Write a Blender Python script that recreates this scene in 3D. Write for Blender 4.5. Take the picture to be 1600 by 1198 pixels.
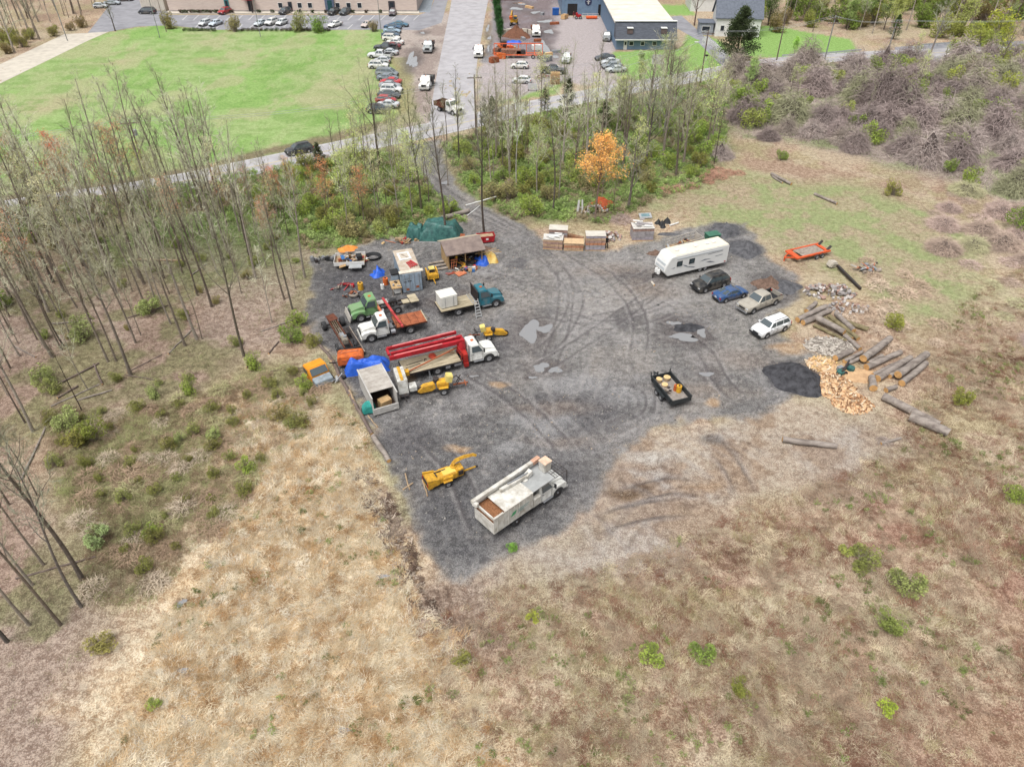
import bpy, bmesh, math, random
import numpy as np
from mathutils import Vector, Matrix
for o in list(bpy.data.objects):
 bpy.data.objects.remove(o)
R = math.radians
rnd = random.Random(7)
SC = bpy.context.scene
COL = SC.collection
# ------------------------------------------------------------------ camera
CAM_H, PITCH, FPX = 45.0, R(38.4), 1110.0
cam_d = bpy.data.cameras.new('camera')
cam_d.sensor_width = 36.0
cam_d.lens = FPX / 1600 * 36
cam_d.clip_start = 0.5
cam_d.clip_end = 9000
cam = bpy.data.objects.new('camera', cam_d)
COL.objects.link(cam)
cam.location = (0, 0, CAM_H)
cam.rotation_euler = (R(90) - PITCH, 0, 0)
SC.camera = cam
# ------------------------------------------------------------------ light: bright overcast day
SUN_EL, SUN_AZ = R(66), R(215)
world = bpy.data.worlds.new('World')
SC.world = world
world.use_nodes = True
wn = world.node_tree
wn.nodes.clear()
sky = wn.nodes.new('ShaderNodeTexSky')
sky.sky_type = 'NISHITA'
sky.sun_disc = False
sky.sun_elevation = SUN_EL
sky.sun_rotation = SUN_AZ
sky.air_density = 1.0
sky.dust_density = 4.0
hs = wn.nodes.new('ShaderNodeHueSaturation')
hs.inputs['Saturation'].default_value = 0.12
bg = wn.nodes.new('ShaderNodeBackground')
bg.inputs['Strength'].default_value = 0.068
wo = wn.nodes.new('ShaderNodeOutputWorld')
wn.links.new(sky.outputs[0], hs.inputs['Color'])
wn.links.new(hs.outputs[0], bg.inputs[0])
wn.links.new(bg.outputs[0], wo.inputs[0])
sd = bpy.data.lights.new('sun', 'SUN')
sd.energy = 1.5
sd.angle = R(42)
sd.color = (1.0, 0.97, 0.92)
sun = bpy.data.objects.new('sun', sd)
COL.objects.link(sun)
sun.location = (-40, -60, 90)
sun.rotation_euler = (R(90) - SUN_EL, 0, R(180) - SUN_AZ)
SC.view_settings.view_transform = 'Standard'
SC.view_settings.look = 'None'
SC.view_settings.exposure = 1.36
SC.view_settings.gamma = 1.0
SC.view_settings.use_curve_mapping = False
# ------------------------------------------------------------------ picture pixel (1600 wide) -> point at height z
CT, ST = math.cos(PITCH), math.sin(PITCH)
def G(px, py, z=0.0):
 u, v = px - 800.0, 599.0 - py
 t = (CAM_H - z) / (FPX * ST - v * CT)
 return Vector((u * t, (v * ST + FPX * CT) * t, z))
def P(X, Y, Z=0.0):
 """point -> picture pixel"""
 d = Y * CT + (CAM_H - Z) * ST
 return 800 + FPX * X / d, 599 - FPX * (Y * ST - (CAM_H - Z) * CT) / d
def GL(pts, z=0.0):
 return [G(a, b, z) for a, b in pts]
# ------------------------------------------------------------------ numpy noise
def _h(ix, iy, s):
 a = (ix.astype(np.int64) * 374761393 + iy.astype(np.int64) * 668265263 + s * 974634777) & 0xffffffff
 a = ((a ^ (a >> 13)) * 1274126177) & 0xffffffff
 return ((a ^ (a >> 16)) & 0xffff) / 65535.0
def vnoise(x, y, s=0):
 fx, fy = np.floor(x), np.floor(y)
 tx, ty = x - fx, y - fy
 tx = tx * tx * (3 - 2 * tx); ty = ty * ty * (3 - 2 * ty)
 a, b = _h(fx, fy, s), _h(fx + 1, fy, s)
 c, d = _h(fx, fy + 1, s), _h(fx + 1, fy + 1, s)
 return (a + (b - a) * tx) * (1 - ty) + (c + (d - c) * tx) * ty
def fbm(x, y, size, octv=4, s=0):
 v, a, n = 0, 1.0, 0.0
 f = 1.0 / size
 for k in range(octv):
  v = v + a * vnoise(x * f + 17.3 * k, y * f - 9.1 * k, s + k)
  n += a; a *= 0.55; f *= 2.07
 return v / n
def sdpoly(x, y, poly):
 """signed distance (inside positive)"""
 p = np.array([(q[0], q[1]) for q in poly])
 best = np.full(x.shape, 1e9); ins = np.zeros(x.shape, bool)
 for i in range(len(p)):
  a, b = p[i], p[(i + 1) % len(p)]
  e = b - a
  t = np.clip(((x - a[0]) * e[0] + (y - a[1]) * e[1]) / max(1e-9, e @ e), 0, 1)
  d = np.hypot(x - a[0] - t * e[0], y - a[1] - t * e[1])
  best = np.minimum(best, d)
  c = ((a[1] > y) != (b[1] > y)) & (x < (b[0] - a[0]) * (y - a[1]) / (b[1] - a[1] + 1e-12) + a[0])
  ins ^= c
 return np.where(ins, best, -best)
def dline(x, y, pts):
 best = np.full(x.shape, 1e9)
 for a, b in zip(pts[:-1], pts[1:]):
  ax, ay, ex, ey = a[0], a[1], b[0] - a[0], b[1] - a[1]
  t = np.clip(((x - ax) * ex + (y - ay) * ey) / max(1e-9, ex * ex + ey * ey), 0, 1)
  best = np.minimum(best, np.hypot(x - ax - t * ex, y - ay - t * ey))
 return best
def smooth(d, w):
 t = np.clip(d / w * 0.5 + 0.5, 0, 1)
 return t * t * (3 - 2 * t)
KALB = 0.68
def lin(c, k=1.0):
 r = []
 for v in c[:3]:
  v = v / 255.0
  r.append((v / 12.92 if v <= 0.04045 else ((v + 0.055) / 1.055) ** 2.4) * k)
 return tuple(r)
# ------------------------------------------------------------------ materials
MATS = {}
def nodes_of(name):
 m = bpy.data.materials.new(name)
 m.use_nodes = True
 nt = m.node_tree
 b = nt.nodes['Principled BSDF']
 return m, nt, b
def mat(name, col, rough=0.7, metal=0.0, vary=0.25, size=0.6, bump=0.0, col2=None, bsize=None, spec=0.3, stretch=None):
 """mottled procedural material; col are picture-like 0-255 colours"""
 if name in MATS: return MATS[name]
 m, nt, b = nodes_of(name)
 L = nt.links.new
 tc = nt.nodes.new('ShaderNodeTexCoord')
 src = tc.outputs['Object']
 if stretch:
  mp = nt.nodes.new('ShaderNodeMapping'); mp.inputs['Scale'].default_value = stretch
  L(src, mp.inputs[0]); src = mp.outputs[0]
 oi = nt.nodes.new('ShaderNodeObjectInfo')
 n = nt.nodes.new('ShaderNodeTexNoise'); n.noise_dimensions = '4D'
 n.inputs['Scale'].default_value = 1.0 / size
 n.inputs['Detail'].default_value = 6
 n.inputs['Roughness'].default_value = 0.65
 mw = nt.nodes.new('ShaderNodeMath'); mw.operation = 'MULTIPLY'; mw.inputs[1].default_value = 37.0
 L(oi.outputs['Random'], mw.inputs[0]); L(mw.outputs[0], n.inputs['W'])
 L(src, n.inputs['Vector'])
 cr = nt.nodes.new('ShaderNodeValToRGB')
 a = lin(col, KALB)
 if col2 is None:
  lo = tuple(v * (1 - vary) for v in a); hi = tuple(min(0.85, v * (1 + vary * 0.6)) for v in a)
 else:
  hi = a; lo = lin(col2, KALB)
 cr.color_ramp.elements[0].color = (*lo, 1); cr.color_ramp.elements[0].position = 0.36
 cr.color_ramp.elements[1].color = (*hi, 1); cr.color_ramp.elements[1].position = 0.6
 L(n.outputs['Fac'], cr.inputs[0]); L(cr.outputs[0], b.inputs['Base Color'])
 b.inputs['Roughness'].default_value = rough
 b.inputs['Metallic'].default_value = metal
 b.inputs['Specular IOR Level'].default_value = spec
 if bump > 0:
  n2 = nt.nodes.new('ShaderNodeTexNoise'); n2.inputs['Scale'].default_value = 1.0 / (bsize or size * 0.3)
  n2.inputs['Detail'].default_value = 4
  L(src, n2.inputs['Vector'])
  bp = nt.nodes.new('ShaderNodeBump'); bp.inputs['Strength'].default_value = 0.8
  bp.inputs['Distance'].default_value = bump
  L(n2.outputs['Fac'], bp.inputs['Height']); L(bp.outputs[0], b.inputs['Normal'])
 MATS[name] = m
 return m
def paint_mat():
 """car paint: colour from the object, road film and dust on it"""
 m, nt, b = nodes_of('vehicle_paint'); L = nt.links.new
 oi = nt.nodes.new('ShaderNodeObjectInfo')
 tc = nt.nodes.new('ShaderNodeTexCoord')
 n = nt.nodes.new('ShaderNodeTexNoise'); n.inputs['Scale'].default_value = 1.6; n.inputs['Detail'].default_value = 8
 n.inputs['Roughness'].default_value = 0.7
 L(tc.outputs['Object'], n.inputs['Vector'])
 cr = nt.nodes.new('ShaderNodeValToRGB')
 cr.color_ramp.elements[0].position = 0.42; cr.color_ramp.elements[0].color = (0, 0, 0, 1)
 cr.color_ramp.elements[1].position = 0.72; cr.color_ramp.elements[1].color = (0.6, 0.6, 0.6, 1)
 L(n.outputs['Fac'], cr.inputs[0])
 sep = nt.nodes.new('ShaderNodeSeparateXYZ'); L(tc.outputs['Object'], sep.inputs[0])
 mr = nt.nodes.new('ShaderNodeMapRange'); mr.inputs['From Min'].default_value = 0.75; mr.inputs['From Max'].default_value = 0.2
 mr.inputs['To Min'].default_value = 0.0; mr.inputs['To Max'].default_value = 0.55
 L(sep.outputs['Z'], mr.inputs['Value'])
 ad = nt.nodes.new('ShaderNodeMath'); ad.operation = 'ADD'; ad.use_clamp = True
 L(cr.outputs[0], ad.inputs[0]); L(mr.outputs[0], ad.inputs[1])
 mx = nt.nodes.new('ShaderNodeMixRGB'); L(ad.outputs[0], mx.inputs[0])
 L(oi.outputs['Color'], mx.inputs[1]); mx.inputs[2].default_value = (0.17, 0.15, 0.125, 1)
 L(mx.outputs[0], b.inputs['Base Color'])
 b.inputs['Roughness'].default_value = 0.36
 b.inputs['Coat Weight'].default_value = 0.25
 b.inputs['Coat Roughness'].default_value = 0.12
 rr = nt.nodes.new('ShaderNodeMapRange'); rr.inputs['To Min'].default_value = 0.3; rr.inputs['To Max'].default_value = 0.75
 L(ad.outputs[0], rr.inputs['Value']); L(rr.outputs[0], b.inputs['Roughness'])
 MATS['paint'] = m
 return m
def oc_mat(name, rough=0.85, vary=0.35, size=0.5, bump=0.0, transl=0.0):
 """colour from the object with mottling (bark, leaves)"""
 m, nt, b = nodes_of(name); L = nt.links.new
 oi = nt.nodes.new('ShaderNodeObjectInfo'); tc = nt.nodes.new('ShaderNodeTexCoord')
 n = nt.nodes.new('ShaderNodeTexNoise'); n.inputs['Scale'].default_value = 1 / size; n.inputs['Detail'].default_value = 4
 L(tc.outputs['Object'], n.inputs['Vector'])
 mr = nt.nodes.new('ShaderNodeMapRange'); mr.inputs['From Min'].default_value = .3; mr.inputs['From Max'].default_value = .7
 mr.inputs['To Min'].default_value = 1 - vary; mr.inputs['To Max'].default_value = 1 + vary
 L(n.outputs['Fac'], mr.inputs['Value'])
 mx = nt.nodes.new('ShaderNodeVectorMath'); mx.operation = 'SCALE'
 L(oi.outputs['Color'], mx.inputs[0]); L(mr.outputs[0], mx.inputs['Scale'])
 L(mx.outputs[0], b.inputs['Base Color'])
 b.inputs['Roughness'].default_value = rough
 b.inputs['Specular IOR Level'].default_value = 0.15
 if transl:
  tr = nt.nodes.new('ShaderNodeBsdfTranslucent'); L(mx.outputs[0], tr.inputs['Color'])
  ms = nt.nodes.new('ShaderNodeMixShader'); ms.inputs[0].default_value = transl
  out = nt.nodes['Material Output']
  L(b.outputs[0], ms.inputs[1]); L(tr.outputs[0], ms.inputs[2]); L(ms.outputs[0], out.inputs[0])
 MATS[name] = m
 return m
PAINT = paint_mat()
BARK = oc_mat('bark', vary=0.3, size=0.25)
TWIG = oc_mat('twigs', vary=0.25, size=1.5)
LEAF = oc_mat('leaves', vary=0.45, size=0.8, transl=0.3)
glass_m, _nt, _b = nodes_of('glass'); _b.inputs['Base Color'].default_value = (0.045, 0.062, 0.07, 1)
_b.inputs['Roughness'].default_value = 0.06; _b.inputs['IOR'].default_value = 1.95; _b.inputs['Specular IOR Level'].default_value = 0.6
GLASS = glass_m
TYRE = mat('tyre_rubber', (62, 62, 64), 0.85, vary=0.3, size=0.2)
RIM = mat('wheel_steel', (200, 200, 202), 0.4, 0.5, vary=0.25, size=0.15)
DARK = mat('black_steel', (58, 58, 62), 0.6, vary=0.35, size=0.3, col2=(72, 58, 50))
CHROME = mat('chrome', (205, 207, 212), 0.25, 0.7, vary=0.15)
LAMP = mat('lamp_glass', (215, 218, 222), 0.15, vary=0.1)
REDLAMP = mat('red_lamp', (178, 34, 30), 0.25, vary=0.1)
PLASTIC = mat('black_plastic', (48, 49, 52), 0.6, vary=0.2)
# ------------------------------------------------------------------ mesh building
class MB:
 def __init__(s): s.v = []; s.f = []; s.mi = []
 def add(s, vs, fs, mi=0):
  b = len(s.v); s.v += [tuple(v) for v in vs]
  s.f += [tuple(b + i for i in f) for f in fs]; s.mi += [mi] * len(fs)
  return s
 def box(s, c, size, rot=(0, 0, 0), mi=0, taper=1.0):
  from mathutils import Euler
  M = Euler([R(a) for a in rot]).to_matrix()
  hx, hy, hz = [q / 2 for q in size]
  vs = []
  for z, k in ((-hz, 1.0), (hz, taper)):
   for x, y in ((-hx, -hy), (hx, -hy), (hx, hy), (-hx, hy)):
    vs.append(Vector(c) + M @ Vector((x * k, y * k, z)))
  return s.add(vs, [(3, 2, 1, 0), (4, 5, 6, 7), (0, 1, 5, 4), (1, 2, 6, 5), (2, 3, 7, 6), (3, 0, 4, 7)], mi)
 def bar(s, a, b, w, h=None, mi=0):
  a, b = Vector(a), Vector(b); h = h or w
  d = (b - a).normalized()
  up = Vector((0, 0, 1)) if abs(d.z) < 0.95 else Vector((1, 0, 0))
  sd = d.cross(up).normalized() * w / 2; up = sd.cross(d).normalized() * h / 2
  vs = [a - sd - up, a + sd - up, a + sd + up, a - sd + up, b - sd - up, b + sd - up, b + sd + up, b - sd + up]
  return s.add(vs, [(3, 2, 1, 0), (4, 5, 6, 7), (0, 1, 5, 4), (1, 2, 6, 5), (2, 3, 7, 6), (3, 0, 4, 7)], mi)
 def tube(s, pts, rad, n=8, mi=0, cap=True, phase=0):
  pts = [Vector(p) for p in pts]
  if not hasattr(rad, '__len__'): rad = [rad] * len(pts)
  vs, fs = [], []
  ref = None
  for i, p in enumerate(pts):
   d = (pts[min(i + 1, len(pts) - 1)] - pts[max(i - 1, 0)]).normalized()
   if ref is None:
    ref = d.orthogonal().normalized()
   ref = (ref - d * ref.dot(d)).normalized()
   o = d.cross(ref)
   for k in range(n):
    a = 2 * math.pi * k / n + phase
    vs.append(p + (ref * math.cos(a) + o * math.sin(a)) * rad[i])
  for i in range(len(pts) - 1):
   for k in range(n):
    k2 = (k + 1) % n
    fs.append((i * n + k, i * n + k2, (i + 1) * n + k2, (i + 1) * n + k))
  if cap:
   fs.append(tuple(range(n - 1, -1, -1))); e = (len(pts) - 1) * n
   fs.append(tuple(e + k for k in range(n)))
  return s.add(vs, fs, mi)
 def prism(s, prof, y0, y1, mi=0, axis='y', k1=None):
  """profile in x,z extruded along y (or in x,y extruded along z; or y,z along x)"""
  n = len(prof)
  def w(p, t):
   if axis == 'y': return (p[0], t, p[1])
   if axis == 'z': return (p[0], p[1], t)
   return (t, p[0], p[1])
  vs = [w(p, y0) for p in prof] + [w(p, y1) for p in (k1 or prof)]
  fs = [tuple(range(n - 1, -1, -1)), tuple(range(n, 2 * n))]
  for i in range(n): fs.append((i, (i + 1) % n, n + (i + 1) % n, n + i))
  return s.add(vs, fs, mi)
 def wheel(s, c, r, w, mi_t=0, mi_r=1, n=18, hub=0.55):
  x, y, z = c
  prof = [(-w / 2, r * hub), (-w / 2 * 0.98, r * 0.9), (-w * 0.36, r), (w * 0.36, r), (w / 2 * 0.98, r * 0.9), (w / 2, r * hub)]
  vs, fs = [], []
  for k in range(n):
   a = 2 * math.pi * k / n
   for (yy, rr) in prof: vs.append((x + rr * math.cos(a), y + yy, z + rr * math.sin(a)))
  m = len(prof)
  for k in range(n):
   k2 = (k + 1) % n
   for j in range(m - 1): fs.append((k * m + j, k * m + j + 1, k2 * m + j + 1, k2 * m + j))
  s.add(vs, fs, mi_t)
  return s
 def disc(s, c, r, w, n=14, mi=0, dish=0.03):
  x, y, z = c
  for sg in (-1, 1):
   vs = [(x, y + sg * (w / 2 - dish), z)]
   for k in range(n):
    a = 2 * math.pi * k / n
    vs.append((x + r * math.cos(a), y + sg * w / 2 * 0.99, z + r * math.sin(a)))
   fs = [(0, 1 + k, 1 + (k + 1) % n) for k in range(n)]
   s.add(vs, fs, mi)
  return s
 def lathe(s, prof, n=12, mi=0, c=(0, 0, 0)):
  vs, fs = [], []
  m = len(prof)
  for k in range(n):
   a = 2 * math.pi * k / n
   for rr, z in prof: vs.append((c[0] + rr * math.cos(a), c[1] + rr * math.sin(a), c[2] + z))
  for k in range(n):
   k2 = (k + 1) % n
   for j in range(m - 1): fs.append((k * m + j, k2 * m + j, k2 * m + j + 1, k * m + j + 1))
  return s.add(vs, fs, mi)
 def mesh(s, name, mats, smooth=False, bevel=0.0):
  me = bpy.data.meshes.new(name)
  me.from_pydata(s.v, [], s.f)
  for m in mats: me.materials.append(m)
  if len(mats) > 1: me.polygons.foreach_set('material_index', s.mi)
  if bevel > 0:
   bm = bmesh.new(); bm.from_mesh(me)
   bmesh.ops.remove_doubles(bm, verts=bm.verts, dist=1e-4)
   bmesh.ops.recalc_face_normals(bm, faces=bm.faces)
   es = [e for e in bm.edges if len(e.link_faces) == 2 and e.calc_face_angle(0) > R(25)]
   bmesh.ops.bevel(bm, geom=es, offset=bevel, segments=2, affect='EDGES', clamp_overlap=True)
   bm.to_mesh(me); bm.free()
   for p in me.polygons: p.use_smooth = True
   try: me.set_sharp_from_angle(angle=R(40))
   except Exception: pass
  elif smooth:
   for p in me.polygons: p.use_smooth = True
   if smooth != 'all':
    try: me.set_sharp_from_angle(angle=R(40))
    except Exception: pass
  me.update()
  return me
 def build(s, name, mats, parent=None, **k):
  if not isinstance(mats, (list, tuple)): mats = [mats]
  return obj(name, s.mesh(name, mats, **k), parent)
def obj(name, me, parent=None, loc=(0, 0, 0), rz=0, color=None, scale=None):
 o = bpy.data.objects.new(name, me); COL.objects.link(o)
 o.location = loc; o.rotation_euler = (0, 0, rz)
 if parent is not None: o.parent = parent
 if color is not None: o.color = (*color[:3], 1)
 if scale is not None: o.scale = (scale,) * 3 if not hasattr(scale, '__len__') else scale
 return o
def thing(name, label, cat, loc=(0, 0, 0), rz=0, group=None):
 o = obj(name, None, None, loc, rz)
 o.empty_display_size = 0.2
 return tag(o, label, cat, group)
def tag(o, label, cat, group=None):
 o['label'] = label; o['category'] = cat
 if group: o['group'] = group
 return o
def structure(o): o['kind'] = 'structure'; return o
def face(a, b):
 """base point midway and heading of the line from a (rear) to b (front)"""
 d = b - a
 return (a + b) / 2, math.atan2(d.y, d.x)
def col(c, k=KALB): return lin(c, k)
LMK = []
def auto_label(desc, x, y, size=1.0, sizes=('small', 'mid sized', 'large'), cuts=(.8, 1.3)):
 """a label from the thing's own size and the nearest landmark one can find"""
 px, py = P(x, y); sz = sizes[0] if size < cuts[0] else (sizes[1] if size < cuts[1] else sizes[2])
 best = min(LMK, key=lambda l: (l[0] - px) ** 2 + ((l[1] - py) * 1.3) ** 2)
 dx, dy = px - best[0], py - best[1]; d = math.hypot(dx, dy)
 dr = ('right of' if dx > 0 else 'left of') if abs(dx) > abs(dy) * 1.2 else ('behind' if dy < 0 else 'in front of')
 return '%s %s %s %s %s' % (sz, desc, 'just' if d < 32 else ('well' if d < 75 else 'far'), dr, best[2])
# ================================================================== THE SETTING
ROADC = GL([(-420, 400), (-200, 362), (0, 329), (60, 319), (200, 299), (300, 281), (380, 264), (480, 243), (560, 226), (640, 210), (720, 193), (800, 174), (865, 161), (930, 148), (1005, 134), (1100, 117), (1150, 108), (1230, 96), (1340, 88), (1430, 84), (1600, 79), (1900, 70)])
def smooth_line(pts, n=6):
 out = []
 for i in range(len(pts) - 1):
  p0 = pts[max(i - 1, 0)]; p1 = pts[i]; p2 = pts[i + 1]; p3 = pts[min(i + 2, len(pts) - 1)]
  for k in range(n):
   t = k / n
   out.append(0.5 * ((2 * p1) + (p2 - p0) * t + (2 * p0 - 5 * p1 + 4 * p2 - p3) * t * t + (3 * p1 - p0 - 3 * p2 + p3) * t ** 3))
 out.append(pts[-1])
 return out
ROADC = smooth_line(ROADC)
YARD = GL([(492, 405), (560, 388), (600, 372), (640, 372), (700, 352), (736, 345), (700, 322), (680, 300), (655, 268), (640, 240), (628, 228), (682, 218), (690, 250), (722, 300), (770, 332), (820, 352), (850, 382), (950, 392), (1000, 382), (1060, 362), (1120, 345), (1165, 350), (1180, 380), (1200, 405), (1240, 432), (1248, 462), (1205, 492), (1212, 520), (1262, 548), (1292, 572), (1284, 602), (1245, 618), (1180, 650), (1110, 648), (1040, 660), (985, 690), (955, 730), (925, 790), (868, 835), (800, 866), (748, 885), (725, 912), (697, 900), (672, 852), (640, 775), (606, 715), (572, 650), (545, 600), (515, 545), (487, 505), (486, 450)])
LAWN = GL([(-140, 205), (0, 132), (140, 60), (175, 50), (240, 40), (330, 46), (570, 47), (600, 40), (606, 60), (625, 190), (560, 214), (480, 230), (380, 252), (300, 268), (200, 287), (60, 306), (0, 315), (-200, 350), (-300, 300)])
LAWN2 = GL([(955, 82), (1060, 76), (1080, 50), (1130, 66), (1145, 100), (1120, 108), (1000, 127), (960, 118)])
LAWN3 = GL([(1160, 45), (1200, 40), (1330, 62), (1345, 84), (1230, 92), (1160, 88)])
LAWN4 = GL([(790, 92), (838, 90), (880, 128), (868, 148), (800, 158), (752, 170), (746, 140), (790, 112)])
LAWN5 = GL([(1015, 8), (1070, 8), (1090, 24), (1030, 24)])
WOODS = GL([(-300, 380), (0, 335), (200, 306), (380, 272), (480, 250), (600, 232), (640, 240), (690, 310), (735, 345), (640, 370), (490, 400), (480, 470), (470, 520), (380, 560), (330, 600), (120, 640), (0, 700), (60, 800), (120, 900), (140, 1000), (150, 1120), (60, 1260), (-100, 1400), (-500, 1300)])
WOODS2 = GL([(690, 225), (760, 200), (870, 172), (1000, 150), (1110, 128), (1140, 170), (1130, 230), (1100, 290), (1010, 320), (950, 350), (860, 345), (800, 345), (730, 300)])
BRUSH = GL([(1120, 128), (1230, 104), (1400, 94), (1700, 80), (1750, 380), (1600, 330), (1500, 285), (1400, 260), (1250, 225), (1150, 215)])
STRAW = GL([(350, 650), (470, 610), (560, 660), (590, 740), (600, 830), (660, 960), (720, 1000), (780, 1200), (860, 1330), (60, 1400), (200, 1130), (250, 980), (330, 860), (400, 760)])
THICKET = GL([(60, 640), (200, 640), (330, 610), (460, 570), (510, 600), (490, 660), (420, 720), (380, 800), (300, 860), (210, 950), (120, 940), (140, 860), (90, 760)])
FARYARD = GL([(762, -60), (770, 60), (745, 112), (748, 170), (800, 155), (880, 128), (960, 140), (990, 132), (962, 118), (950, 85), (962, 78), (958, 40), (950, 27), (878, 27), (870, -60)])
MUD = GL([(960, 700), (1060, 670), (1180, 655), (1240, 640), (1340, 650), (1400, 690), (1330, 760), (1200, 780), (1080, 850), (930, 870), (830, 905), (740, 930), (700, 960), (690, 910), (760, 890), (880, 840), (940, 790)])
PGRASS = GL([(1020, 320), (1160, 270), (1300, 290), (1480, 330), (1560, 430), (1500, 520), (1400, 500), (1330, 430), (1240, 420), (1190, 370), (1120, 345), (1060, 345)])
DIRTSTRIP = GL([(610, 45), (700, 20), (712, 90), (690, 140), (680, 200), (600, 214), (560, 220), (640, 170), (640, 120), (615, 90)])
rows = list(np.arange(1340, -72, -2.25))
Ys = [G(800, p).y for p in rows]
Ys = [-400.0, -120.0, -30.0, 0.0, 6.0] + Ys + [Ys[-1] * k for k in (1.06, 1.2, 1.5, 2.5, 6, 20)]
Ss = [-9.0, -4.0, -2.2, -1.6, -1.3] + list(np.linspace(-1.16, 1.16, 800)) + [1.3, 1.6, 2.2, 4.0, 9.0]
Yg, Sg = np.meshgrid(np.array(Ys), np.array(Ss), indexing='ij')
half = 0.7207 * (np.maximum(Yg, 0) * CT + CAM_H * ST)
X = (Sg * half).ravel(); Y = Yg.ravel()
wx = X + (fbm(X, Y, 3.0, 3, 11) - .5) * 2.4; wy = Y + (fbm(X, Y, 3.0, 3, 12) - .5) * 2.4   # wobble for natural edges
wx2 = X + (fbm(X, Y, 9.0, 4, 13) - .5) * 9; wy2 = Y + (fbm(X, Y, 9.0, 4, 14) - .5) * 9
NF = fbm(X, Y, 0.9, 3, 21); NM = fbm(X, Y, 5.0, 4, 22); NL = fbm(X, Y, 18.0, 4, 23); NL2 = fbm(X, Y, 11.0, 4, 24)
A = np.zeros((len(X), 3)); B = np.zeros((len(X), 3)); rel = np.zeros(len(X))
def C_(c): return np.array(lin(c, KALB))
def lay(m, a, b=None, hgt=None):
 """cover with colours a/b where m is 1"""
 global A, B, rel
 a = C_(a) if isinstance(a, tuple) else a
 b = (C_(b) if isinstance(b, tuple) else b) if b is not None else a * 0.7
 A = A * (1 - m[:, None]) + a * m[:, None]; B = B * (1 - m[:, None]) + b * m[:, None]
 if hgt is not None: rel = rel * (1 - m) + hgt * m
def th(n, a, w): return smooth(n - a, w)
# open field in three tones
lay(np.ones(len(X)), (206, 186, 160), (150, 124, 102), 0.09)
lay(th(NL, .5, .08) * .6, (184, 164, 144), (136, 112, 98), 0.07)
lay(th(NL2, .56, .05) * .6, (174, 150, 130), (130, 104, 90), 0.08)
lay(th(fbm(X, Y, 5, 4, 32), .57, .06) * .5, (182, 176, 136), (144, 134, 100))
lay(th(fbm(X, Y, 3, 4, 33), .6, .05) * .5, (208, 196, 172), (172, 156, 134))
lay(th(1 - NL2, .6, .05) * .6, (196, 184, 160), (160, 144, 122))
lay(th(fbm(X, Y, 7, 4, 31), .62, .05) * .35, (170, 166, 126), (130, 124, 92))
# red-brown weeds at the lower right
dR = sdpoly(wx2, wy2, GL([(1180, 830), (1340, 800), (1500, 760), (1700, 720), (1700, 1000), (1400, 930), (1250, 900)]))
lay(smooth(dR, 3) * th(NM, .42, .1) * .8, (172, 138, 120), (130, 94, 80))
dR = sdpoly(wx2, wy2, GL([(1330, 1020), (1480, 1010), (1650, 1060), (1650, 1250), (1200, 1250), (1250, 1100)]))
lay(smooth(dR, 3) * th(NM, .42, .1) * .7, (172, 140, 122), (130, 96, 82))
dR = sdpoly(wx2, wy2, GL([(980, 940), (1120, 900), (1150, 960), (1060, 1000), (960, 1000)]))
lay(smooth(dR, 2) * th(NM, .4, .1) * .6, (150, 112, 96), (112, 74, 62))
dR = sdpoly(wx2, wy2, GL([(1500, 500), (1700, 480), (1700, 700), (1560, 640), (1420, 560)]))
lay(smooth(dR, 4) * th(NM, .4, .1) * .7, (170, 148, 130), (128, 104, 90))
# woodland floor: leaf litter
w = smooth(sdpoly(wx2, wy2, WOODS), 3)
lay(w, (186, 168, 154), (138, 118, 106), 0.1)
lay(w * th(NL2, .5, .08) * .7, (172, 148, 132), (122, 100, 88))
lay(w * th(fbm(X, Y, 6, 4, 41), .56, .06) * .7, (140, 140, 98), (96, 96, 66))
NW = fbm(X, Y, 12, 3, 43)
dN = smooth(Y - 82, 14)
lay(w * dN * (0.35 + .6 * th(NW, .45, .08)), (126, 150, 88), (84, 100, 58), 0.15)
w = smooth(sdpoly(wx2, wy2, WOODS2), 2)
lay(w, (132, 150, 92), (92, 100, 66), 0.15)
lay(w * th(NM, .5, .08) * .75, (164, 146, 126), (116, 100, 84))
w = smooth(sdpoly(wx2, wy2, BRUSH), 4)
lay(w, (172, 160, 150), (128, 114, 108), 0.15)
lay(w * th(NM, .55, .07) * .8, (150, 164, 112), (110, 118, 84))
w = smooth(sdpoly(wx2, wy2, THICKET), 4)
lay(w * .8, (168, 150, 124), (124, 106, 86), 0.15)
lay(w * th(fbm(X, Y, 4, 4, 44), .5, .07) * .75, (148, 152, 104), (108, 110, 76))
w = smooth(sdpoly(wx2, wy2, PGRASS), 4)
lay(w * .9, (178, 172, 140), (146, 132, 108), 0.04)
lay(w * th(NM, .5, .08) * .8, (158, 172, 118), (130, 142, 98))
lay(w * th(fbm(X, Y, 3, 4, 45), .6, .05) * .6, (192, 172, 150), (150, 130, 112))
wx3 = X + (fbm(X, Y, 6.0, 5, 15) - .5) * 16; wy3 = Y + (fbm(X, Y, 6.0, 5, 16) - .5) * 16
w = smooth(sdpoly(wx3, wy3, STRAW), 5)
tus = fbm(X * 1.0, Y * 1.4, 1.3, 3, 51)
lay(w, (230, 212, 182), (178, 148, 114), 0.3)
lay(w * th(tus, .53, .06) * .55, (212, 184, 148), (172, 142, 108))
lay(w * th(fbm(X, Y, 3, 4, 52), .58, .06) * .5, (242, 230, 208), (218, 200, 174))
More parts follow.
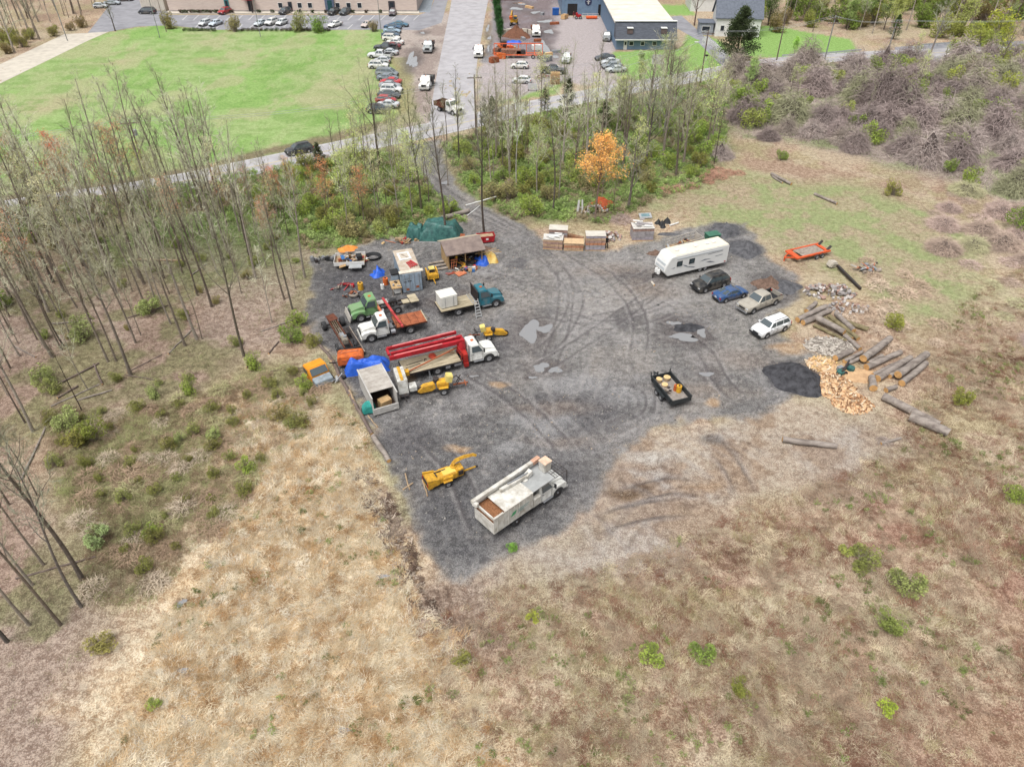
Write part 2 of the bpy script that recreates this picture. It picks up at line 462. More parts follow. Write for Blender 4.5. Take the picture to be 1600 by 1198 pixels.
# lawns
for i, L_ in enumerate((LAWN, LAWN2, LAWN3, LAWN4, LAWN5)):
 w = smooth(sdpoly(X + (NM - .5) * 2, Y + (NF - .5) * 2, L_), .7)
 gm = fbm(X, Y * .6, 14, 5, 61)
 lay(w, (150, 184, 108) if i != 3 else (152, 168, 112), (122, 154, 84), 0.0)
 if i == 0:
  lay(w * th(gm, .5, .1) * .8, (166, 188, 128), (142, 162, 104))
  lay(w * th(fbm(X, Y * .5, 20, 5, 62), .56, .06) * .6, (176, 180, 138), (154, 154, 116))
  lay(w * th(fbm(X * .4, Y, 5, 4, 63), .58, .05) * .5, (130, 168, 88), (108, 146, 72))
  for (a, b_, r) in ((105, 158, 22), (180, 98, 14), (330, 95, 16), (530, 138, 6), (525, 168, 7), (555, 215, 10), (590, 150, 18), (60, 172, 12), (175, 60, 6)):
   g = G(a, b_); s_ = r * .15
   d_ = np.hypot((wx - g.x) / 1.6, wy - g.y)
   lay(smooth(s_ * 1.2 - d_, s_ * .9) * .7, (186, 176, 144), (160, 146, 118))
  lay(w * th(fbm(X, Y * .35, 2.2, 4, 64), .55, .06) * .45, (176, 190, 138), (146, 160, 108))
  lay(w * th(fbm(X * .5, Y, 1.6, 4, 65), .58, .05) * .5, (122, 158, 82), (104, 138, 68))
  lay(w * th(fbm(X, Y * .6, 7, 5, 66), .6, .04) * .5, (186, 182, 146), (160, 152, 120))
dm = smooth(1.6 - np.abs(dline(wx, wy, GL([(640, 180), (600, 195), (520, 215), (470, 226), (380, 247), (330, 262), (200, 286), (0, 315)])) - .3), 1.0)
lay(dm * .8, (140, 116, 104), (104, 84, 74))
w = smooth(sdpoly(wx, wy, DIRTSTRIP), 1.0)
lay(w * .9, (192, 182, 176), (156, 144, 138), 0.0)
lay(w * th(NM, .54, .06) * .6, (150, 134, 128), (120, 104, 98))
w = smooth(sdpoly(wx, wy, GL([(610, 90), (640, 90), (650, 190), (618, 200)])), 1.0)
lay(w * .7, (164, 166, 112), (128, 124, 88))
w = smooth(sdpoly(wx, wy, FARYARD), 1.0)
lay(w, (186, 178, 178), (160, 150, 150), 0.0)
w2 = w * smooth(sdpoly(wx, wy, GL([(762, -60), (772, 60), (792, 90), (840, 88), (870, 60), (865, 20), (880, -60)])), 2)
lay(w2 * .8, (128, 112, 114), (96, 84, 86))
lay(w2 * th(NM, .5, .05) * .7, (156, 150, 156), (120, 112, 118))
lay(w * smooth(2.0 - dline(wx, wy, GL([(765, 30), (760, 60), (758, 95)])), .8) * .8, (150, 152, 156), (100, 98, 100))
# dirt and churned mud round the yard
w = smooth(sdpoly(wx2, wy2, MUD), 3)
lay(w * .95, (194, 182, 166), (160, 142, 126), 0.04)
lay(w * th(NL2, .5, .08) * .7, (190, 184, 178), (156, 146, 140))
lay(w * th(fbm(X, Y, 4, 4, 71), .55, .05) * .6, (162, 136, 112), (124, 100, 82))
w = smooth(1.9 - dline(wx2, wy2, GL([(545, 745), (585, 790), (620, 850), (640, 920), (690, 985)])), 1.5)
w = w * (.3 + .7 * th(NM, .48, .1))
lay(w * .85, (172, 154, 140), (122, 102, 90), 0.25)
lay(w * th(NF, .52, .08) * .7, (134, 114, 100), (94, 76, 66))
w = smooth(1.0 - dline(wx, wy, GL([(500, 560), (545, 640), (590, 720), (640, 800)])), 1.2)
lay(w * .5, (148, 154, 112), (110, 112, 84))
# the gravel yard
dY = sdpoly(X + (fbm(X, Y, 2.0, 4, 81) - .5) * 2.2, Y + (fbm(X, Y, 2.0, 4, 82) - .5) * 2.2, YARD)
w = smooth(dY, .7)
lay(w, (152, 149, 145), (118, 115, 112), 0.012)
lay(w * th(NL, .5, .07) * .7, (132, 130, 130), (99, 97, 97))
lay(w * th(fbm(X, Y, 6, 5, 83), .56, .05) * .65, (166, 160, 154), (134, 126, 120))
dk = smooth(sdpoly(wx2, wy2, GL([(487, 440), (560, 420), (640, 400), (700, 440), (780, 520), (800, 600), (900, 620), (980, 660), (960, 740), (870, 840), (740, 880), (660, 830), (570, 650), (510, 540)])), 5)
lay(w * dk * .8, (122, 121, 122), (82, 81, 83))
lay(w * dk * th(fbm(X, Y, 5, 5, 84), .54, .07) * .6, (98, 97, 99), (64, 64, 66))
dk2 = smooth(sdpoly(wx2, wy2, GL([(790, 400), (900, 400), (1000, 420), (1100, 470), (1160, 540), (1040, 560), (900, 560), (820, 480)])), 5)
lay(w * dk2 * .5, (164, 161, 158), (128, 124, 121))
lay(w * th(fbm(X, Y, 2.6, 5, 85), .52, .16) * .45, (114, 112, 112), (78, 76, 76))
lay(w * th(fbm(X, Y, 3.4, 5, 87), .55, .14) * .4, (176, 174, 174), (142, 139, 140))
lay(w * th(fbm(X, Y, .5, 3, 86), .72, .04) * .45, (190, 184, 178), (156, 150, 146))
lay(w * th(fbm(X, Y, .6, 3, 88), .66, .06) * .35, (90, 88, 92), (66, 64, 68))
def blot(px, py, rx, ry, a, b, k=.8, sw=.5, wob=True, clip=None):
 g = G(px, py); s_ = abs(G(px + 1, py).x - g.x); sy = abs(G(px, py - 1).y - g.y)
 xx, yy = (wx, wy) if wob else (X, Y)
 d_ = 1 - np.hypot((xx - g.x) / (rx * s_), (yy - g.y) / (ry * sy))
 lay(smooth(d_, sw) * k * (smooth(dY, .7) if sw == 1.0 else 1), a, b)
for q in ((810, 412, 16, 10), (985, 498, 28, 16), (1075, 518, 46, 26), (990, 430, 34, 14), (700, 470, 60, 16), (905, 640, 80, 40), (640, 690, 40, 30), (780, 540, 26, 10), (560, 440, 50, 30), (1110, 690, 24, 10)):
 blot(*q, (98, 96, 99), (66, 64, 68), .65)
for q in ((850, 660, 50, 14), (790, 700, 26, 12), (895, 600, 50, 16), (1000, 620, 60, 18), (760, 425, 20, 8)):
 blot(*q, (172, 171, 172), (140, 139, 140), .5)
for q in ((1118, 634, 12, 7), (780, 600, 16, 5), (640, 590, 14, 6), (710, 705, 20, 6), (1235, 545, 30, 9), (1290, 580, 40, 16), (1340, 590, 46, 14)):
 blot(*q, (208, 178, 140), (170, 134, 98), .6)
PUD = ((828, 518, 20, 17), (852, 514, 12, 9), (845, 574, 14, 8), (868, 578, 10, 7), (832, 590, 7, 3), (1068, 527, 26, 7), (1096, 520, 10, 7), (1052, 505, 12, 4), (1104, 585, 11, 5),
      (642, 93, 7, 13), (648, 98, 6, 9), (850, 75, 9, 13), (862, 86, 10, 6), (858, 50, 7, 5), (853, 34, 12, 3), (836, 20, 9, 2), (806, 14, 10, 3), (812, 6, 12, 2), (765, 60, 3, 4), (763, 76, 2.5, 5), (762, 45, 3, 6),
      (695, 286, 5, 4), (596, 902, 13, 5), (284, 943, 8, 7), (286, 1048, 14, 4), (296, 1122, 16, 7), (538, 1142, 14, 5), (660, 52, 6, 1.5), (740, 588, 8, 2.5), (1060, 615, 6, 4))
for q in PUD: blot(q[0], q[1], q[2] * 1.5 + 2, q[3] * 1.6 + 2, (112, 104, 102), (82, 76, 76), .6, .6)
blot(983, 768, 28, 12, (120, 100, 80), (92, 74, 60), .9)
blot(1090, 760, 40, 14, (176, 150, 122), (146, 118, 92), .5)
blot(1020, 715, 50, 12, (204, 200, 192), (174, 166, 158), .7)
for q in ((690, 800, 50, 60), (560, 560, 60, 70), (540, 450, 60, 40), (800, 790, 70, 50), (740, 860, 50, 24), (900, 740, 60, 40)): blot(*q, (98, 98, 102), (62, 62, 66), .6, 1.0)
for q in ((720, 470, 40, 10), (1010, 450, 40, 12), (950, 420, 50, 10), (860, 640, 60, 8), (1150, 560, 50, 14), (1090, 610, 60, 10), (880, 690, 50, 8)): blot(*q, (156, 142, 130), (112, 98, 90), .5, 1.0)
blot(1240, 590, 46, 28, (70, 70, 76), (46, 46, 52), .9, .3)
blot(1135, 362, 30, 12, (92, 92, 98), (66, 66, 70), .8, .4)
blot(1163, 389, 30, 12, (86, 86, 92), (60, 60, 66), .8, .4)
blot(1210, 448, 40, 20, (96, 92, 94), (66, 62, 64), .7, .4)
# tyre tracks: pairs of dark and pale strokes
def track(pts, wd=.28, gap=1.7, k=.55, dark=(84, 80, 82), one=False):
 L_ = smooth_line(GL(pts) if not hasattr(pts[0], 'x') else pts, 5); d_ = np.full(len(X), 99.0); de = np.full(len(X), 99.0)
 x_, y_ = X[SUB], Y[SUB]; j_ = (NF[SUB] - .5) * .3
 d_[SUB] = dline(x_ + j_, y_ + j_, L_)
 de[SUB] = np.minimum(np.hypot(x_ - L_[0].x, y_ - L_[0].y), np.hypot(x_ - L_[-1].x, y_ - L_[-1].y))
 fade = np.clip((de - gap * .5 - wd) / 3.0, 0, 1)
 for off in ((0,) if one else (gap / 2,)):
  m_ = smooth(wd / 2 - np.abs(d_ - off), .14) * w * fade * (0.35 + 0.65 * th(NM, .45, .15))
  lay(m_ * k, dark, dark)
  m_ = smooth(wd / 2 - np.abs(d_ - off - wd), .16) * w * fade * (0.35 + 0.65 * th(NM, .45, .15))
  lay(m_ * k * .5, (176, 172, 170), (150, 146, 146))
w = np.maximum(smooth(dY, .7), smooth(sdpoly(X, Y, MUD), 2) * .9)
TRK = [[(640, 238), (690, 300), (760, 345), (830, 380), (880, 430), (880, 500), (850, 590)],
  [(690, 310), (790, 360), (870, 420), (900, 470), (860, 540), (800, 560)],
  [(780, 480), (850, 490), (920, 500), (1000, 480), (1060, 450)],
  [(860, 470), (920, 505), (1000, 500), (1080, 470)], [(800, 600), (870, 560), (960, 500), (1040, 440), (1060, 400)],
  [(960, 605), (990, 612), (995, 635), (970, 650), (940, 652)], [(975, 600), (1005, 610), (1008, 640), (975, 655)],
  [(1020, 635), (1035, 655), (1068, 658)], [(1012, 625), (1022, 655), (1060, 668)], [(960, 430), (985, 440), (1020, 425), (1040, 410)],
  [(1090, 690), (1120, 700), (1150, 740), (1170, 790)], [(1120, 680), (1160, 700), (1200, 730)], [(720, 420), (800, 440), (870, 470)],
  [(700, 560), (800, 620), (880, 700), (900, 780)], [(760, 860), (740, 800), (700, 720), (640, 660)], [(830, 350), (900, 400), (960, 440), (1000, 500), (990, 580)],
  [(940, 790), (1040, 760), (1120, 770)], [(900, 830), (1000, 800), (1100, 790)], [(1180, 640), (1130, 600), (1090, 540), (1000, 500)]]
SUB = np.where((w > .01) & (Y > 20) & (Y < 140))[0]
for i, t_ in enumerate(TRK): track(t_, k=.8 if i > 4 else .6)
tr_ = random.Random(3)
for i in range(30):
 p = G(tr_.uniform(620, 1180), tr_.uniform(400, 800)); a = tr_.uniform(0, 6.28); cv = tr_.uniform(-.35, .35); L_ = []
 for k in range(7): L_.append(p.copy()); a += cv; p = p + Vector((math.cos(a), math.sin(a), 0)) * 2.4
 track(L_, wd=tr_.uniform(.18, .4), k=tr_.uniform(.15, .4), dark=tr_.choice(((92, 88, 90), (104, 98, 96), (168, 164, 162))))
for t_ in ([(655, 268), (700, 315), (760, 345), (820, 375)], [(665, 262), (712, 305), (780, 340), (850, 385)]):
 track(t_, wd=.5, k=.6, dark=(74, 70, 72), one=True)
# paths through the field
for t_ in ([(1600, 790), (1500, 850), (1390, 870), (1300, 920)], [(1600, 760), (1450, 790), (1330, 830), (1240, 870)], [(1380, 1000), (1300, 940), (1180, 910)]):
 m_ = smooth(.55 - dline(wx, wy, smooth_line(GL(t_))), .5)
 lay(m_ * .5, (200, 184, 160), (172, 152, 130))
# zones as separate named sheets of the same ground
zone = np.zeros(len(X), int)
zone[sdpoly(X, Y, WOODS) > 0] = 1; zone[sdpoly(X, Y, WOODS2) > 0] = 1
zone[sdpoly(X, Y, LAWN) > 0] = 2
for L_ in (LAWN2, LAWN3, LAWN4, LAWN5): zone[sdpoly(X, Y, L_) > 0] = 2
zone[sdpoly(X, Y, FARYARD) > 0] = 4
zone[sdpoly(X, Y, DIRTSTRIP) > 0] = 5
zone[dY > 0] = 3
flat = np.clip(smooth(dline(X, Y, ROADC) - 6, 2.5), 0, 1) * (zone != 3) * (zone != 4) * (zone != 5)
Z = (fbm(X, Y, .75, 4, 91) - .5) * 2 * rel * flat + (zone == 3) * (fbm(X, Y, .6, 2, 92) - .5) * .03 * smooth(dY - .5, .5)
Z = Z * np.clip((185 - Y) / 20, 0, 1)
def hgt(x, y): return 0.0
nr, nc = len(Ys), len(Ss)
idx = np.arange(nr * nc).reshape(nr, nc)
quads = np.stack([idx[:-1, :-1], idx[:-1, 1:], idx[1:, 1:], idx[1:, :-1]], -1).reshape(-1, 4)
fz = zone[quads[:, 0]]
gm_, nt, b = nodes_of('natural_ground'); L = nt.links.new
ca = nt.nodes.new('ShaderNodeVertexColor'); ca.layer_name = 'Base'
cb = nt.nodes.new('ShaderNodeVertexColor'); cb.layer_name = 'Second'
tc = nt.nodes.new('ShaderNodeTexCoord')
def noi(scale, det=5, ro=.7):
 n = nt.nodes.new('ShaderNodeTexNoise'); n.inputs['Scale'].default_value = scale
 n.inputs['Detail'].default_value = det; n.inputs['Roughness'].default_value = ro
 L(tc.outputs['Object'], n.inputs['Vector']); return n
n1 = noi(1.6, 8, .75); n2 = noi(7.5, 5, .75)
ad = nt.nodes.new('ShaderNodeMath'); ad.operation = 'ADD'; L(n1.outputs['Fac'], ad.inputs[0]); L(n2.outputs['Fac'], ad.inputs[1])
mr = nt.nodes.new('ShaderNodeMapRange'); mr.inputs['From Min'].default_value = .93; mr.inputs['From Max'].default_value = 1.07
L(ad.outputs[0], mr.inputs['Value'])
mx = nt.nodes.new('ShaderNodeMixRGB'); L(mr.outputs[0], mx.inputs[0]); L(ca.outputs[0], mx.inputs[2]); L(cb.outputs[0], mx.inputs[1])
n3 = noi(12, 4, .75)
mr2 = nt.nodes.new('ShaderNodeMapRange'); mr2.inputs['From Min'].default_value = .33; mr2.inputs['From Max'].default_value = .67
mr2.inputs['To Min'].default_value = .62; mr2.inputs['To Max'].default_value = 1.42
L(n3.outputs['Fac'], mr2.inputs['Value'])
sc = nt.nodes.new('ShaderNodeVectorMath'); sc.operation = 'SCALE'; L(mx.outputs[0], sc.inputs[0]); L(mr2.outputs[0], sc.inputs['Scale'])
n4 = noi(4.3, 6, .85)
mr4 = nt.nodes.new('ShaderNodeMapRange'); mr4.inputs['From Min'].default_value = .6; mr4.inputs['From Max'].default_value = .68; mr4.inputs['To Min'].default_value = 1; mr4.inputs['To Max'].default_value = 1.35
L(n4.outputs['Fac'], mr4.inputs['Value'])
mr5 = nt.nodes.new('ShaderNodeMapRange'); mr5.inputs['From Min'].default_value = .4; mr5.inputs['From Max'].default_value = .33; mr5.inputs['To Min'].default_value = 1; mr5.inputs['To Max'].default_value = .62
L(n4.outputs['Fac'], mr5.inputs['Value'])
mm = nt.nodes.new('ShaderNodeMath'); mm.operation = 'MULTIPLY'; L(mr4.outputs[0], mm.inputs[0]); L(mr5.outputs[0], mm.inputs[1])
s2 = nt.nodes.new('ShaderNodeVectorMath'); s2.operation = 'SCALE'; L(sc.outputs[0], s2.inputs[0]); L(mm.outputs[0], s2.inputs['Scale'])
L(s2.outputs[0], b.inputs['Base Color'])
b.inputs['Roughness'].default_value = .9; b.inputs['Specular IOR Level'].default_value = .15
bp = nt.nodes.new('ShaderNodeBump'); bp.inputs['Distance'].default_value = .09; bp.inputs['Strength'].default_value = .9
L(ad.outputs[0], bp.inputs['Height']); L(bp.outputs[0], b.inputs['Normal'])
for zi, nm in enumerate(('ground', 'woodland_floor', 'lawn', 'gravel_yard', 'work_yard_ground', 'dirt_verge')):
 q = quads[fz == zi]
 used, inv = np.unique(q, return_inverse=True)
 q = inv.reshape(-1, 4)
 me = bpy.data.meshes.new(nm)
 me.vertices.add(len(used)); me.vertices.foreach_set('co', np.stack([X[used], Y[used], Z[used]], -1).ravel())
 me.loops.add(len(q) * 4); me.loops.foreach_set('vertex_index', q.ravel().astype(np.int32))
 me.polygons.add(len(q)); me.polygons.foreach_set('loop_start', np.arange(0, len(q) * 4, 4, dtype=np.int32))
 me.polygons.foreach_set('use_smooth', np.ones(len(q), bool))
 me.update()
 for nm2, arr in (('Base', A), ('Second', B)):
  at = me.color_attributes.new(nm2, 'FLOAT_COLOR', 'POINT')
  at.data.foreach_set('color', np.concatenate([arr[used], np.ones((len(used), 1))], 1).ravel())
 me.materials.append(gm_)
 structure(obj(nm, me))
# ---------------------------------------------------------------- roads as sheets
def ribbon(cl, off0, off1, z):
 m = MB(); vs = []
 for i, p in enumerate(cl):
  d = (cl[min(i + 1, len(cl) - 1)] - cl[max(i - 1, 0)]); d.z = 0; d.normalize()
  n = Vector((-d.y, d.x, 0))
  vs += [p + n * off0 + Vector((0, 0, z)), p + n * off1 + Vector((0, 0, z))]
 m.add(vs, [(2 * i, 2 * i + 1, 2 * i + 3, 2 * i + 2) for i in range(len(cl) - 1)])
 return m
ASPH = mat('worn_asphalt', (186, 184, 188), .85, vary=.2, size=2.5, bump=.01, bsize=.2, col2=(166, 163, 166))
ASPH2 = mat('lot_asphalt', (158, 158, 164), .85, vary=.2, size=3, bump=.01, bsize=.2, col2=(136, 136, 142))
CONC = mat('pale_concrete', (214, 206, 192), .85, vary=.15, size=1.5, col2=(192, 184, 172))
LINEW = mat('white_line', (232, 232, 228), .7, vary=.25, size=.5)
LINEY = mat('yellow_line', (214, 196, 140), .7, vary=.3, size=.5)
structure(ribbon(ROADC, -3.6, 3.6, .03).build('road', ASPH))
structure(ribbon(ROADC, -.16, -.06, .036).build('centre_line', LINEY)); structure(ribbon(ROADC, .06, .16, .036).build('centre_line', LINEY))
structure(ribbon(ROADC, 3.2, 3.32, .036).build('edge_line', LINEW)); structure(ribbon(ROADC, -3.32, -3.2, .036).build('edge_line', LINEW))
def sheet(poly, z, name, m):
 bm = bmesh.new(); vs = [bm.verts.new((p.x, p.y, z)) for p in poly]; bm.faces.new(vs)
 bmesh.ops.triangulate(bm, faces=bm.faces)
 me = bpy.data.meshes.new(name); bm.to_mesh(me); bm.free()
 for p in me.polygons:
  if p.normal.z < 0: me.flip_normals(); break
 me.materials.append(m); return structure(obj(name, me))
sheet(smooth_line(GL([(640, 214), (668, 198), (674, 165), (682, 120), (694, 60), (704, 10), (712, -40)]), 4) + smooth_line(GL([(772, -40), (761, 10), (752, 60), (744, 110), (741, 160), (748, 184), (764, 188)]), 4), .024, 'side_road', ASPH)
sheet(GL([(420, 24), (655, 24), (672, 18), (690, -30), (708, -30), (690, 36), (655, 48), (610, 46), (575, 47), (330, 47), (265, 40), (262, 24)]), .02, 'parking_lot', ASPH2)
sheet(GL([(262, 22), (262, 40), (215, 42), (170, 50), (137, 52), (150, 36), (185, -10), (215, -60), (262, -60)]), .016, 'service_lot', ASPH2)
sheet(GL([(137, 52), (170, 50), (140, 63), (0, 131), (-140, 203), (-300, 290), (-300, 230), (-140, 150), (0, 101), (100, 54)]), .02, 'concrete_track', CONC)
sheet(GL([(262, 17.5), (655, 17.5), (655, 22), (262, 22)]), .12, 'sidewalk', CONC)
k_ = MB(); k_.bar(G(262, 22.2, .06), G(655, 22.2, .06), .16, .13); structure(k_.build('kerb', CONC))
sheet(GL([(648, 20), (668, -50), (690, -50), (672, 20)]), .028, 'ramp', mat('ramp_asphalt', (150, 158, 166), .85))
st = MB()
for i in range(22):
 x0 = 285 + i * 17.2
 for (ya, yb) in (((24.5, 32),) if (x0 < 300 or x0 > 560) else ((24.5, 32), (39, 46))):
  a, b_ = G(x0 + (32 - ya) * .9 * 0 + 8, ya), G(x0, yb)
  st.bar(a + Vector((0, 0, .028)), b_ + Vector((0, 0, .028)), .14, .006)
structure(st.build('parking_lines', LINEW))
sheet(GL([(1398, 74), (1520, 66), (1640, 64), (1640, 100), (1470, 100), (1400, 92)]), .014, 'roadside_lot', ASPH2)
sheet(GL([(1090, 66), (1105, 56), (1118, 66), (1150, 100), (1160, 110), (1140, 114), (1120, 96)]), .018, 'house_driveway', ASPH2)
sheet(GL([(1032, 28), (1065, 25), (1095, 52), (1108, 66), (1088, 62), (1060, 46), (1032, 42)]), .016, 'back_driveway', ASPH2)
# puddles
WATER, nt, b = nodes_of('sky_pale_muddy_water'); b.inputs['Base Color'].default_value = (.2, .2, .205, 1)  # grey base is lightened to stand in for the sky's reflection
b.inputs['Roughness'].default_value = .06; b.inputs['Specular IOR Level'].default_value = 1.0; b.inputs['Coat Weight'].default_value = 1.0; b.inputs['Coat IOR'].default_value = 1.6
def puddle(px, py, rx, ry, seed=0, z=.022):
 r = random.Random(seed); g = G(px, py); s_ = abs(G(px + 1, py).x - g.x); sy = abs(G(px, py - 1).y - g.y)
 ph = [r.uniform(0, 6.28) for _ in range(4)]
 pts = []
 for k in range(48):
  a = 2 * math.pi * k / 48
  q = .8 + .22 * math.sin(2 * a + ph[0]) + .16 * math.sin(3 * a + ph[1]) + .07 * math.sin(5 * a + ph[2]) + .03 * math.sin(9 * a + ph[3])
  pts.append(Vector((g.x + math.cos(a) * q * rx * s_, g.y + math.sin(a) * q * ry * sy, 0)))
 return sheet(pts, z, 'puddle', WATER)
for i, q in enumerate(PUD): puddle(*q, seed=i, z=(.1 if i in (22, 23, 24, 25, 26) else .026) + i * .0006)
# ================================================================== CARS
def car_stations(L_, fx, rx, r):
 xs = [-L_ / 2, -L_ / 2 + .05, -L_ / 2 + .2, L_ / 2 - .35, L_ / 2 - .1, L_ / 2]
 for wx_ in (fx, rx):
  for k in range(-4, 5): xs.append(wx_ + (r + .07) * math.sin(R(22.5 * k)))
  xs += [wx_ - r - .09, wx_ + r + .09]
 xs += [-.4, 0, .4, rx + .8, fx - .8]
 return sorted(x for x in xs if -L_ / 2 <= x <= L_ / 2)
def interp(tab, x):
 if x <= tab[0][0]: return tab[0][1]
 for (a, b), (c, d) in zip(tab[:-1], tab[1:]):
  if x <= c: return b + (d - b) * (x - a) / (c - a + 1e-9)
 return tab[-1][1]
KINDS = {
 'sedan': dict(L=4.75, W=1.82, H=1.45, belt=.93, hood=[(-2.38, .72), (-2.3, .98), (-1.75, 1.04), (-1.2, 1.0), (.9, .98), (1.5, .92), (2.2, .76), (2.36, .6), (2.38, .5)], g=(1.15, .35, -.85, -1.65), r=.32, fx=1.42, rx=-1.35),
 'coupe': dict(L=4.45, W=1.75, H=1.36, belt=.9, hood=[(-2.23, .68), (-2.15, .96), (-1.6, 1.02), (-1.1, .96), (.8, .93), (1.5, .85), (2.05, .7), (2.2, .52), (2.23, .45)], g=(1.05, .2, -.6, -1.6), r=.31, fx=1.33, rx=-1.3),
 'suv': dict(L=4.7, W=1.88, H=1.7, belt=1.08, hood=[(-2.35, .8), (-2.3, 1.08), (-1.2, 1.1), (1.0, 1.1), (1.6, 1.06), (2.15, .95), (2.32, .8), (2.35, .6)], g=(1.2, .55, -1.75, -2.24), r=.36, fx=1.4, rx=-1.36),
 'hatch': dict(L=4.2, W=1.76, H=1.52, belt=.96, hood=[(-2.1, .75), (-2.05, .98), (-1.2, 1.0), (.9, .99), (1.4, .93), (1.9, .8), (2.07, .62), (2.1, .5)], g=(1.15, .4, -1.35, -1.98), r=.32, fx=1.28, rx=-1.25),
 'minivan': dict(L=5.05, W=1.98, H=1.76, belt=1.05, hood=[(-2.52, .8), (-2.48, 1.06), (-1.2, 1.06), (1.4, 1.06), (1.9, .98), (2.35, .82), (2.5, .62), (2.52, .5)], g=(1.85, .95, -2.1, -2.46), r=.34, fx=1.6, rx=-1.45),
 'pickup': dict(L=5.8, W=2.0, H=1.88, belt=1.15, hood=[(-2.9, 1.1), (.75, 1.15), (1.6, 1.15), (2.5, 1.08), (2.8, 1.0), (2.88, .85), (2.9, .6)], g=(1.15, .5, -.85, -1.05), r=.4, fx=1.85, rx=-1.8),
}
_car = {}
def car_meshes(kind, full):
 key = (kind, full)
 if key in _car: return _car[key]
 K = KINDS[kind]; L_, W, H = K['L'], K['W'] / 2, K['H']; r, fx, rx = K['r'], K['fx'], K['rx']
 pk = kind == 'pickup'; xcab = -1.08
 m = MB(); rings = []; sill0 = .26 if not pk else .42
 xs = car_stations(L_, fx, rx, r)
 if pk: xs = [x for x in xs if x > xcab + .01]; xs = [xcab] + xs
 for x in xs:
  e = max(0, abs(x) - (L_ / 2 - .55)) / .55
  w = W * (1 - .16 * e ** 2.2)
  zt = interp(K['hood'], x); zs = sill0 + .08 * e
  for wx_ in (fx, rx):
   d = abs(x - wx_)
   if d < r + .075: zs = max(zs, r + math.sqrt(max(0, (r + .07) ** 2 - d * d)) * .98)
  zs = min(zs, zt - .16)
  zb = zs + (zt - zs) * .72
  rings.append([(x, -w * .95, zs), (x, -w, zs + (zb - zs) * .45), (x, -w * .985, zb), (x, -w * .9, zt - .02), (x, -w * .5, zt + .02), (x, 0, zt + .03),
      (x, w * .5, zt + .02), (x, w * .9, zt - .02), (x, w * .985, zb), (x, w, zs + (zb - zs) * .45), (x, w * .95, zs)])
 n = 11
 vs = [p for rg in rings for p in rg]; fs = []
 for i in range(len(rings) - 1):
  for j in range(n - 1): fs.append((i * n + j, i * n + j + 1, (i + 1) * n + j + 1, (i + 1) * n + j))
 fs.append(tuple(range(n - 1, -1, -1))); e = (len(rings) - 1) * n; fs.append(tuple(e + k for k in range(n)))
 m.add(vs, fs)
 # greenhouse
 x0, x1, x2, x3 = K['g']; zb = K['belt'] - .06; wb = W * .9; wr = W * .68
 def yat(z): return wb + (wr - wb) * min(1.12, (z - zb) / (H - zb))
 st = [(x0, zb + .1), (x0 + (x1 - x0) * .5, (zb + H) / 2 + .03), (x1, H - .05), (x1 - .25, H), ((x1 + x2) / 2, H + .02), (x2 + .2, H - .01), (x2, H - .05), (x2 + (x3 - x2) * .5, (zb + H) / 2 + .03), (x3, zb + .1)]
 gr = []
 for x, zt in st:
  y = yat(zt); gr.append([(x, -wb, zb), (x, -y, zt - .03), (x, -y * .86, zt + .015), (x, 0, zt + .04), (x, y * .86, zt + .015), (x, y, zt - .03), (x, wb, zb)])
 n = 7; vs = [p for rg in gr for p in rg]; fs = []
 for i in range(len(gr) - 1):
  for j in range(n - 1): fs.append((i * n + j, (i + 1) * n + j, (i + 1) * n + j + 1, i * n + j + 1))
 fs.append(tuple(range(n))); e = (len(gr) - 1) * n; fs.append(tuple(e + k for k in range(n - 1, -1, -1)))
 m.add(vs, fs)
 for s in (-1, 1):   # mirrors, belt trim
  m.box((x0 - .35, s * (W + .08), K['belt'] + .06), (.16, .2, .14))
 out = {'body': m.mesh('car_body', [PAINT], smooth=True)}
 # windows
 def pane(pts, off=.012, name='w'):
  pts = [Vector(p) for p in pts]
  nn = (pts[1] - pts[0]).cross(pts[2] - pts[0]).normalized()
  c = sum(pts, Vector()) / len(pts)
  if nn.dot(c - Vector((0, 0, .8))) < 0: nn = -nn
  q = MB(); a = [p + nn * off for p in pts]; b_ = [p - nn * .02 for p in pts]; k = len(pts)
  q.add(a + b_, [tuple(range(k)), tuple(range(2 * k - 1, k - 1, -1))] + [(i, (i + 1) % k, k + (i + 1) % k, k + i) for i in range(k)])
  return q.mesh(name, [GLASS])
 def slope(xa, xb, sgn, name):
  za, zb_ = zb + .16, H - .09
  def xx(z): return xa + (xb - xa) * (z - zb - .1) / (H - .05 - zb - .1)
  ya, yb = yat(za) - .09, yat(zb_) - .07
  return pane([(xx(za), -ya, za), (xx(za), ya, za), (xx(zb_), yb, zb_), (xx(zb_), -yb, zb_)], .035, name)
 out['windshield'] = slope(x0, x1, 1, 'windshield'); out['rear_window'] = slope(x3, x2, -1, 'rear_window')
 sw = []
 za, zc = K['belt'] + .06, H - .12
 def xf(z): return x0 + (x1 - x0) * (z - zb) / (H - zb) - .12
 def xr(z): return x3 + (x2 - x3) * (z - zb) / (H - zb) + .12
 div = [.0] if kind in ('coupe',) else ([.02] if kind in ('sedan', 'hatch', 'pickup') else [.1, -1.0 if kind == 'suv' else -1.15])
 if kind == 'coupe': div = [-.55]
 for s in (-1, 1):
  cuts = [None] + div + [None]
  for i in range(len(cuts) - 1):
   f = (xf(za), xf(zc)) if cuts[i] is None else (cuts[i] - .04, cuts[i] - .04)
   q = (xr(za), xr(zc)) if cuts[i + 1] is None else (cuts[i + 1] + .04, cuts[i + 1] + .04)
   sw.append(pane([(f[0], s * yat(za), za), (f[1], s * yat(zc), zc), (q[1], s * yat(zc), zc), (q[0], s * yat(za), za)], .012, 'side_window'))
 out['side_window'] = sw
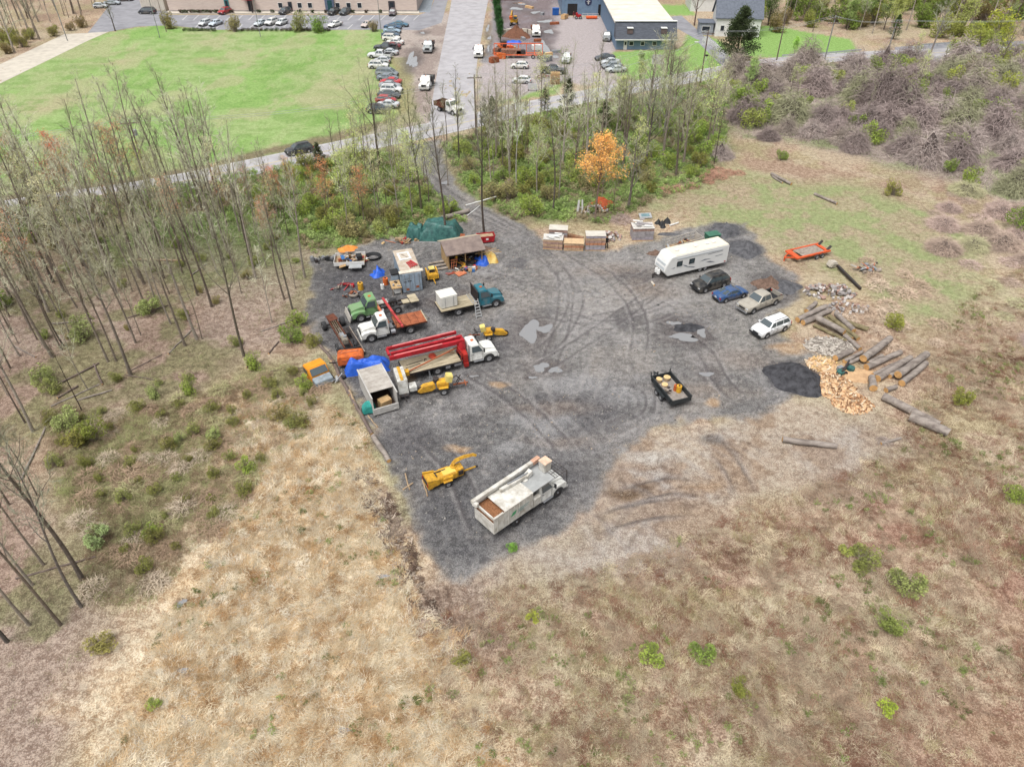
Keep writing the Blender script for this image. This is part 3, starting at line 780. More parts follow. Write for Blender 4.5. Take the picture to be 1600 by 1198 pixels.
 u = MB(); u.box((0, 0, .38), (L_ * .86, W * 1.5, .3)); out['underbody'] = u.mesh('underbody', [PLASTIC])
 tw = .2 if not pk else .26
 wm = MB(); wm.wheel((0, 0, 0), r, tw, n=16); tm = wm.mesh('tyre', [TYRE], smooth=True)
 rm = MB(); rm.disc((0, 0, 0), r * .62, tw * .94, n=12); rimm = rm.mesh('rim', [RIM], smooth=True)
 wj = MB(); wj.wheel((0, 0, 0), r, tw, n=12); wj.disc((0, 0, 0), r * .62, tw * .94, n=10, mi=1); wjm = wj.mesh('wheel', [TYRE, RIM], smooth=True)
 out['tyre'], out['rim'], out['wheelj'] = tm, rimm, wjm
 out['wpos'] = [(fx, s * (W - tw / 2 + .01), r) for s in (-1, 1)] + [(rx, s * (W - tw / 2 + .01), r) for s in (-1, 1)]
 hz = interp(K['hood'], L_ / 2 - .1) - .14
 hl = MB(); hl.box((0, 0, 0), (.26, .36, .15)); out['headlight'] = hl.mesh('headlight', [LAMP], bevel=.03 if full else 0)
 out['hpos'] = [(L_ / 2 - .17, s * W * .68, hz) for s in (-1, 1)]
 tl = MB(); tl.box((0, 0, 0), (.12, .22, .2 if kind in ('sedan', 'coupe', 'pickup') else .34)); out['tail_light'] = tl.mesh('tail_light', [REDLAMP])
 tz = K['belt'] - .18
 out['tpos'] = [(-L_ / 2 + .07, s * W * .78, tz) for s in (-1, 1)]
 gq = MB(); gq.box((L_ / 2 - .03, 0, hz - .05), (.1, W * .85, .16)); gq.box((L_ / 2 - .02, 0, hz - .28), (.1, W * 1.3, .1)); out['grille'] = gq.mesh('grille', [PLASTIC])
 bmp = kind in ('pickup', 'suv')
 for nm, bx in (('front_bumper', L_ / 2 + (.02 if bmp else 0)), ('rear_bumper', -L_ / 2 - (.03 if bmp else 0))):
  bq = MB(); bq.box((bx, 0, .5 if bmp else .43), (.14 if bmp else .08, W * (1.75 if bmp else 1.32), .18)); out[nm] = bq.mesh('bumper', [CHROME if kind == 'pickup' else PLASTIC])
 pl = MB(); pl.box((-L_ / 2 - .03, 0, .68 if kind != 'pickup' else .56), (.03, .34, .16)); out['plate'] = pl.mesh('number_plate', [LAMP])
 dl = MB()
 for s in (-1, 1):
  for xx_ in ([.95, .0, -1.0] if kind != 'coupe' else [.8, -.55]):
   if pk and xx_ < -1: continue
   dl.box((xx_, s * W * .995, .68 if not pk else .85), (.014, .02, .55))
  for xx_ in (.15, -.85): dl.box((xx_, s * (W * .99 + .012), K['belt'] - .16), (.16, .03, .035))
 out['seams'] = dl.mesh('door_seams', [PLASTIC])
 if kind in ('suv', 'minivan'):
  rr_ = MB()
  for s in (-1, 1): rr_.bar((x1 - .3, s * wr * .86, H + .06), (x2 + .1, s * wr * .86, H + .06), .04)
  out['roof_rail'] = rr_.mesh('roof_rail', [DARK])
 if pk:
  bd = MB(); zb0, zb1 = .62, 1.17
  arc = [(rx + (r + .08) * math.cos(R(a)), r + (r + .08) * math.sin(R(a))) for a in range(0, 181, 20)]
  pr = [(-L_ / 2, .5), (-L_ / 2, zb1), (xcab - .02, zb1), (xcab - .02, .45), (arc[0][0], .45)] + arc + [(arc[-1][0], .5)]
  for s in (-1, 1):
   bd.prism(pr, s * (W * .98), s * (W * .98 - .1))
  bd.box((-L_ / 2 + .04, 0, .88), (.07, W * 1.9, .58)); bd.box((xcab - .06, 0, .9), (.06, W * 1.8, .55))
  out['bed'] = bd.mesh('bed', [PAINT])
  bf = MB(); bf.box(((xcab - L_ / 2) / 2, 0, zb0), (L_ / 2 + xcab - .1, W * 1.78, .05))
  for s in (-1, 1): bf.box((rx, s * W * .72, zb0 + .14), (.95, .25, .26)); bf.box(((xcab - L_ / 2) / 2, s * W * .87, .9), (L_ / 2 + xcab - .16, .02, .5))
  for s in (-1, 1): bf.box(((xcab - L_ / 2) / 2, s * W * .93, zb1 + .012), (L_ / 2 + xcab - .1, .1, .02))
  out['bed_liner'] = bf.mesh('bed_liner', [PLASTIC])
 _car[key] = out
 return out
def car(kind, p_rear, p_front, c, label, group=None, full=False, cat=None, name=None, pos=None, head=None, sc_=1.0):
 if pos is None: pos, head = face(p_rear, p_front)
 nm = name or {'sedan': 'sedan_car', 'coupe': 'coupe_car', 'suv': 'suv', 'hatch': 'hatchback_car', 'minivan': 'minivan', 'pickup': 'pickup_truck'}[kind]
 t = thing(nm, label, cat or ('pickup truck' if kind == 'pickup' else 'car'), pos, head, group)
 t.scale = (sc_,) * 3
 M = car_meshes(kind, full); cl = col(c, .8 if max(c) > 190 else KALB)
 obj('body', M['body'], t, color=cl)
 for k in ('windshield', 'rear_window', 'underbody', 'grille', 'front_bumper', 'rear_bumper'): obj(k, M[k], t)
 for w_ in M['side_window']: obj('side_window', w_, t)
 for k in ('bed', 'bed_liner', 'roof_rail'):
  if k in M: obj(k, M[k], t, color=cl)
 for p in M['hpos']: obj('headlight', M['headlight'], t, p)
 for p in M['tpos']: obj('tail_light', M['tail_light'], t, p)
 if full:
  obj('number_plate', M['plate'], t); obj('door_seam', M['seams'], t)['kind'] = 'stuff'
  for p in M['wpos']:
   w_ = obj('wheel', M['tyre'], t, p); obj('rim', M['rim'], w_)
 else:
  for p in M['wpos']: obj('wheel', M['wheelj'], t, p)
 return t
GY = 'cars parked in the row on the grass verge'
# the four cars beside the travel trailer, and the white one below them
car('suv', G(1134, 441), G(1083, 456), (34, 36, 40), 'black boxy SUV parked right below the long white travel trailer', full=True, sc_=1.03)
car('coupe', G(1117, 471), G(1163, 458), (36, 84, 140), 'bright blue two-door coupe parked between the black SUV and the tan pickup', full=True)
car('pickup', G(1213, 467), G(1155, 490), (186, 180, 168), 'tan crew-cab pickup with an empty black bed beside the blue coupe', full=True)
car('suv', G(1226, 508), G(1178, 527), (236, 238, 240), 'white crossover parked by the log pile, nearest the firewood', full=True)
car('suv', G(452, 243), G(485, 236), (52, 58, 66), 'dark grey SUV driving alone on the road past the lawn', full=True).rotation_euler.z += math.pi
# row on the verge (from the lot down to the road): kind, centre px, heading deg, colour, label
ROWC = [('sedan', 625, 42, 170, (60, 120, 150), 'teal blue sedan at the far end of the row, nearest the lot'),
  ('sedan', 614, 46, 170, (46, 92, 130), 'deep blue sedan, second from the far end of the verge row'),
  ('sedan', 613, 52, 172, (150, 176, 196), 'pale blue sedan behind the two blue ones in the verge row'),
  ('sedan', 611, 58, 172, (70, 96, 120), 'steel blue sedan in the verge row just above the cream one'),
  ('suv', 612, 64, 172, (232, 230, 224), 'cream SUV in the verge row above the dark red one'),
  ('sedan', 617, 70, 350, (226, 224, 222), 'white sedan sticking out to the right in the verge row'),
  ('sedan', 612, 76, 350, (128, 30, 44), 'dark red sedan near the top half of the verge row'),
  ('pickup', 603, 79, 352, (60, 66, 78), 'dark slate pickup with its black bed over the grass, farther one'),
  ('sedan', 608, 86, 352, (196, 200, 206), 'silver sedan between the two dark-bedded pickups'),
  ('pickup', 594, 91, 352, (222, 224, 228), 'white pickup with a black bed end reaching into the lawn'),
  ('hatch', 597, 99, 352, (200, 204, 210), 'silver hatchback, second from the gap in the verge row'),
  ('suv', 592, 107, 176, (236, 236, 234), 'white SUV just above the gap in the verge row'),
  ('minivan', 605, 119, 172, (150, 160, 168), 'grey green minivan just below the gap in the verge row'),
  ('sedan', 606, 126, 172, (132, 144, 156), 'grey blue sedan above the long red car in the verge row'),
  ('sedan', 611, 132, 350, (196, 40, 52), 'long bright red sedan in the middle of the lower verge row'),
  ('sedan', 610, 138, 172, (170, 176, 182), 'silver sedan right below the long red car'),
  ('suv', 612, 145, 174, (228, 230, 232), 'white SUV in the lower verge row with roof racks'),
  ('sedan', 608, 153, 172, (60, 70, 76), 'dark teal sedan above the small red car'),
  ('hatch', 604, 161, 172, (186, 40, 46), 'small red hatchback near the road end of the verge row'),
  ('sedan', 606, 168, 352, (204, 208, 212), 'silver sedan, second from the road in the verge row'),
  ('suv', 592, 177, 172, (50, 56, 62), 'dark grey SUV at the road end of the verge row')]
for k, px, py, hd, c, lb in ROWC:
 car(k, None, None, c, lb, GY, pos=G(px, py), head=R(hd + 180))
GL_ = 'cars in the lot by the brick building'
for k, px, py, hd, c, lb in [
  ('minivan', 231, 22, 178, (40, 50, 66), 'dark blue minivan parked beside the white box at the left of the lot'),
  ('suv', 352, 22, 250, (182, 36, 48), 'red SUV parked against the brick wall by the teal door'),
  ('hatch', 321, 40, 250, (206, 210, 214), 'silver car at the hedge, left one of the pair'),
  ('sedan', 338, 40, 250, (196, 208, 220), 'pale blue car at the hedge, right one of the pair'),
  ('sedan', 408, 40, 250, (196, 206, 214), 'grey blue sedan at the hedge between the round bushes, leftmost of three'),
  ('suv', 425, 39, 250, (238, 238, 236), 'white SUV at the hedge, middle of three'),
  ('hatch', 441, 39, 250, (216, 220, 222), 'silver hatchback at the hedge, rightmost of three'),
  ('suv', 446, 22, 250, (70, 78, 88), 'grey SUV against the wall by the narrow door'),
  ('suv', 522, 23, 250, (40, 44, 52), 'black SUV at the blue entrance of the brick building'),
  ('suv', 540, 23, 250, (70, 82, 92), 'slate SUV right of the blue entrance'),
  ('sedan', 524, 42, 240, (238, 238, 236), 'white sedan half behind the green round bush'),
  ('suv', 614, 24, 270, (96, 84, 92), 'mauve grey SUV under the dark loading door'),
  ('sedan', 574, 42, 250, (200, 186, 180), 'beige sedan by the small bare bush'),
  ('hatch', 158, 13, 8, (206, 212, 216), 'silver car by the woods at the left of the service lot'),
  ('sedan', 176, 8, 8, (186, 196, 206), 'pale blue sedan in the service lot by the woods'),
  ('sedan', 196, 2, 8, (120, 108, 108), 'brown sedan at the top edge of the service lot')]:
 car(k, None, None, c, lb, GL_, pos=G(px, py), head=R(hd))
for k, px, py, hd, c, lb in [
  ('hatch', 812, 107, 172, (232, 232, 228), 'white hatchback on the grass right below the orange frame'),
  ('hatch', 815, 130, 172, (226, 228, 230), 'white hatchback on the grass, the lower of two'),
  ('pickup', 864, 115, 352, (44, 50, 58), 'black pickup parked behind the pallet stack'),
  ('pickup', 885, 96, 262, (224, 228, 230), 'white pickup facing the road in the yard entrance'),
  ('pickup', 948, 62, 262, (150, 156, 160), 'grey pickup beside the blue workshop wall'),
  ('sedan', 945, 94, 192, (62, 72, 88), 'dark sedan, topmost of four at the front office'),
  ('sedan', 953, 101, 192, (200, 206, 210), 'silver white sedan, second of four at the front office'),
  ('sedan', 956, 107, 192, (150, 160, 168), 'grey sedan, third of four at the front office'),
  ('sedan', 962, 113, 190, (190, 198, 200), 'silver sedan, nearest of four at the front office'),
  ('sedan', 1492, 91, 176, (230, 230, 228), 'white sedan parked beyond the bramble thicket by the far road')]:
 car(k, None, None, c, lb, None, pos=G(px, py), head=R(hd))
# ================================================================== MEDIUM TRUCKS (local: +x forward, origin on the ground midway between the axles)
WOODDECK = mat('weathered_deck_boards', (196, 184, 158), .85, vary=.3, size=.5, col2=(152, 140, 116), stretch=(.3, 1, 1))
RUST = mat('rust_steel', (176, 104, 70), .85, vary=.3, size=.5, col2=(128, 72, 50))
WHITEP = mat('white_steel', (226, 226, 222), .5, size=.5, col2=(170, 166, 156))
REDP = mat('crane_red', (198, 44, 56), .45, size=.7, col2=(148, 38, 44))
YELP = mat('machine_yellow', (234, 180, 56), .5, size=.35, col2=(176, 132, 58))
ORAP = mat('machine_orange', (230, 118, 54), .55, size=.4, col2=(172, 90, 54))
GREYP = mat('grey_steel', (150, 152, 156), .6, vary=.3, size=.4)
def wheel_part(t, p, r, w, name='wheel', rim=RIM, key={}):
 k = (round(r, 2), round(w, 2), rim.name)
 if k not in key:
  a = MB(); a.wheel((0, 0, 0), r, w, n=18); b_ = MB(); b_.disc((0, 0, 0), r * .56, w * .92, n=14, dish=.07)
  c_ = MB(); c_.tube([(0, -w * .49, 0), (0, w * .49, 0)], r * .18, 8)
  key[k] = (a.mesh('tyre', [TYRE], smooth=True), b_.mesh('rim', [rim], smooth=True), c_.mesh('hub', [GREYP]))
 o = obj(name, key[k][0], t, p); obj('rim', key[k][1], o); obj('hub', key[k][2], o)
 return o
def truck(name, label, cat, rear, front, c, wb=None, cab_len=1.5, side_y=1.0, deck_back=2.0, axles=1, rimm=RIM, hoodk=1.0, cx=None):
 """conventional cab truck; rear/front: ground points of the axle centres"""
 pos, head = face(rear, front)
 wb = wb or (front - rear).length
 t = thing(name, label, cat, pos, head)
 F, B = wb / 2, -wb / 2
 cl = col(c, .8 if max(c) > 215 else KALB)
 m = MB()   # hood and fenders
 xc = F - .55   # cab front (firewall)
 hood = [(xc, .95), (xc, 1.72), (F + .2, 1.6), (F + .85, 1.42), (F + .98, 1.2), (F + .98, .8), (F + .9, .62)]
 m.prism(hood, -.62, .62)
 for s in (-1, 1):
  arc = [(F + .62 * math.cos(R(a)), .5 + .62 * math.sin(R(a))) for a in range(10, 181, 17)]
  pr = [(F + .95, .6), (F + .97, 1.1), (F + .7, 1.32), (F + .1, 1.36), (xc - .02, 1.3), (xc - .02, .62)] + arc[::-1]
  m.prism(pr, s * .6, s * 1.12)
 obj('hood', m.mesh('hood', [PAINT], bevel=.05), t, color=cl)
 cab = MB(); zr = 2.52
 cp = [(xc, .62), (xc, 1.72), (xc - .5, 2.44), (xc - .7, zr), (xc - cab_len + .05, zr), (xc - cab_len, 2.3), (xc - cab_len - .03, .62)]
 cab.prism(cp, -1.06, 1.06)
 q = cab.mesh('cab', [PAINT])
 for v in q.vertices:
  if v.co.z > 1.8: v.co.y *= .86
 bm = bmesh.new(); bm.from_mesh(q)
 bmesh.ops.recalc_face_normals(bm, faces=bm.faces)
 bmesh.ops.bevel(bm, geom=[e for e in bm.edges if e.calc_face_angle(0) > R(20)], offset=.05, segments=2, affect='EDGES')
 bm.to_mesh(q); bm.free()
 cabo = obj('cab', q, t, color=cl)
 g = MB()
 def yz(z): return 1.06 * (1 - .14 * max(0, min(1, (z - 1.72) / .72)))
 g.add([(xc - .02 + .03, -.88, 1.8), (xc + .01, .88, 1.8), (xc - .43, .8, 2.38), (xc - .43, -.8, 2.38)], [(0, 1, 2, 3)])
 g.build('windshield', GLASS, t)
 for s in (-1, 1):
  g = MB(); ya, yb = 1.06 * (1 - .14 * .0) + .004, .915
  pts = [(xc - .12, 1.68), (xc - .5, 2.32), (xc - cab_len + .22, 2.32), (xc - cab_len + .22, 1.68)]
  vs = []
  for off in (.012, -.02):
   for x, z in pts: vs.append((x, s * (1.06 - .148 * max(0, (z - 1.72) / .72) * 1.0 + off), z))
  g.add(vs, [(0, 1, 2, 3), (7, 6, 5, 4), (0, 1, 5, 4), (1, 2, 6, 5), (2, 3, 7, 6), (3, 0, 4, 7)])
  g.build('side_window', GLASS, t)
  g = MB(); g.box((xc - .05, s * 1.3, 1.9), (.1, .2, .42)); g.bar((xc - .15, s * 1.05, 1.7), (xc - .05, s * 1.25, 1.75), .03); g.bar((xc - .15, s * 1.02, 2.1), (xc - .05, s * 1.25, 2.05), .03)
  g.build('mirror', PLASTIC, t)
  g = MB(); g.box((F + .96, s * .85, .98), (.08, .3, .2)); g.build('headlight', LAMP, t)
  g = MB(); g.box((xc - .6, s * .98, .52), (1.1, .32, .1)); g.build('step', GREYP, t)
  wheel_part(t, (F, s * .98, .5), .5, .27, rim=rimm)
  for a in range(axles): wheel_part(t, (B - a * 1.25, s * .88, .5), .5, .52, rim=rimm)
  g = MB(); g.box((xc - cab_len * .5, s * 1.075, 1.05), (.02, .02, .02)); g.box((xc - .2, s * 1.066, 1.15), (.016, .02, .95)); g.box((xc - cab_len + .15, s * 1.066, 1.15), (.016, .02, .95)); g.box((xc - cab_len + .3, s * 1.07, 1.45), (.2, .03, .04))
  g.build('door_seam', PLASTIC, t)['kind'] = 'stuff'
 g = MB(); g.box((F + 1.0, 0, 1.1), (.06, 1.0, .42))
 for i in range(4): g.box((F + 1.03, 0, .96 + .1 * i), (.03, .96, .03))
 g.build('grille', PLASTIC, t)
 g = MB(); g.box((F + 1.08, 0, .6), (.14, 2.2, .24)); g.build('bumper', CHROME if max(c) < 210 else WHITEP, t, bevel=.02)
 g = MB()
 for y in (-.42, .42): g.box(((F - .3 + B - deck_back) / 2, y, .82), (F - .3 - (B - deck_back), .09, .24))
 for x in np.linspace(B - deck_back + .15, F - 1.6, 6): g.box((x, 0, .8), (.1, .8, .16))
 for a in range(axles):
  g.tube([(B - a * 1.25, -.8, .5), (B - a * 1.25, .8, .5)], .09, 8); g.lathe([(0, -.2), (.2, -.12), (.22, 0), (.2, .12), (0, .2)], 10, c=(B - a * 1.25, 0, .5))
 g.tube([(F, -.8, .5), (F, .8, .5)], .07, 8); g.tube([(B, 0, .55), (F - 1.2, 0, .7)], .05, 6)
 g.build('frame', DARK, t)
 g = MB(); g.tube([(xc - cab_len - .2, .78, .68), (xc - cab_len + .9 - 1.6 - .0, .78, .68)], .28, 12); g.build('fuel_tank', CHROME, t, smooth=True)
 g = MB(); g.box((xc - cab_len * .62, 0, zr + .03), (.3, .3, .05)); g.build('roof_marker_light', ORAP, t)
 return t, F, B, xc - cab_len
def planks(t, x0, x1, y0, y1, z, n, m, axis='y', th_=.05, name='plank'):
 """deck boards side by side, each a part"""
 me = MB()
 if axis == 'y':   # boards run along x
  w = (y1 - y0) / n; me.box((0, 0, 0), (x1 - x0, w * .94, th_)); me = me.mesh(name, [m])
  for i in range(n): obj(name, me, t, ((x0 + x1) / 2, y0 + w * (i + .5), z + rnd.uniform(-.006, .006)))
 else:
  w = (x1 - x0) / n; me.box((0, 0, 0), (w * .94, y1 - y0, th_)); me = me.mesh(name, [m])
  for i in range(n): obj(name, me, t, (x0 + w * (i + .5), (y0 + y1) / 2, z + rnd.uniform(-.006, .006)))
def side_ax(near_r, near_f, off):
 """axle centres from the wheel contact points on the near side (off = metres to the centreline, to the left of travel positive)"""
 d = (near_f - near_r).normalized(); n = Vector((-d.y, d.x, 0))
 return near_r + n * off, near_f + n * off
# --- teal flatbed with a white crate on it
r_, f_ = side_ax(G(716.6, 493), G(775, 479.5), 1.0)
t, F, B, xb = truck('flatbed_truck', 'teal flatbed truck with a bulky white crate on its worn wooden deck', 'truck', r_, f_, (24, 118, 138), deck_back=1.9)
planks(t, B - 2.1, xb - .35, -1.2, 1.2, 1.12, 8, WOODDECK)
m = MB(); m.box(((B - 2.1 + xb - .35) / 2, 0, 1.03), (xb - .35 - B + 2.1, 2.3, .1)); m.box((B - 2.13, 0, 1.02), (.08, 2.44, .2)); m.build('deck_frame', DARK, t)
m = MB()
for y in np.linspace(-1.1, 1.1, 9): m.bar((xb - .25, y, 1.1), (xb - .25, y, 2.6), .06)
m.box((xb - .25, 0, 2.62), (.1, 2.36, .1)); m.box((xb - .25, 0, 1.15), (.1, 2.36, .1)); m.box((xb - .22, 0, 1.8), (.03, 2.2, 1.2)); m.build('headboard', DARK, t)
TEAL = t
def local(t, p):
 return t.matrix_basis @ Vector(p)
cr_ = thing('crate', 'large white plastic-wrapped crate standing on the deck of the teal truck', 'crate', local(t, (B - .95, .15, 1.15)), t.rotation_euler.z + .03)
m = MB(); m.box((0, 0, .74), (2.0, 1.75, 1.42)); m.build('crate_box', mat('white_wrap', (232, 230, 222), .5, vary=.1, size=.6, bump=.03), cr_, bevel=.07)
m = MB(); m.box((0, .05, 1.47), (2.06, 1.8, .05)); m.build('crate_lid', mat('white_wrap', ()), cr_, bevel=.02)
m = MB(); m.bar((-.5, -.9, .0), (-.5, -.9, 1.46), .05, .02); m.bar((.5, -.9, .0), (.5, -.9, 1.46), .05, .02); m.build('strap', GREYP, cr_)
ALU = mat('aluminium', (206, 208, 210), .4, .4, vary=.1)
ld = thing('step_ladder', 'open white stepladder standing beside the teal flatbed', 'ladder', local(t, (-.35, -1.9, 0)), t.rotation_euler.z)
for s in (-1, 1):
 m = MB(); m.bar((s * .36, -.55, 0), (s * .2, .32, 2.05), .06, .09); m.build('rail', ALU, ld)
for i in range(6):
 k = (i + .7) / 6.4; m = MB(); m.box((0, -.55 + .87 * k, 2.05 * k), (.72 - .3 * k, .12, .05)); m.build('rung', ALU, ld)
ld2 = thing('aluminium_ladder', 'aluminium ladder lying flat across the deck of the teal truck', 'ladder', local(t, (-.3, 0, 1.18)), t.rotation_euler.z)
for s in (-1, 1):
 m = MB(); m.bar((s * .22, -1.15, .03), (s * .22, 1.2, .03), .05, .05); m.build('rail', ALU, ld2)
for i in range(7):
 m = MB(); m.bar((-.22, -1 + i * .33, .03), (.22, -1 + i * .33, .03), .04); m.build('rung', ALU, ld2)
# --- green cab and chassis
r_, f_ = side_ax(G(622, 486), G(564, 502.5), -1.0)
r_, f_ = side_ax(G(622, 490), G(565, 503), -.0)
d_ = (f_ - r_).normalized(); n_ = Vector((-d_.y, d_.x, 0)) * -1.0
t, F, B, xb = truck('chassis_truck', 'green cab truck with a bare chassis and no bed, left of the white one', 'truck', r_ + n_, f_ + n_, (126, 170, 116), deck_back=2.6)
GREEN = t
m = MB(); m.box((B - 2.2, 0, 1.0), (1.0, 1.7, .1)); m.box((B - 1.2, .3, 1.0), (.8, .9, .06)); m.build('rear_plate', WOODDECK, t)
m = MB(); m.box((xb - .9, -.55, 1.05), (1.3, .8, .12)); m.build('side_plate', WHITEP, t)
m = MB(); m.box((F + 1.25, 0, .7), (.1, 2.5, .7), rot=(0, -15, 0)); m.build('plow_frame', mat('pale_steel', (196, 190, 182), .7, vary=.2), t)
# --- white cab with the rust-coloured bed
r_, f_ = G(642, 521), G(581.4, 534.5)
d_ = (f_ - r_).normalized(); n_ = Vector((-d_.y, d_.x, 0)) * -1.0
t, F, B, xb = truck('flatbed_truck', 'white cab truck with a short rust-red steel bed over its rear wheels', 'truck', r_ + n_, f_ + n_, (226, 226, 222), deck_back=2.0)
WHT = t
x0, x1 = B - 1.9, B + 1.55
for i in range(4):
 w_ = (x1 - x0) / 4; m = MB(); m.box((x0 + w_ * (i + .5), 0, 1.28), (w_ * .96, 2.36, .06)); m.build('bed_panel', RUST, t)
m = MB(); m.box(((x0 + x1) / 2, 0, 1.18), (x1 - x0, 2.3, .12)); m.bar((x0, -1.2, 1.2), (x0, 1.2, 1.2), .12, .2)
for s in (-1, 1): m.bar((x1, s * 1.15, 1.2), (x1, s * 1.15, 2.0), .06); m.bar((x1, s * 1.15, 2.0), (x1 - 1.1, s * 1.15, 1.3), .05)
m.bar((x1, -1.15, 2.0), (x1, 1.15, 2.0), .06); m.build('bed_frame', mat('dark_rust', (110, 66, 50), .9, vary=.3), t)
m = MB(); m.bar((x0 - .02, -1.2, 1.3), (x0 - .02, 1.2, 1.3), .1, .1); m.bar((x0 - .03, -1.1, 1.1), (x0 - .9, -1.1, .1), .12, .06); m.build('ramp', WOODDECK, t)
m = MB(); m.box(((xb + x1) / 2, 0, .96), (xb - x1 - .4, 1.0, .05)); m.build('frame_cover', GREYP, t)
# loose booms resting across the two trucks
bmk = tag(obj('steel_boom', None), 'x', 'x'); bpy.data.objects.remove(bmk)
def boom(a, b, w, h, m_, label, name='steel_boom', cat='steel beam', ends=True):
 a, b = Vector(a), Vector(b)
 t = thing(name, label, cat, (a.x, a.y, 0), 0)
 q = MB(); q.bar(a - t.location, b - t.location, w, h); q.build('tube', m_, t, bevel=.02)
 d = (b - a).normalized()
 if ends:
  q = MB(); q.bar(a - t.location - d * .05, a - t.location + d * .25, w * 1.5, h * 1.4); q.build('end_collar', m_, t, bevel=.02)
 return t
PINK = mat('faded_red', (208, 84, 84), .6, vary=.2, size=.8, col2=(186, 62, 66))
PORA = mat('faded_orange', (214, 140, 104), .7, vary=.25, size=.6, col2=(186, 104, 70))
boom(G(616, 519, .55), G(587, 474, 1.5), .26, .26, PORA, 'faded orange outrigger beam lying between the green and the white cab')
boom(G(629, 510, 1.5), G(598, 466, 1.3), .24, .24, PINK, 'pinkish red steel beam lying across the chassis of the green truck', ends=False)
# --- white crane truck
r_, f_ = side_ax(G(684, 585), G(764, 565), 1.0)
t, F, B, xb = truck('crane_truck', 'white crane truck carrying a long folded bright red boom over a timber deck', 'crane truck', r_, f_, (240, 240, 236), deck_back=3.2)
CRN = t
dx0 = B - 3.4; dx1 = xb - 1.1
planks(t, dx0, dx1, -1.25, 1.25, 1.16, 9, WOODDECK)
m = MB(); m.box(((dx0 + dx1) / 2, 0, 1.06), (dx1 - dx0, 2.4, .12)); m.box((dx0 - .04, 0, 1.05), (.1, 2.56, .24))
for s in (-1, 1): m.box(((dx0 + dx1) / 2, s * 1.27, 1.1), (dx1 - dx0, .05, .16))
m.build('deck_frame', DARK, t)
m = MB();
for s in (-1, 1):
 m.box((dx1 + .55, s * 1.0, 1.15), (.45, .5, 1.3)); m.box((dx1 + .55, s * 1.2, .55), (.5, .3, .5))
m.box((dx1 + .55, 0, 1.5), (.6, 1.7, .5)); m.build('outrigger_frame', mat('crane_dark_red', (186, 52, 44), .5, vary=.25, col2=(150, 40, 38)), t, bevel=.02)
m = MB(); m.lathe([(.0, 0), (.5, 0), (.45, .6), (.35, .9), (0, .9)], 14, c=(dx1 + .55, .2, 1.75)); m.build('turret', REDP, t, smooth=True)
m = MB()
for s in (-1, 1): m.bar((dx1 + .05, s * 1.2, 1.2), (dx1 + .05, s * 1.2, 2.3), .06)
m.bar((dx1 + .05, -1.2, 2.3), (dx1 + .05, 1.2, 2.3), .06); m.bar((dx1 + .05, -1.2, 1.75), (dx1 + .05, 1.2, 1.75), .05); m.build('headboard', mat('crane_dark_red', ()), t)
def boomseg(nm, ya, za, yb, zb_, xa, xbk, w, h, m_=REDP):
 q = MB(); q.bar((xa, ya, za), (xbk, yb, zb_), w, h); return q.build(nm, m_, t, bevel=.025)
xe = dx0 - .9
ms = boomseg('main_boom', .1, 2.65, .35, 2.45, dx1 + .9, xe - .2, .34, .42)
q = MB(); q.bar((dx1 + .0, .0, 2.35), (xe + 1.6, .1, 2.2), .12, .1); q.build('boom_cylinder', CHROME, ms)
boomseg('inner_boom', .75, 2.75, .95, 2.5, dx1 + .7, xe + .1, .3, .36)
boomseg('outer_boom', 1.5, 2.9, 1.75, 2.65, dx1 + .5, xe - .1, .28, .34)
q = MB(); q.bar((xe - .1, .85, 2.48), (xe - .1, 1.75, 2.62), .26, .3); q.build('boom_knuckle', REDP, t, bevel=.03)
q = MB(); q.bar((dx1 + .75, .0, 2.62), (dx1 + .75, .95, 2.75), .26, .3); q.build('boom_knuckle', REDP, t, bevel=.03)
PKR = mat('boom_highlight_pink', (222, 128, 128), .5, vary=.15)  # pale strips paint the highlight along the boom tops
for (ya, za, yb, zb_, xa, xk) in ((.1, 2.88, .35, 2.68, dx1 - 1.5, xe + .3), (.75, 2.95, .95, 2.7, dx1 + .2, xe + 3.8), (1.5, 3.09, 1.75, 2.84, dx1 + .3, xe + .5)):
 q = MB(); q.bar((xa, ya, za), (xk, yb, zb_), .18, .03); q.build('boom_highlight_strip', PKR, ms)
q = MB(); q.bar((dx1 - 1.0, .95, 2.3), (xe + 1.9, 1.3, 2.15), .5, .07); q.build('boom_plate', mat('boom_orange', (214, 96, 70), .6, vary=.2), t)
q = MB(); q.bar((dx0 + .1, -1.15, 1.35), (dx1 + .2, .2, 1.95), .1, .12); q.bar((dx0 + .1, -1.15, 1.35), (dx0 - .3, -1.25, 1.4), .2, .2); q.bar((dx1 - 1.2, -.1, 1.8), (dx1 - .3, .3, 1.3), .05); q.build('diagonal_strut', mat('rust_boom', (186, 110, 76), .8, vary=.3), t)
for xx_ in (dx0 + .75, dx0 + 3.1):
 q = MB(); q.bar((xx_, -1.28, 1.2), (xx_ - .1, 1.26, 1.2), .07, .03); q.build('tie_strap', WOODDECK, t)
q = MB(); q.tube([(dx0 + .5, .2, 1.21), (dx0 + 2.3, .35, 1.24)], .03, 5); q.tube([(dx0 + .3, -.25, 1.21), (dx0 + 1.9, -.1, 1.23)], .03, 5); q.tube([(dx0 + 2.4, .2, 1.25), (dx0 + 2.55, .45, 1.3), (dx0 + 2.7, .35, 1.25)], .05, 6); q.build('steel_rod', DARK, t)
bk = thing('hook_block', 'red crane hook block lying on the deck of the crane truck', 'hook block', local(t, (dx0 + 3.4, .55, 1.2)), t.rotation_euler.z)
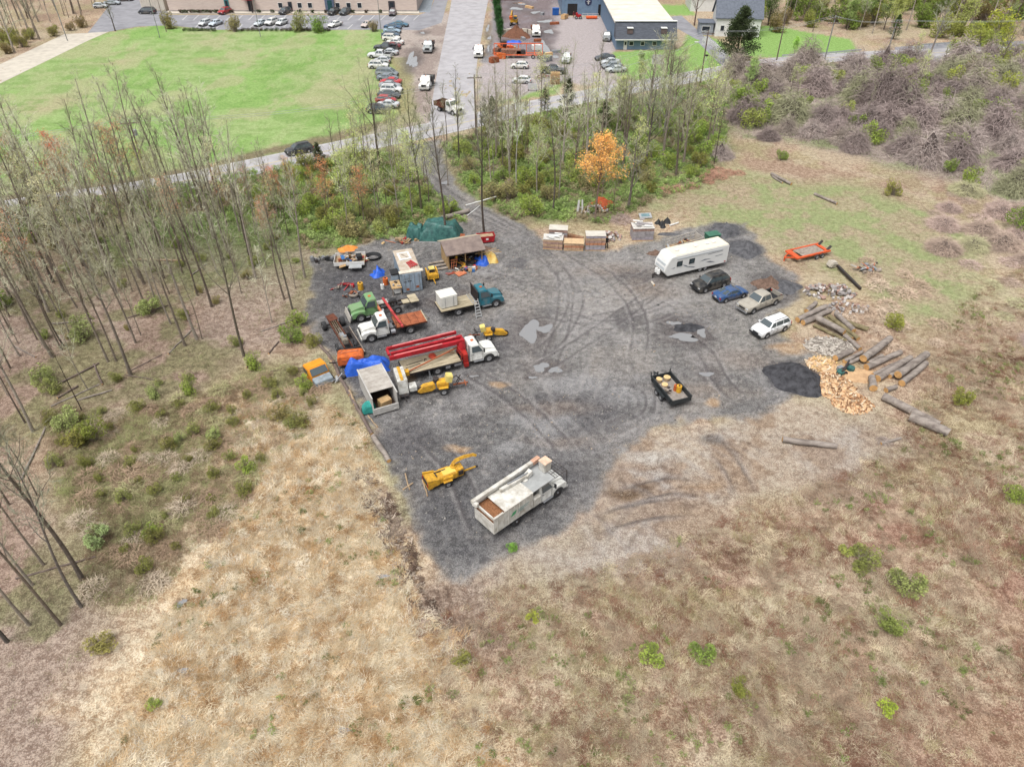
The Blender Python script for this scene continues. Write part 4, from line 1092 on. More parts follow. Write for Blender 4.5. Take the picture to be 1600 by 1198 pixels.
q = MB(); q.lathe([(0, 0), (.34, .0), (.42, .14), (.3, .34), (0, .4)], 12); q.build('block', mat('hook_red', (200, 78, 56), .6, vary=.25), bk, smooth=True)
q = MB(); q.tube([(0, .1, .36), (.05, .12, .5), (.14, .1, .58), (.25, .1, .52)], .03, 6); q.build('hook', DARK, bk)
q = MB(); q.bar((B - .95, -1.1, 1.0), (B - .85, -1.15, .12), .12, .14); q.box((B - .85, -1.15, .06), (.3, .3, .05)); q.build('stabiliser', GREYP, t)
q = MB(); q.box((B + 1.1, -1.05, .85), (.5, .4, .4)); q.box((B + 2.2, -1.05, .85), (.8, .35, .35)); q.build('toolbox', CHROME, t)
q = MB(); q.tube([(xb - .12, -.95, .6), (xb - .12, -.95, 2.7)], .08, 8); q.build('exhaust_stack', CHROME, t)
# --- white bucket truck with chip box
r_, f_ = side_ax(G(806.5, 820), G(870.5, 775), 1.0)
t, F, B, xb = truck('bucket_truck', 'white bucket truck with a covered chip box and folded aerial arm', 'bucket truck', r_, f_, (236, 236, 232), deck_back=2.0, rimm=DARK)
BKT = t
x0, x1 = B - 2.5, xb - 1.0
WB = mat('chip_box_white', (230, 228, 222), .5, size=.6, col2=(184, 178, 166))
q = MB(); zt_ = 2.75; z0 = 1.02
for s in (-1, 1):
 q.prism([(x0, z0), (x0, zt_), (x1, zt_), (x1, z0)], s * 1.2, s * 1.14)
q.box((x1 - .03, 0, (z0 + zt_) / 2), (.06, 2.28, zt_ - z0)); q.box(((x0 + x1) / 2, 0, z0), (x1 - x0, 2.3, .08)); q.build('chip_box_wall', WB, t)
q = MB(); q.box(((x0 + 1.15 + x1) / 2, 0, zt_ + .03), (x1 - x0 - 1.15, 2.42, .06)); q.build('chip_box_roof', WB, t)
q = MB(); q.box((x0 + .03, 0, z0 + .55), (.07, 2.28, 1.1)); q.box((x0 + .05, 0, zt_ - .1), (.12, 2.42, .22)); q.box((x0 + .5, 1.1, zt_ + .02), (1.0, .3, .08)); q.box((x0 + .5, -1.14, zt_ + .0), (1.0, .16, .1)); q.build('tailgate', WB, t)
q = MB(); q.box(((x0 + x1) / 2, 0, z0 + .75), (x1 - x0 - .2, 2.2, 1.3)); q.build('wood_chips', mat('wood_chips', (150, 104, 72), .95, vary=.4, size=.15, bump=.05), t)
for i in range(7):
 q = MB(); q.box((x0 + .35 + i * (x1 - x0 - .5) / 6.3, -1.22, (z0 + zt_) / 2), (.05, .04, zt_ - z0 - .1)); q.build('wall_rib', WB, t)
q = MB(); q.prism([(x0 + 1.7, 1.75), (x0 + 1.95, 2.15), (x0 + 2.35, 2.2), (x0 + 2.2, 1.85)], -1.245, -1.25, axis='y'); q.build('leaf_emblem', mat('emblem_green', (90, 170, 120), .6, vary=.05), t)
q = MB()
for i, (a, b_, z) in enumerate(((2.5, 3.7, 2.12), (2.5, 3.5, 1.95), (2.5, 3.1, 1.8))): q.box((x0 + (a + b_) / 2, -1.25, z), (b_ - a, .012, .07))
q.build('side_decal', mat('emblem_grey', (160, 180, 176), .6, vary=.05), t)
q = MB(); q.box((xb - .5, 0, .95), (.95, 2.3, .14)); q.box((xb - .5, -1.02, 1.4), (.8, .4, .85)); q.build('tool_cabinet', WB, t, bevel=.02)
q = MB(); q.box((xb - .55, -.2, 2.2), (.8, .7, .5)); q.build('pump_box', DARK, t)
q = MB(); q.lathe([(0, 0), (.34, 0), (.3, .9), (.26, 1.5), (0, 1.55)], 12, c=(xb - .5, .35, 1.3)); q.build('turret', WB, t, smooth=True)
q = MB(); q.box((xb + .2, 0, 2.66), (2.6, 2.2, .08)); q.build('cab_guard', mat('guard_grey', (170, 172, 172), .6, vary=.15), t)
q = MB(); xg = F + .9
for y in np.linspace(-1.1, 1.1, 5): q.bar((xb + 1.5, y, 2.62), (xg, y, 2.62), .035)
for y in (-1.1, 1.1): q.bar((xg, y, 2.62), (xg + .1, y, .9), .06)
for x in np.linspace(xb + 1.6, xg, 6): q.bar((x, -1.1, 2.62), (x, 1.1, 2.62), .03)
q.build('front_rack', DARK, t)
ua = MB(); ua.bar((xb + .9, 1.0, 3.25), (x0 - .35, 1.05, 3.1), .34, .36); ua.build('upper_arm', WB, t, bevel=.03)
ua = MB(); ua.bar((xb + 1.7, 1.02, 3.28), (xb + .9, 1.0, 3.25), .36, .38); ua.build('arm_tip', mat('arm_orange', (222, 176, 150), .6), t)
ua = MB(); ua.bar((xb - .3, .4, 3.0), (x0 + 2.2, .62, 2.98), .3, .34); ua.bar((xb - .3, .4, 2.9), (xb + .3, .45, 3.15), .42, .5); ua.bar((x0 - .1, .6, 2.95), (x0 - .25, 1.05, 3.0), .3, .36); ua.build('lower_arm', WB, t, bevel=.03)
ua = MB(); ua.bar((xb - .1, .4, 3.2), (x0 + 3.0, .62, 3.15), .12, .12); ua.build('arm_cylinder', GREYP, t)
bu = MB(); bu.box((0, 0, .5), (.72, .72, 1.02), taper=1.12); bo = obj('bucket', bu.mesh('bucket', [WB], bevel=.05), t, (xb + 1.55, .1, 2.72))
bu = MB(); bu.box((0, 0, 1.03), (.84, .84, .07)); obj('bucket_lid', bu.mesh('bucket_lid', [mat('lid_tan', (226, 196, 172), .6)], bevel=.02), bo)
# ================================================================== BUILDINGS, FENCES, POLES, FAR YARD
BRICK = mat('pale_brick', (226, 210, 200), .9, vary=.14, size=.5, col2=(210, 192, 184), stretch=(.4, 1, 3))
BLUEW = mat('blue_metal_siding', (122, 146, 172), .6, vary=.12, size=1.2)
SHING = mat('dark_shingles', (88, 92, 102), .9, vary=.25, size=.5, stretch=(.5, 2, 2))
WROOF = mat('white_roof_metal', (236, 232, 222), .6, vary=.08, size=3, col2=(222, 214, 200))
WHT_T = mat('white_trim', (236, 236, 234), .6, vary=.08)
DGL = mat('dark_window', (52, 58, 66), .15, vary=.2)
def wpart(t, name, x0, x1, z0, z1, y, m, depth=.08):
 q = MB(); q.box(((x0 + x1) / 2, y, (z0 + z1) / 2), (x1 - x0, depth, z1 - z0)); return q.build(name, m, t)
def window(t, x0, x1, z0, z1, y, frame=WHT_T, f=.1):
 q = MB()
 for a in ((x0, x1, z0, z0 + f), (x0, x1, z1 - f, z1), (x0, x0 + f, z0 + f, z1 - f), (x1 - f, x1, z0 + f, z1 - f)):
  q.box(((a[0] + a[1]) / 2, y - .05, (a[2] + a[3]) / 2), (a[1] - a[0], .12, a[3] - a[2]))
 o = q.build('window', frame, t)
 q = MB(); q.box(((x0 + x1) / 2, y - .02, (z0 + z1) / 2), (x1 - x0 - 2 * f, .06, z1 - z0 - 2 * f)); q.build('pane', DGL, o)
 return o
a, b_ = G(265, 19), G(652, 19)
t = thing('brick_building', 'long low pale brick commercial building behind the parking lot', 'building', ((a.x + b_.x) / 2, a.y, 0))
BW = (b_.x - a.x) / 2
kx = lambda px: G(px, 19).x - (a.x + b_.x) / 2
m = MB(); m.box((0, 13, 3), (2 * BW, 26, 6)); m.build('wall', BRICK, t)
m = MB(); m.box((0, 13, 6.1), (2 * BW + .6, 26.6, .25)); m.build('roof', GREYP, t)
m = MB(); m.box((0, -.03, .25), (2 * BW, .1, .5)); m.build('base_course', mat('grey_block', (176, 168, 164), .9), t)
for px in (440, 470, 486, 529, 546, 563): window(t, kx(px - 3.6), kx(px + 3.6), 1.0, 2.5, 0)
for px, w_, c, z in ((455, 3, (66, 68, 76), 2.7), (357, 3.5, (64, 128, 132), 3.4), (393, 3.5, (58, 56, 62), 3.4), (613, 5, (70, 66, 72), 2.9)):
 q = wpart(t, 'door', kx(px - w_), kx(px + w_), 0, z, -.06, mat('door_%d' % px, c, .5, vary=.15), .14)
 wpart(q, 'pane', kx(px - w_ * .5), kx(px + w_ * .5), 1.2, z - .4, -.15, DGL, .04)
q = wpart(t, 'entrance', kx(510), kx(524), 0, 4.2, -.3, mat('entrance_blue', (100, 112, 136), .6), .6)
wpart(q, 'glass_door', kx(514), kx(521), .1, 3.2, -.63, mat('teal_glass', (46, 86, 92), .2), .05)
q = MB(); q.box((kx(393), -1.0, 3.6), (3.2, 2.2, .25)); q.build('canopy', mat('canopy_red', (196, 70, 80), .6), t)
q = MB(); q.box((kx(393) + .9, -1.9, 1.7), (.3, .3, 3.4)); q.build('post', DARK, t)
# foundation shrubs
SM_ = []
def leaf_blob(seed, n, sx, sy, sz, leaf, core=.35, lump=.25, stems=0, stemr=.02):
 r = random.Random(seed); lv = MB(); st_ = MB()
 ph = [r.uniform(0, 6.28) for _ in range(6)]
 cl = [(r.uniform(-1, 1) * .62, r.uniform(-1, 1) * .62, r.uniform(.25, .85), r.uniform(.28, .5)) for _ in range(9)]
 for i in range(n):
  c = cl[i % 9]
  d = Vector((r.gauss(0, 1), r.gauss(0, 1), r.gauss(0, 1))).normalized() * c[3] * r.uniform(.4, 1) ** .5
  p = Vector(((c[0] + d.x) * sx, (c[1] + d.y) * sy, max(.04, (c[2] + d.z) * sz)))
  s_ = leaf * r.uniform(.6, 1.4)
  u = Vector((r.gauss(0, 1), r.gauss(0, 1), r.gauss(0, .6))).normalized(); v = u.orthogonal().normalized()
  v = (v * math.cos(ph[i % 6]) + u.cross(v) * math.sin(ph[i % 6] + i))
  lv.add([p + u * s_, p - u * s_ * .7 + v * s_ * .6, p - u * s_ * .7 - v * s_ * .6], [(0, 1, 2)])
 for i in range(stems):
  c = cl[i % 9]; q = Vector((c[0] * sx, c[1] * sy, c[2] * sz)) + Vector((r.uniform(-.4, .4) * sx, r.uniform(-.4, .4) * sy, r.uniform(0, .5) * sz))
  b0 = Vector((r.uniform(-.12, .12) * sx, r.uniform(-.12, .12) * sy, -.05))
  st_.tube([b0, (b0 + q) / 2 + Vector((0, 0, .12 * sz)), q], [stemr, stemr * .6, stemr * .2], 3, cap=False)
 return lv, st_
lv, _s = leaf_blob(5, 260, .7, .7, .8, .13)
tuftm = lv.mesh('clipped_shrub', [LEAF])
for i in range(27):
 px = 282 + i * 5.4 if i < 16 else 405 + (i - 16) * 21
 o = obj('foundation_shrub', tuftm, None, G(px, 20.5, .1), rnd.uniform(0, 6), (.05, .07, .03) if i % 3 else (.09, .07, .05))
 tag(o, 'small clipped shrub in the bed along the brick wall', 'shrub', 'clipped shrubs along the brick building')
# white box container beside the lot
a = G(221, 17); t = thing('storage_container', 'cream box container standing at the left end of the brick building', 'container', G(241, 18, 0), R(-3))
m = MB(); m.box((0, 2, 1.9), (7.2, 4, 3.6)); m.build('shell', mat('cream_panel', (224, 216, 204), .7, vary=.1), t, bevel=.05)
for x in np.linspace(-3.2, 3.2, 9):
 m = MB(); m.box((x, -.03, 1.9), (.12, .08, 3.3)); m.build('rib', mat('cream_panel', ()), t)
# blue workshop: rear hall and front wing
p0 = G(962, 78); W0 = G(1052, 78).x - p0.x
t = thing('blue_workshop', 'blue metal workshop with a white roof and a dark shingled front', 'building', p0)
m = MB(); dep = G(948, 27).y - p0.y + 2
m.box((W0 / 2, dep / 2 + 17.2, 2.6), (W0, dep + 29.8, 5.2)); m.build('wing_wall', BLUEW, t)
m = MB(); m.box((W0 / 2, 1.1, 1.28), (W0, 2.2, 2.5)); m.build('front_wall', BLUEW, t)
m = MB(); hx0 = G(878, 27).x - p0.x
m.box((hx0 / 2 - .0, dep + 12, 2.6), (-hx0, 24, 5.2)); m.build('hall_wall', BLUEW, t)
m = MB(); m.box((W0 / 2 - .3, dep / 2 + 17, 5.75), (W0 + .4, dep + 30, .3)); m.build('wing_roof', WROOF, t)
m = MB(); m.box((hx0 / 2 - .4, dep + 12, 5.42), (-hx0 + 1, 24.8, .3)); m.build('hall_roof', WROOF, t)
m = MB(); m.prism([(-1.1, 2.55), (1.8, 6.1), (2.6, 6.1), (2.6, 2.55)], -.4, W0 + .4, axis='x'); m.build('mansard_roof', SHING, t)
m = MB(); m.box((W0 / 2, -1.12, 2.5), (W0 + .9, .16, .22)); m.box((W0 / 2, 1.85, 6.16), (W0 + .9, .9, .14)); m.build('fascia', WHT_T, t)
for fx_ in (.22, .8):
 m = MB(); x = W0 * fx_; m.prism([(-.35, 3.7), (-.35, 4.7), (.75, 4.9), (.45, 3.7)], x - .7, x + .7, axis='x'); d_ = m.build('dormer', mat('dormer_brown', (112, 96, 98), .8), t)
 m = MB(); m.box((x, .2, 4.95), (1.5, 1.4, .12)); m.build('dormer_cap', WHT_T, d_)
for xa, xb_ in ((.22, .3), (.42, .49), (.62, .7)): window(t, W0 * xa, W0 * xb_, .9, 1.9, 0)
q = wpart(t, 'door', W0 * .13, W0 * .19, 0, 2.1, -.05, WHT_T, .1); wpart(q, 'pane', W0 * .145, W0 * .175, 1.1, 1.8, -.12, DGL, .04)
dz = dep
hx = lambda px: G(px, 27).x - p0.x
q = wpart(t, 'garage_opening', hx(887), hx(902), 0, 3.1, dz - .04, mat('dark_interior', (46, 44, 46), .9), .1)  # flat dark panel paints the shade inside the doorway
q = wpart(t, 'side_door', hx(935), hx(940), 0, 2.9, dz - .04, mat('dark_interior', ()), .1)
q = wpart(t, 'white_panel', hx(941), hx(946), 0, 3.1, dz - .08, WHT_T, .2)
m = MB(); m.prism([(math.cos(R(k * 20)) * 1.0, math.sin(R(k * 20)) * 1.0 + 3.6) for k in range(18)], dz - .1, dz - .02); m.v = [(v[0] + hx(919), v[1], v[2]) for v in m.v]
m.build('round_emblem', mat('emblem_navy', (58, 66, 98), .6), t)
m = MB(); m.box((hx(919), dz - .13, 3.6), (.16, .04, 1.3)); m.box((hx(919), dz - .13, 3.75), (1.0, .04, .16)); m.box((hx(919), dz - .14, 3.3), (.6, .04, .12)); m.build('emblem_star', WHT_T, t)
for i in range(14):
 m = MB(); m.box((-.03, 2 + i * (dep - 3) / 14, 2.6), (.06, .1, 5.1)); m.build('wall_rib', BLUEW, t)
for x in np.linspace(hx0 + 1, -1, 9):
 m = MB(); m.box((x, dz - .03, 4.5), (.1, .06, 1.3)); m.build('wall_rib', BLUEW, t)
for i in range(7):
 m = MB(); m.box((W0 / 2, 5 + i * 6, 5.93), (W0, .1, .06)); m.build('roof_seam', WROOF, t)
# white house
def gable(t, x0, x1, y0, y1, ze, zr, over=.4, wm=WHT_T, rm=SHING, name=''):
 m = MB(); ym = (y0 + y1) / 2
 m.prism([(y0, 0), (y0, ze), (ym, zr), (y1, ze), (y1, 0)], x0, x1, axis='x'); m.build('wall', wm, t)
 k = (zr - ze) / (ym - y0)
 for s in (-1, 1):
  m = MB(); ye = (y0 - over) if s < 0 else (y1 + over)
  zee = ze - over * k
  m.prism([(ye, zee + .05), (ym, zr + .05), (ym, zr + .28), (ye, zee + .28)], x0 - over, x1 + over, axis='x'); m.build('roof', rm, t)
HROOF = mat('grey_shingles', (110, 116, 128), .9, vary=.2, size=.5)
t = thing('white_house', 'white clapboard house with a grey roof behind the big dark cedar', 'house', G(1116, 57), R(-6))
gable(t, 0, 11.5, 0, 8, 4.6, 8.6, rm=HROOF)
for x in (1.2, 3.4, 7.0, 9.2): window(t, x, x + 1.1, 1.2, 2.7, -.0)
q = wpart(t, 'door', 5.2, 6.1, 0, 2.1, -.04, mat('door_brown', (120, 90, 80), .6), .1)
m = MB(); m.box((.8, 4.5, 8.8), (.7, .7, 1.8)); m.build('chimney', mat('chimney_brick', (160, 120, 108), .9), t)
m = MB(); m.box((3.0, 1.6, 6.35), (1.1, 1.0, .1), rot=(45, 0, 0)); m.build('skylight', LAMP, t)
m = MB(); m.box((-2.2, 3.5, 1.4), (3.6, 4.5, 2.8)); m.build('porch', mat('porch_grey', (164, 170, 180), .7), t)
m = MB(); m.box((-2.2, 3.5, 2.9), (4.2, 5.0, .2)); m.build('porch_roof', HROOF, t)
window(t, -3.4, -1.2, .9, 2.2, 1.2)
t = thing('grey_roof_house', 'larger grey-roofed building just behind the white house at the top edge', 'house', G(1078, 18), R(-4))
gable(t, 0, 16, 0, 12, 4, 8, rm=mat('blue_grey_roof', (150, 158, 168), .8, vary=.12, size=1))
# white rail fence by the driveway
FP = [G(1100, 66), G(1116, 77), G(1136, 92)]
t = thing('rail_fence', 'white post and rail fence beside the house driveway', 'fence', FP[0])
for a, b_ in zip(FP[:-1], FP[1:]):
 for z in (.45, .85, 1.2):
  m = MB(); m.bar(a - FP[0] + Vector((0, 0, z)), b_ - FP[0] + Vector((0, 0, z)), .05, .16); m.build('rail', WHT_T, t)
for i in range(13):
 k = i / 6; a, b_ = (FP[0], FP[1]) if k <= 1 else (FP[1], FP[2]); k = k if k <= 1 else k - 1
 p = a.lerp(b_, k) - FP[0]; m = MB(); m.box(p + Vector((0, 0, .7)), (.16, .16, 1.4)); m.build('post', WHT_T, t)
t = thing('entrance_gate', 'white arched gate panel at the top of the rail fence', 'gate', G(1103, 72), R(-30))
for i in range(6):
 m = MB(); m.box((-1 + i * .36, 0, .9 + .1 * math.sin(i * .6)), (.14, .05, 1.7 + .2 * math.sin(i * .6))); m.build('picket', WHT_T, t)
m = MB(); m.box((-.1, .05, .5), (2.1, .04, .12)); m.box((-.1, .05, 1.3), (2.1, .04, .12)); m.build('rail', WHT_T, t)
# guard rail along the far road
RAILM = mat('galvanised', (196, 202, 206), .45, .4, vary=.1)
for pts, lb in (([(1222, 91), (1280, 88), (1345, 82)], 'steel guard rail along the road below the green lawn'), ([(1440, 74), (1500, 70), (1560, 67)], 'steel guard rail at the far right beyond the thicket')):
 g = GL(pts); t = thing('guard_rail', lb, 'guard rail', g[0])
 for a, b_ in zip(g[:-1], g[1:]):
  m = MB(); m.bar(a - g[0] + Vector((0, 0, .6)), b_ - g[0] + Vector((0, 0, .6)), .08, .32); m.build('beam', RAILM, t)
  for k in range(5):
   p = a.lerp(b_, k / 5) - g[0]; m = MB(); m.box(p + Vector((0, .1, .35)), (.12, .14, .75)); m.build('post', RAILM, t)
# ------------------------------------------------------------------ utility poles and wires
POLE = mat('pole_wood', (124, 108, 100), .9, vary=.25, size=.4, stretch=(3, 3, .3))
def upole(px, py, h, label, arm=True, arms=1, rz=0, r=.16, transformer=False, lamp=False, m_=POLE):
 g = G(px, py, h); t = thing('utility_pole', label, 'utility pole', (g.x, g.y, 0), rz)
 m = MB(); m.tube([(0, 0, -.2), (0, 0, h)], [r, r * .7], 8); m.build('pole', m_, t, smooth=True)
 for k in range(arms if arm else 0):
  m = MB(); m.box((0, -.12, h - .5 - k * 1.1), (2.6, .12, .14)); o = m.build('crossarm', POLE, t)
  for x in (-1.15, -.6, .6, 1.15):
   q = MB(); q.lathe([(0, 0), (.05, 0), (.07, .08), (.04, .2), (0, .22)], 6, c=(x, -.12, h - .43 - k * 1.1)); q.build('insulator', RAILM, o)
 if transformer:
  m = MB(); m.lathe([(0, 0), (.25, 0), (.25, .8), (.1, .95), (0, .95)], 10, c=(.4, -.2, h - 2.3)); m.build('transformer', RAILM, t)
 if lamp:
  m = MB(); m.tube([(0, 0, h - 2.6), (-.9, -.4, h - 2.1), (-1.8, -.7, h - 2.1)], .05, 5); m.build('lamp_arm', RAILM, t)
  m = MB(); m.box((-2.1, -.8, h - 2.12), (.7, .3, .16)); m.build('lamp_head', WHT_T, t)
 return Vector((g.x, g.y, h))
P1 = upole(201, 187, 10.5, 'wooden utility pole over the lawn edge, the leftmost one along the road', rz=.25, transformer=True)
P2 = upole(741, 117, 10.5, 'thin utility pole with a crossarm at the side road corner', rz=.1)
P3 = upole(1107, 48, 11, 'dark wooden pole with a curved street lamp arm by the road', lamp=True, rz=-.2)
P4 = upole(1306, 25, 10.5, 'utility pole with doubled crossarms at the edge of the far lawn', arms=2, rz=-.15, m_=mat('pole_grey', (150, 152, 150), .9))
P5 = upole(1402, 32, 9.5, 'grey utility pole between the bramble mounds at the far right', arms=2, rz=-.1, m_=mat('pole_grey', ()))
upole(1229, 22, 10, 'leaning dark pole without crossarm beside the small green willow', arm=False)
upole(229, -14, 11, 'slim light pole at the left corner of the parking lot', arm=False, r=.1, m_=mat('pole_grey', ()))
upole(391, -22, 12, 'slim light pole beside the rounded bush in the parking lot', arm=False, r=.1, m_=mat('pole_grey', ()))
upole(588, -20, 12, 'slim light pole at the right end of the hedge row', arm=False, r=.1, m_=mat('pole_grey', ()))
upole(244, -8, 9, 'thin brown pole leaning against the cream container', arm=False, r=.1)
upole(79, -10, 11, 'pale bare pole at the woodland edge by the concrete track', arm=False, r=.13, m_=mat('pole_grey', ()))
P0 = Vector((P1.x - 48, P1.y - 14, 10.5)); P6 = P5 + Vector((60, 4, 1));
WIRE = mat('wire', (200, 204, 206), .5, vary=.05)
def wire(a, b_, sag, label, r=.022, off=0):
 pts = []
 d = (b_ - a); n = Vector((-d.y, d.x, 0)).normalized() * off
 for k in range(17):
  s_ = k / 16; p = a.lerp(b_, s_) + n; p.z -= sag * 4 * s_ * (1 - s_); pts.append(p)
 q = MB(); q.tube([p - pts[0] for p in pts], r, 4, cap=False)
 o = obj('power_line', q.mesh('power_line', [WIRE]), None, pts[0]); tag(o, label, 'power line', 'overhead wires strung between the utility poles')
for off in (-.55, .55): wire(P0, P1, 1.2, 'pale overhead wire running left from the pole by the lawn', off=off); wire(P1, P2, 2.0, 'pale overhead wire crossing above the big lawn', off=off)
for off in (-.55, .55): wire(P2, P3, 2.0, 'overhead wire crossing above the workshop yard entrance', off=off); wire(P3, P4, 1.2, 'overhead wire from the street lamp pole to the doubled crossarms', off=off)
for off in (-.5, .5): wire(P4, P5, .8, 'overhead wire between the two poles above the brambles', off=off); wire(P5, P6, 1.0, 'overhead wire running off to the far right', off=off)
wire(P2 - Vector((0, 0, 1.6)), P3 - Vector((0, 0, 1.6)), 2.2, 'lower overhead cable above the workshop yard entrance', r=.035)
# ------------------------------------------------------------------ far work yard
t = thing('excavator', 'small yellow orange excavator parked in the muddy far yard', 'excavator', G(803, 40), R(-100))
for s in (-1, 1):
 m = MB(); m.prism([(-1.3, .1), (-1.5, .4), (-1.2, .75), (1.2, .75), (1.5, .4), (1.3, .1), (1.1, 0), (-1.1, 0)], s * .6, s * 1.0); m.build('track', DARK, t)
m = MB(); m.box((-.4, 0, 1.2), (2.1, 1.9, .8)); m.build('body', YELP, t, bevel=.06)
m = MB(); m.box((.3, .45, 1.95), (1.1, .9, 1.1)); m.build('cab', YELP, t, bevel=.05)
m = MB(); m.box((.3, .45, 2.0), (1.14, .94, .7)); m.build('cab_glass', GLASS, t)
m = MB(); m.bar((.5, -.3, 1.5), (1.5, -.3, 3.9), .3, .4); m.bar((1.5, -.3, 3.9), (3.1, -.3, 3.0), .25, .32); m.build('boom', YELP, t)
m = MB(); m.prism([(2.9, 3.0), (3.5, 2.8), (3.4, 2.1), (2.8, 2.2)], -.7, .1); m.build('bucket', ORAP, t)
def dump(name, label, px, py, hd, cabc, bedm, load=None, sc_=1.0, cat='truck'):
 pos = G(px, py); h_ = Vector((math.cos(hd), math.sin(hd), 0))
 t, F, B, xb = truck(name, label, cat, pos - h_ * 1.9 * sc_, pos + h_ * 1.9 * sc_, cabc, deck_back=1.4)
 m = MB(); x0, x1 = B - 1.4, xb - .25
 for s in (-1, 1): m.prism([(x0, 1.0), (x0, 1.9), (x1, 2.0), (x1, 1.0)], s * 1.18, s * 1.1)
 m.box((x1 - .04, 0, 1.6), (.08, 2.2, 1.3)); m.box((x0 + .04, 0, 1.4), (.08, 2.2, .8)); m.box(((x0 + x1) / 2, 0, 1.03), (x1 - x0, 2.3, .08)); m.build('dump_bed', bedm, t)
 if load:
  m = MB(); m.box(((x0 + x1) / 2, 0, 1.4), (x1 - x0 - .2, 2.1, .7)); m.build('load', load, t)
 return t
MULCH = mat('mulch', (122, 84, 66), .95, vary=.4, size=.2, bump=.05)
dump('dump_truck', 'white dump truck with a rusty brown bed facing out of the muddy yard', 837, 55, R(-88), (238, 238, 236), RUST, MULCH)
dump('dump_truck', 'white truck with a dark rusty bed driving through the road junction', 703, 176, R(-42), (238, 238, 236), mat('dark_rust', (110, 66, 50), .9), None)
dump('dump_truck', 'white dump truck parked on the right edge of the side road', 748, 88, R(-90), (238, 238, 236), DARK, None, .8)
dump('dump_truck', 'silver dump truck with a tall black bed, the farther of two on the left shoulder', 670, 80, R(-92), (176, 184, 186), DARK, MULCH)
dump('dump_truck', 'white truck with a scrap-filled black bed, the nearer of two on the left shoulder', 667, 137, R(-97), (232, 232, 230), DARK, mat('scrap_grey', (96, 100, 98), .9, vary=.5, size=.3, bump=.1))
def mound(name, label, px, py, rx, ry, h, m_, cat='pile', seed=0, rz=0, n=26, rough=.16, kind=None):
 r = random.Random(seed); g = G(px, py); q = MB(); vs = []; fs = []
 nr_ = 9; off = r.uniform(0, 100)
 for i in range(nr_):
  k = i / (nr_ - 1)
  for j in range(n):
   a = 2 * math.pi * j / n; w_ = 1 + .14 * math.sin(2 * a + off) + .1 * math.sin(5 * a + off * 2)
   x, y = math.cos(a) * rx * k * w_, math.sin(a) * ry * k * w_
   z = h * 1.35 * (1 - k) ** 1.0 * (1 - .2 * math.sin(a + off)) + (float(vnoise(np.array([x * 2.1 + off]), np.array([y * 2.1]), 5)[0]) - .5) * 2 * rough * h * min(1, (1 - k) * 3)
   if k == 1: z = -.05
   vs.append((x, y, z))
 for i in range(nr_ - 1):
  for j in range(n): fs.append((i * n + j, (i + 1) * n + j, (i + 1) * n + (j + 1) % n, i * n + (j + 1) % n))
 q.add(vs, fs); me = q.mesh(name, [m_], smooth='all'); o = obj(name, me, None, g, rz)
 return tag(o, label, cat)
mound('mulch_pile', 'brown mulch pile in the concrete bay of the far yard', 808, 58, 3.6, 2.4, 2.0, MULCH)
t = thing('concrete_bay', 'low pale concrete block bay round the mulch pile', 'wall', G(808, 56))
for i in range(7):
 a = R(180 - i * 30); m = MB(); m.box((math.cos(a) * 4.2, math.sin(a) * 3.2 + .4, .5), (1.6, .7, 1.0), rot=(0, 0, math.degrees(a) + 90)); m.build('block', CONC, t)
t = thing('blue_tarp', 'crumpled blue tarp below the mulch bay in the far yard', 'tarp', G(803, 68))
q = MB(); vs = [(x * .5, y * .4, .5 + .25 * math.sin(x * 1.7 + y) * math.cos(y * 2.1) if 0 < x < 8 and 0 < y < 5 else 0) for y in range(6) for x in range(9)]
q.add([(v[0] - 2, v[1] - 1, v[2]) for v in vs], [(j * 9 + i, j * 9 + i + 1, (j + 1) * 9 + i + 1, (j + 1) * 9 + i) for j in range(5) for i in range(8)]); q.build('sheet', mat('tarp_blue', (52, 104, 214), .45, vary=.2, size=.6, bump=.05), t, smooth=True)
t = thing('log_pile', 'heap of orange brown sawn logs at the top edge of the far yard', 'log pile', G(795, 0))
lm = MB(); lm.tube([(-1.2, 0, 0), (1.2, 0, 0)], .28, 8); lmm = lm.mesh('log', [mat('cut_wood_orange', (206, 150, 104), .9, vary=.3, size=.4)])
for i in range(26):
 o = obj('log', lmm, t, (rnd.uniform(-5, 5), rnd.uniform(-1.5, 1.5), .3 + rnd.uniform(0, 1.1))); o.rotation_euler = (0, rnd.uniform(-.15, .15), rnd.uniform(-.4, .4))
# orange steel frame on a trailer
ORR = mat('orange_frame_steel', (240, 110, 62), .5, vary=.15)
t = thing('gooseneck_trailer', 'long bright orange steel frame trailer near the grass of the far yard', 'trailer', G(810, 92), R(0))
xw = G(848, 92).x - G(810, 92).x
m = MB(); m.bar((-xw, 0, .8), (xw, 0, .8), .2, .2); m.bar((-xw, 2.0, .8), (xw, 2.0, .8), .2, .2); m.bar((-xw, 2, 2.9), (xw, 2, 2.9), .18, .2); m.build('frame_rail', ORR, t)
for i in range(7):
 x = -xw + 2 * xw * i / 6; m = MB(); m.bar((x, 2, .8), (x, 2, 2.9), .14); m.bar((x, 0, .85), (x, 2, .85), .14); m.build('stake', ORR, t)
m = MB(); m.box((-xw * .3, 1, 1.4), (xw * .8, 1.6, 1.0)); m.build('load', mat('rusty_scrap', (150, 110, 92), .9, vary=.5, size=.3, bump=.1), t)
m = MB(); m.box((xw * .1, .8, 1.3), (2.2, 1.2, .9)); m.build('machine', DARK, t, bevel=.1)
for x in (xw * .6, xw * .85): wheel_part(t, (x, -.2, .45), .45, .3)
t = thing('blue_bin', 'blue waste bin at the corner of the blue workshop', 'bin', G(868, 24))
m = MB(); m.box((0, 0, .9), (1.8, 1.4, 1.7), taper=1.06); m.build('bin_body', mat('bin_blue', (42, 98, 178), .5), t, bevel=.05)
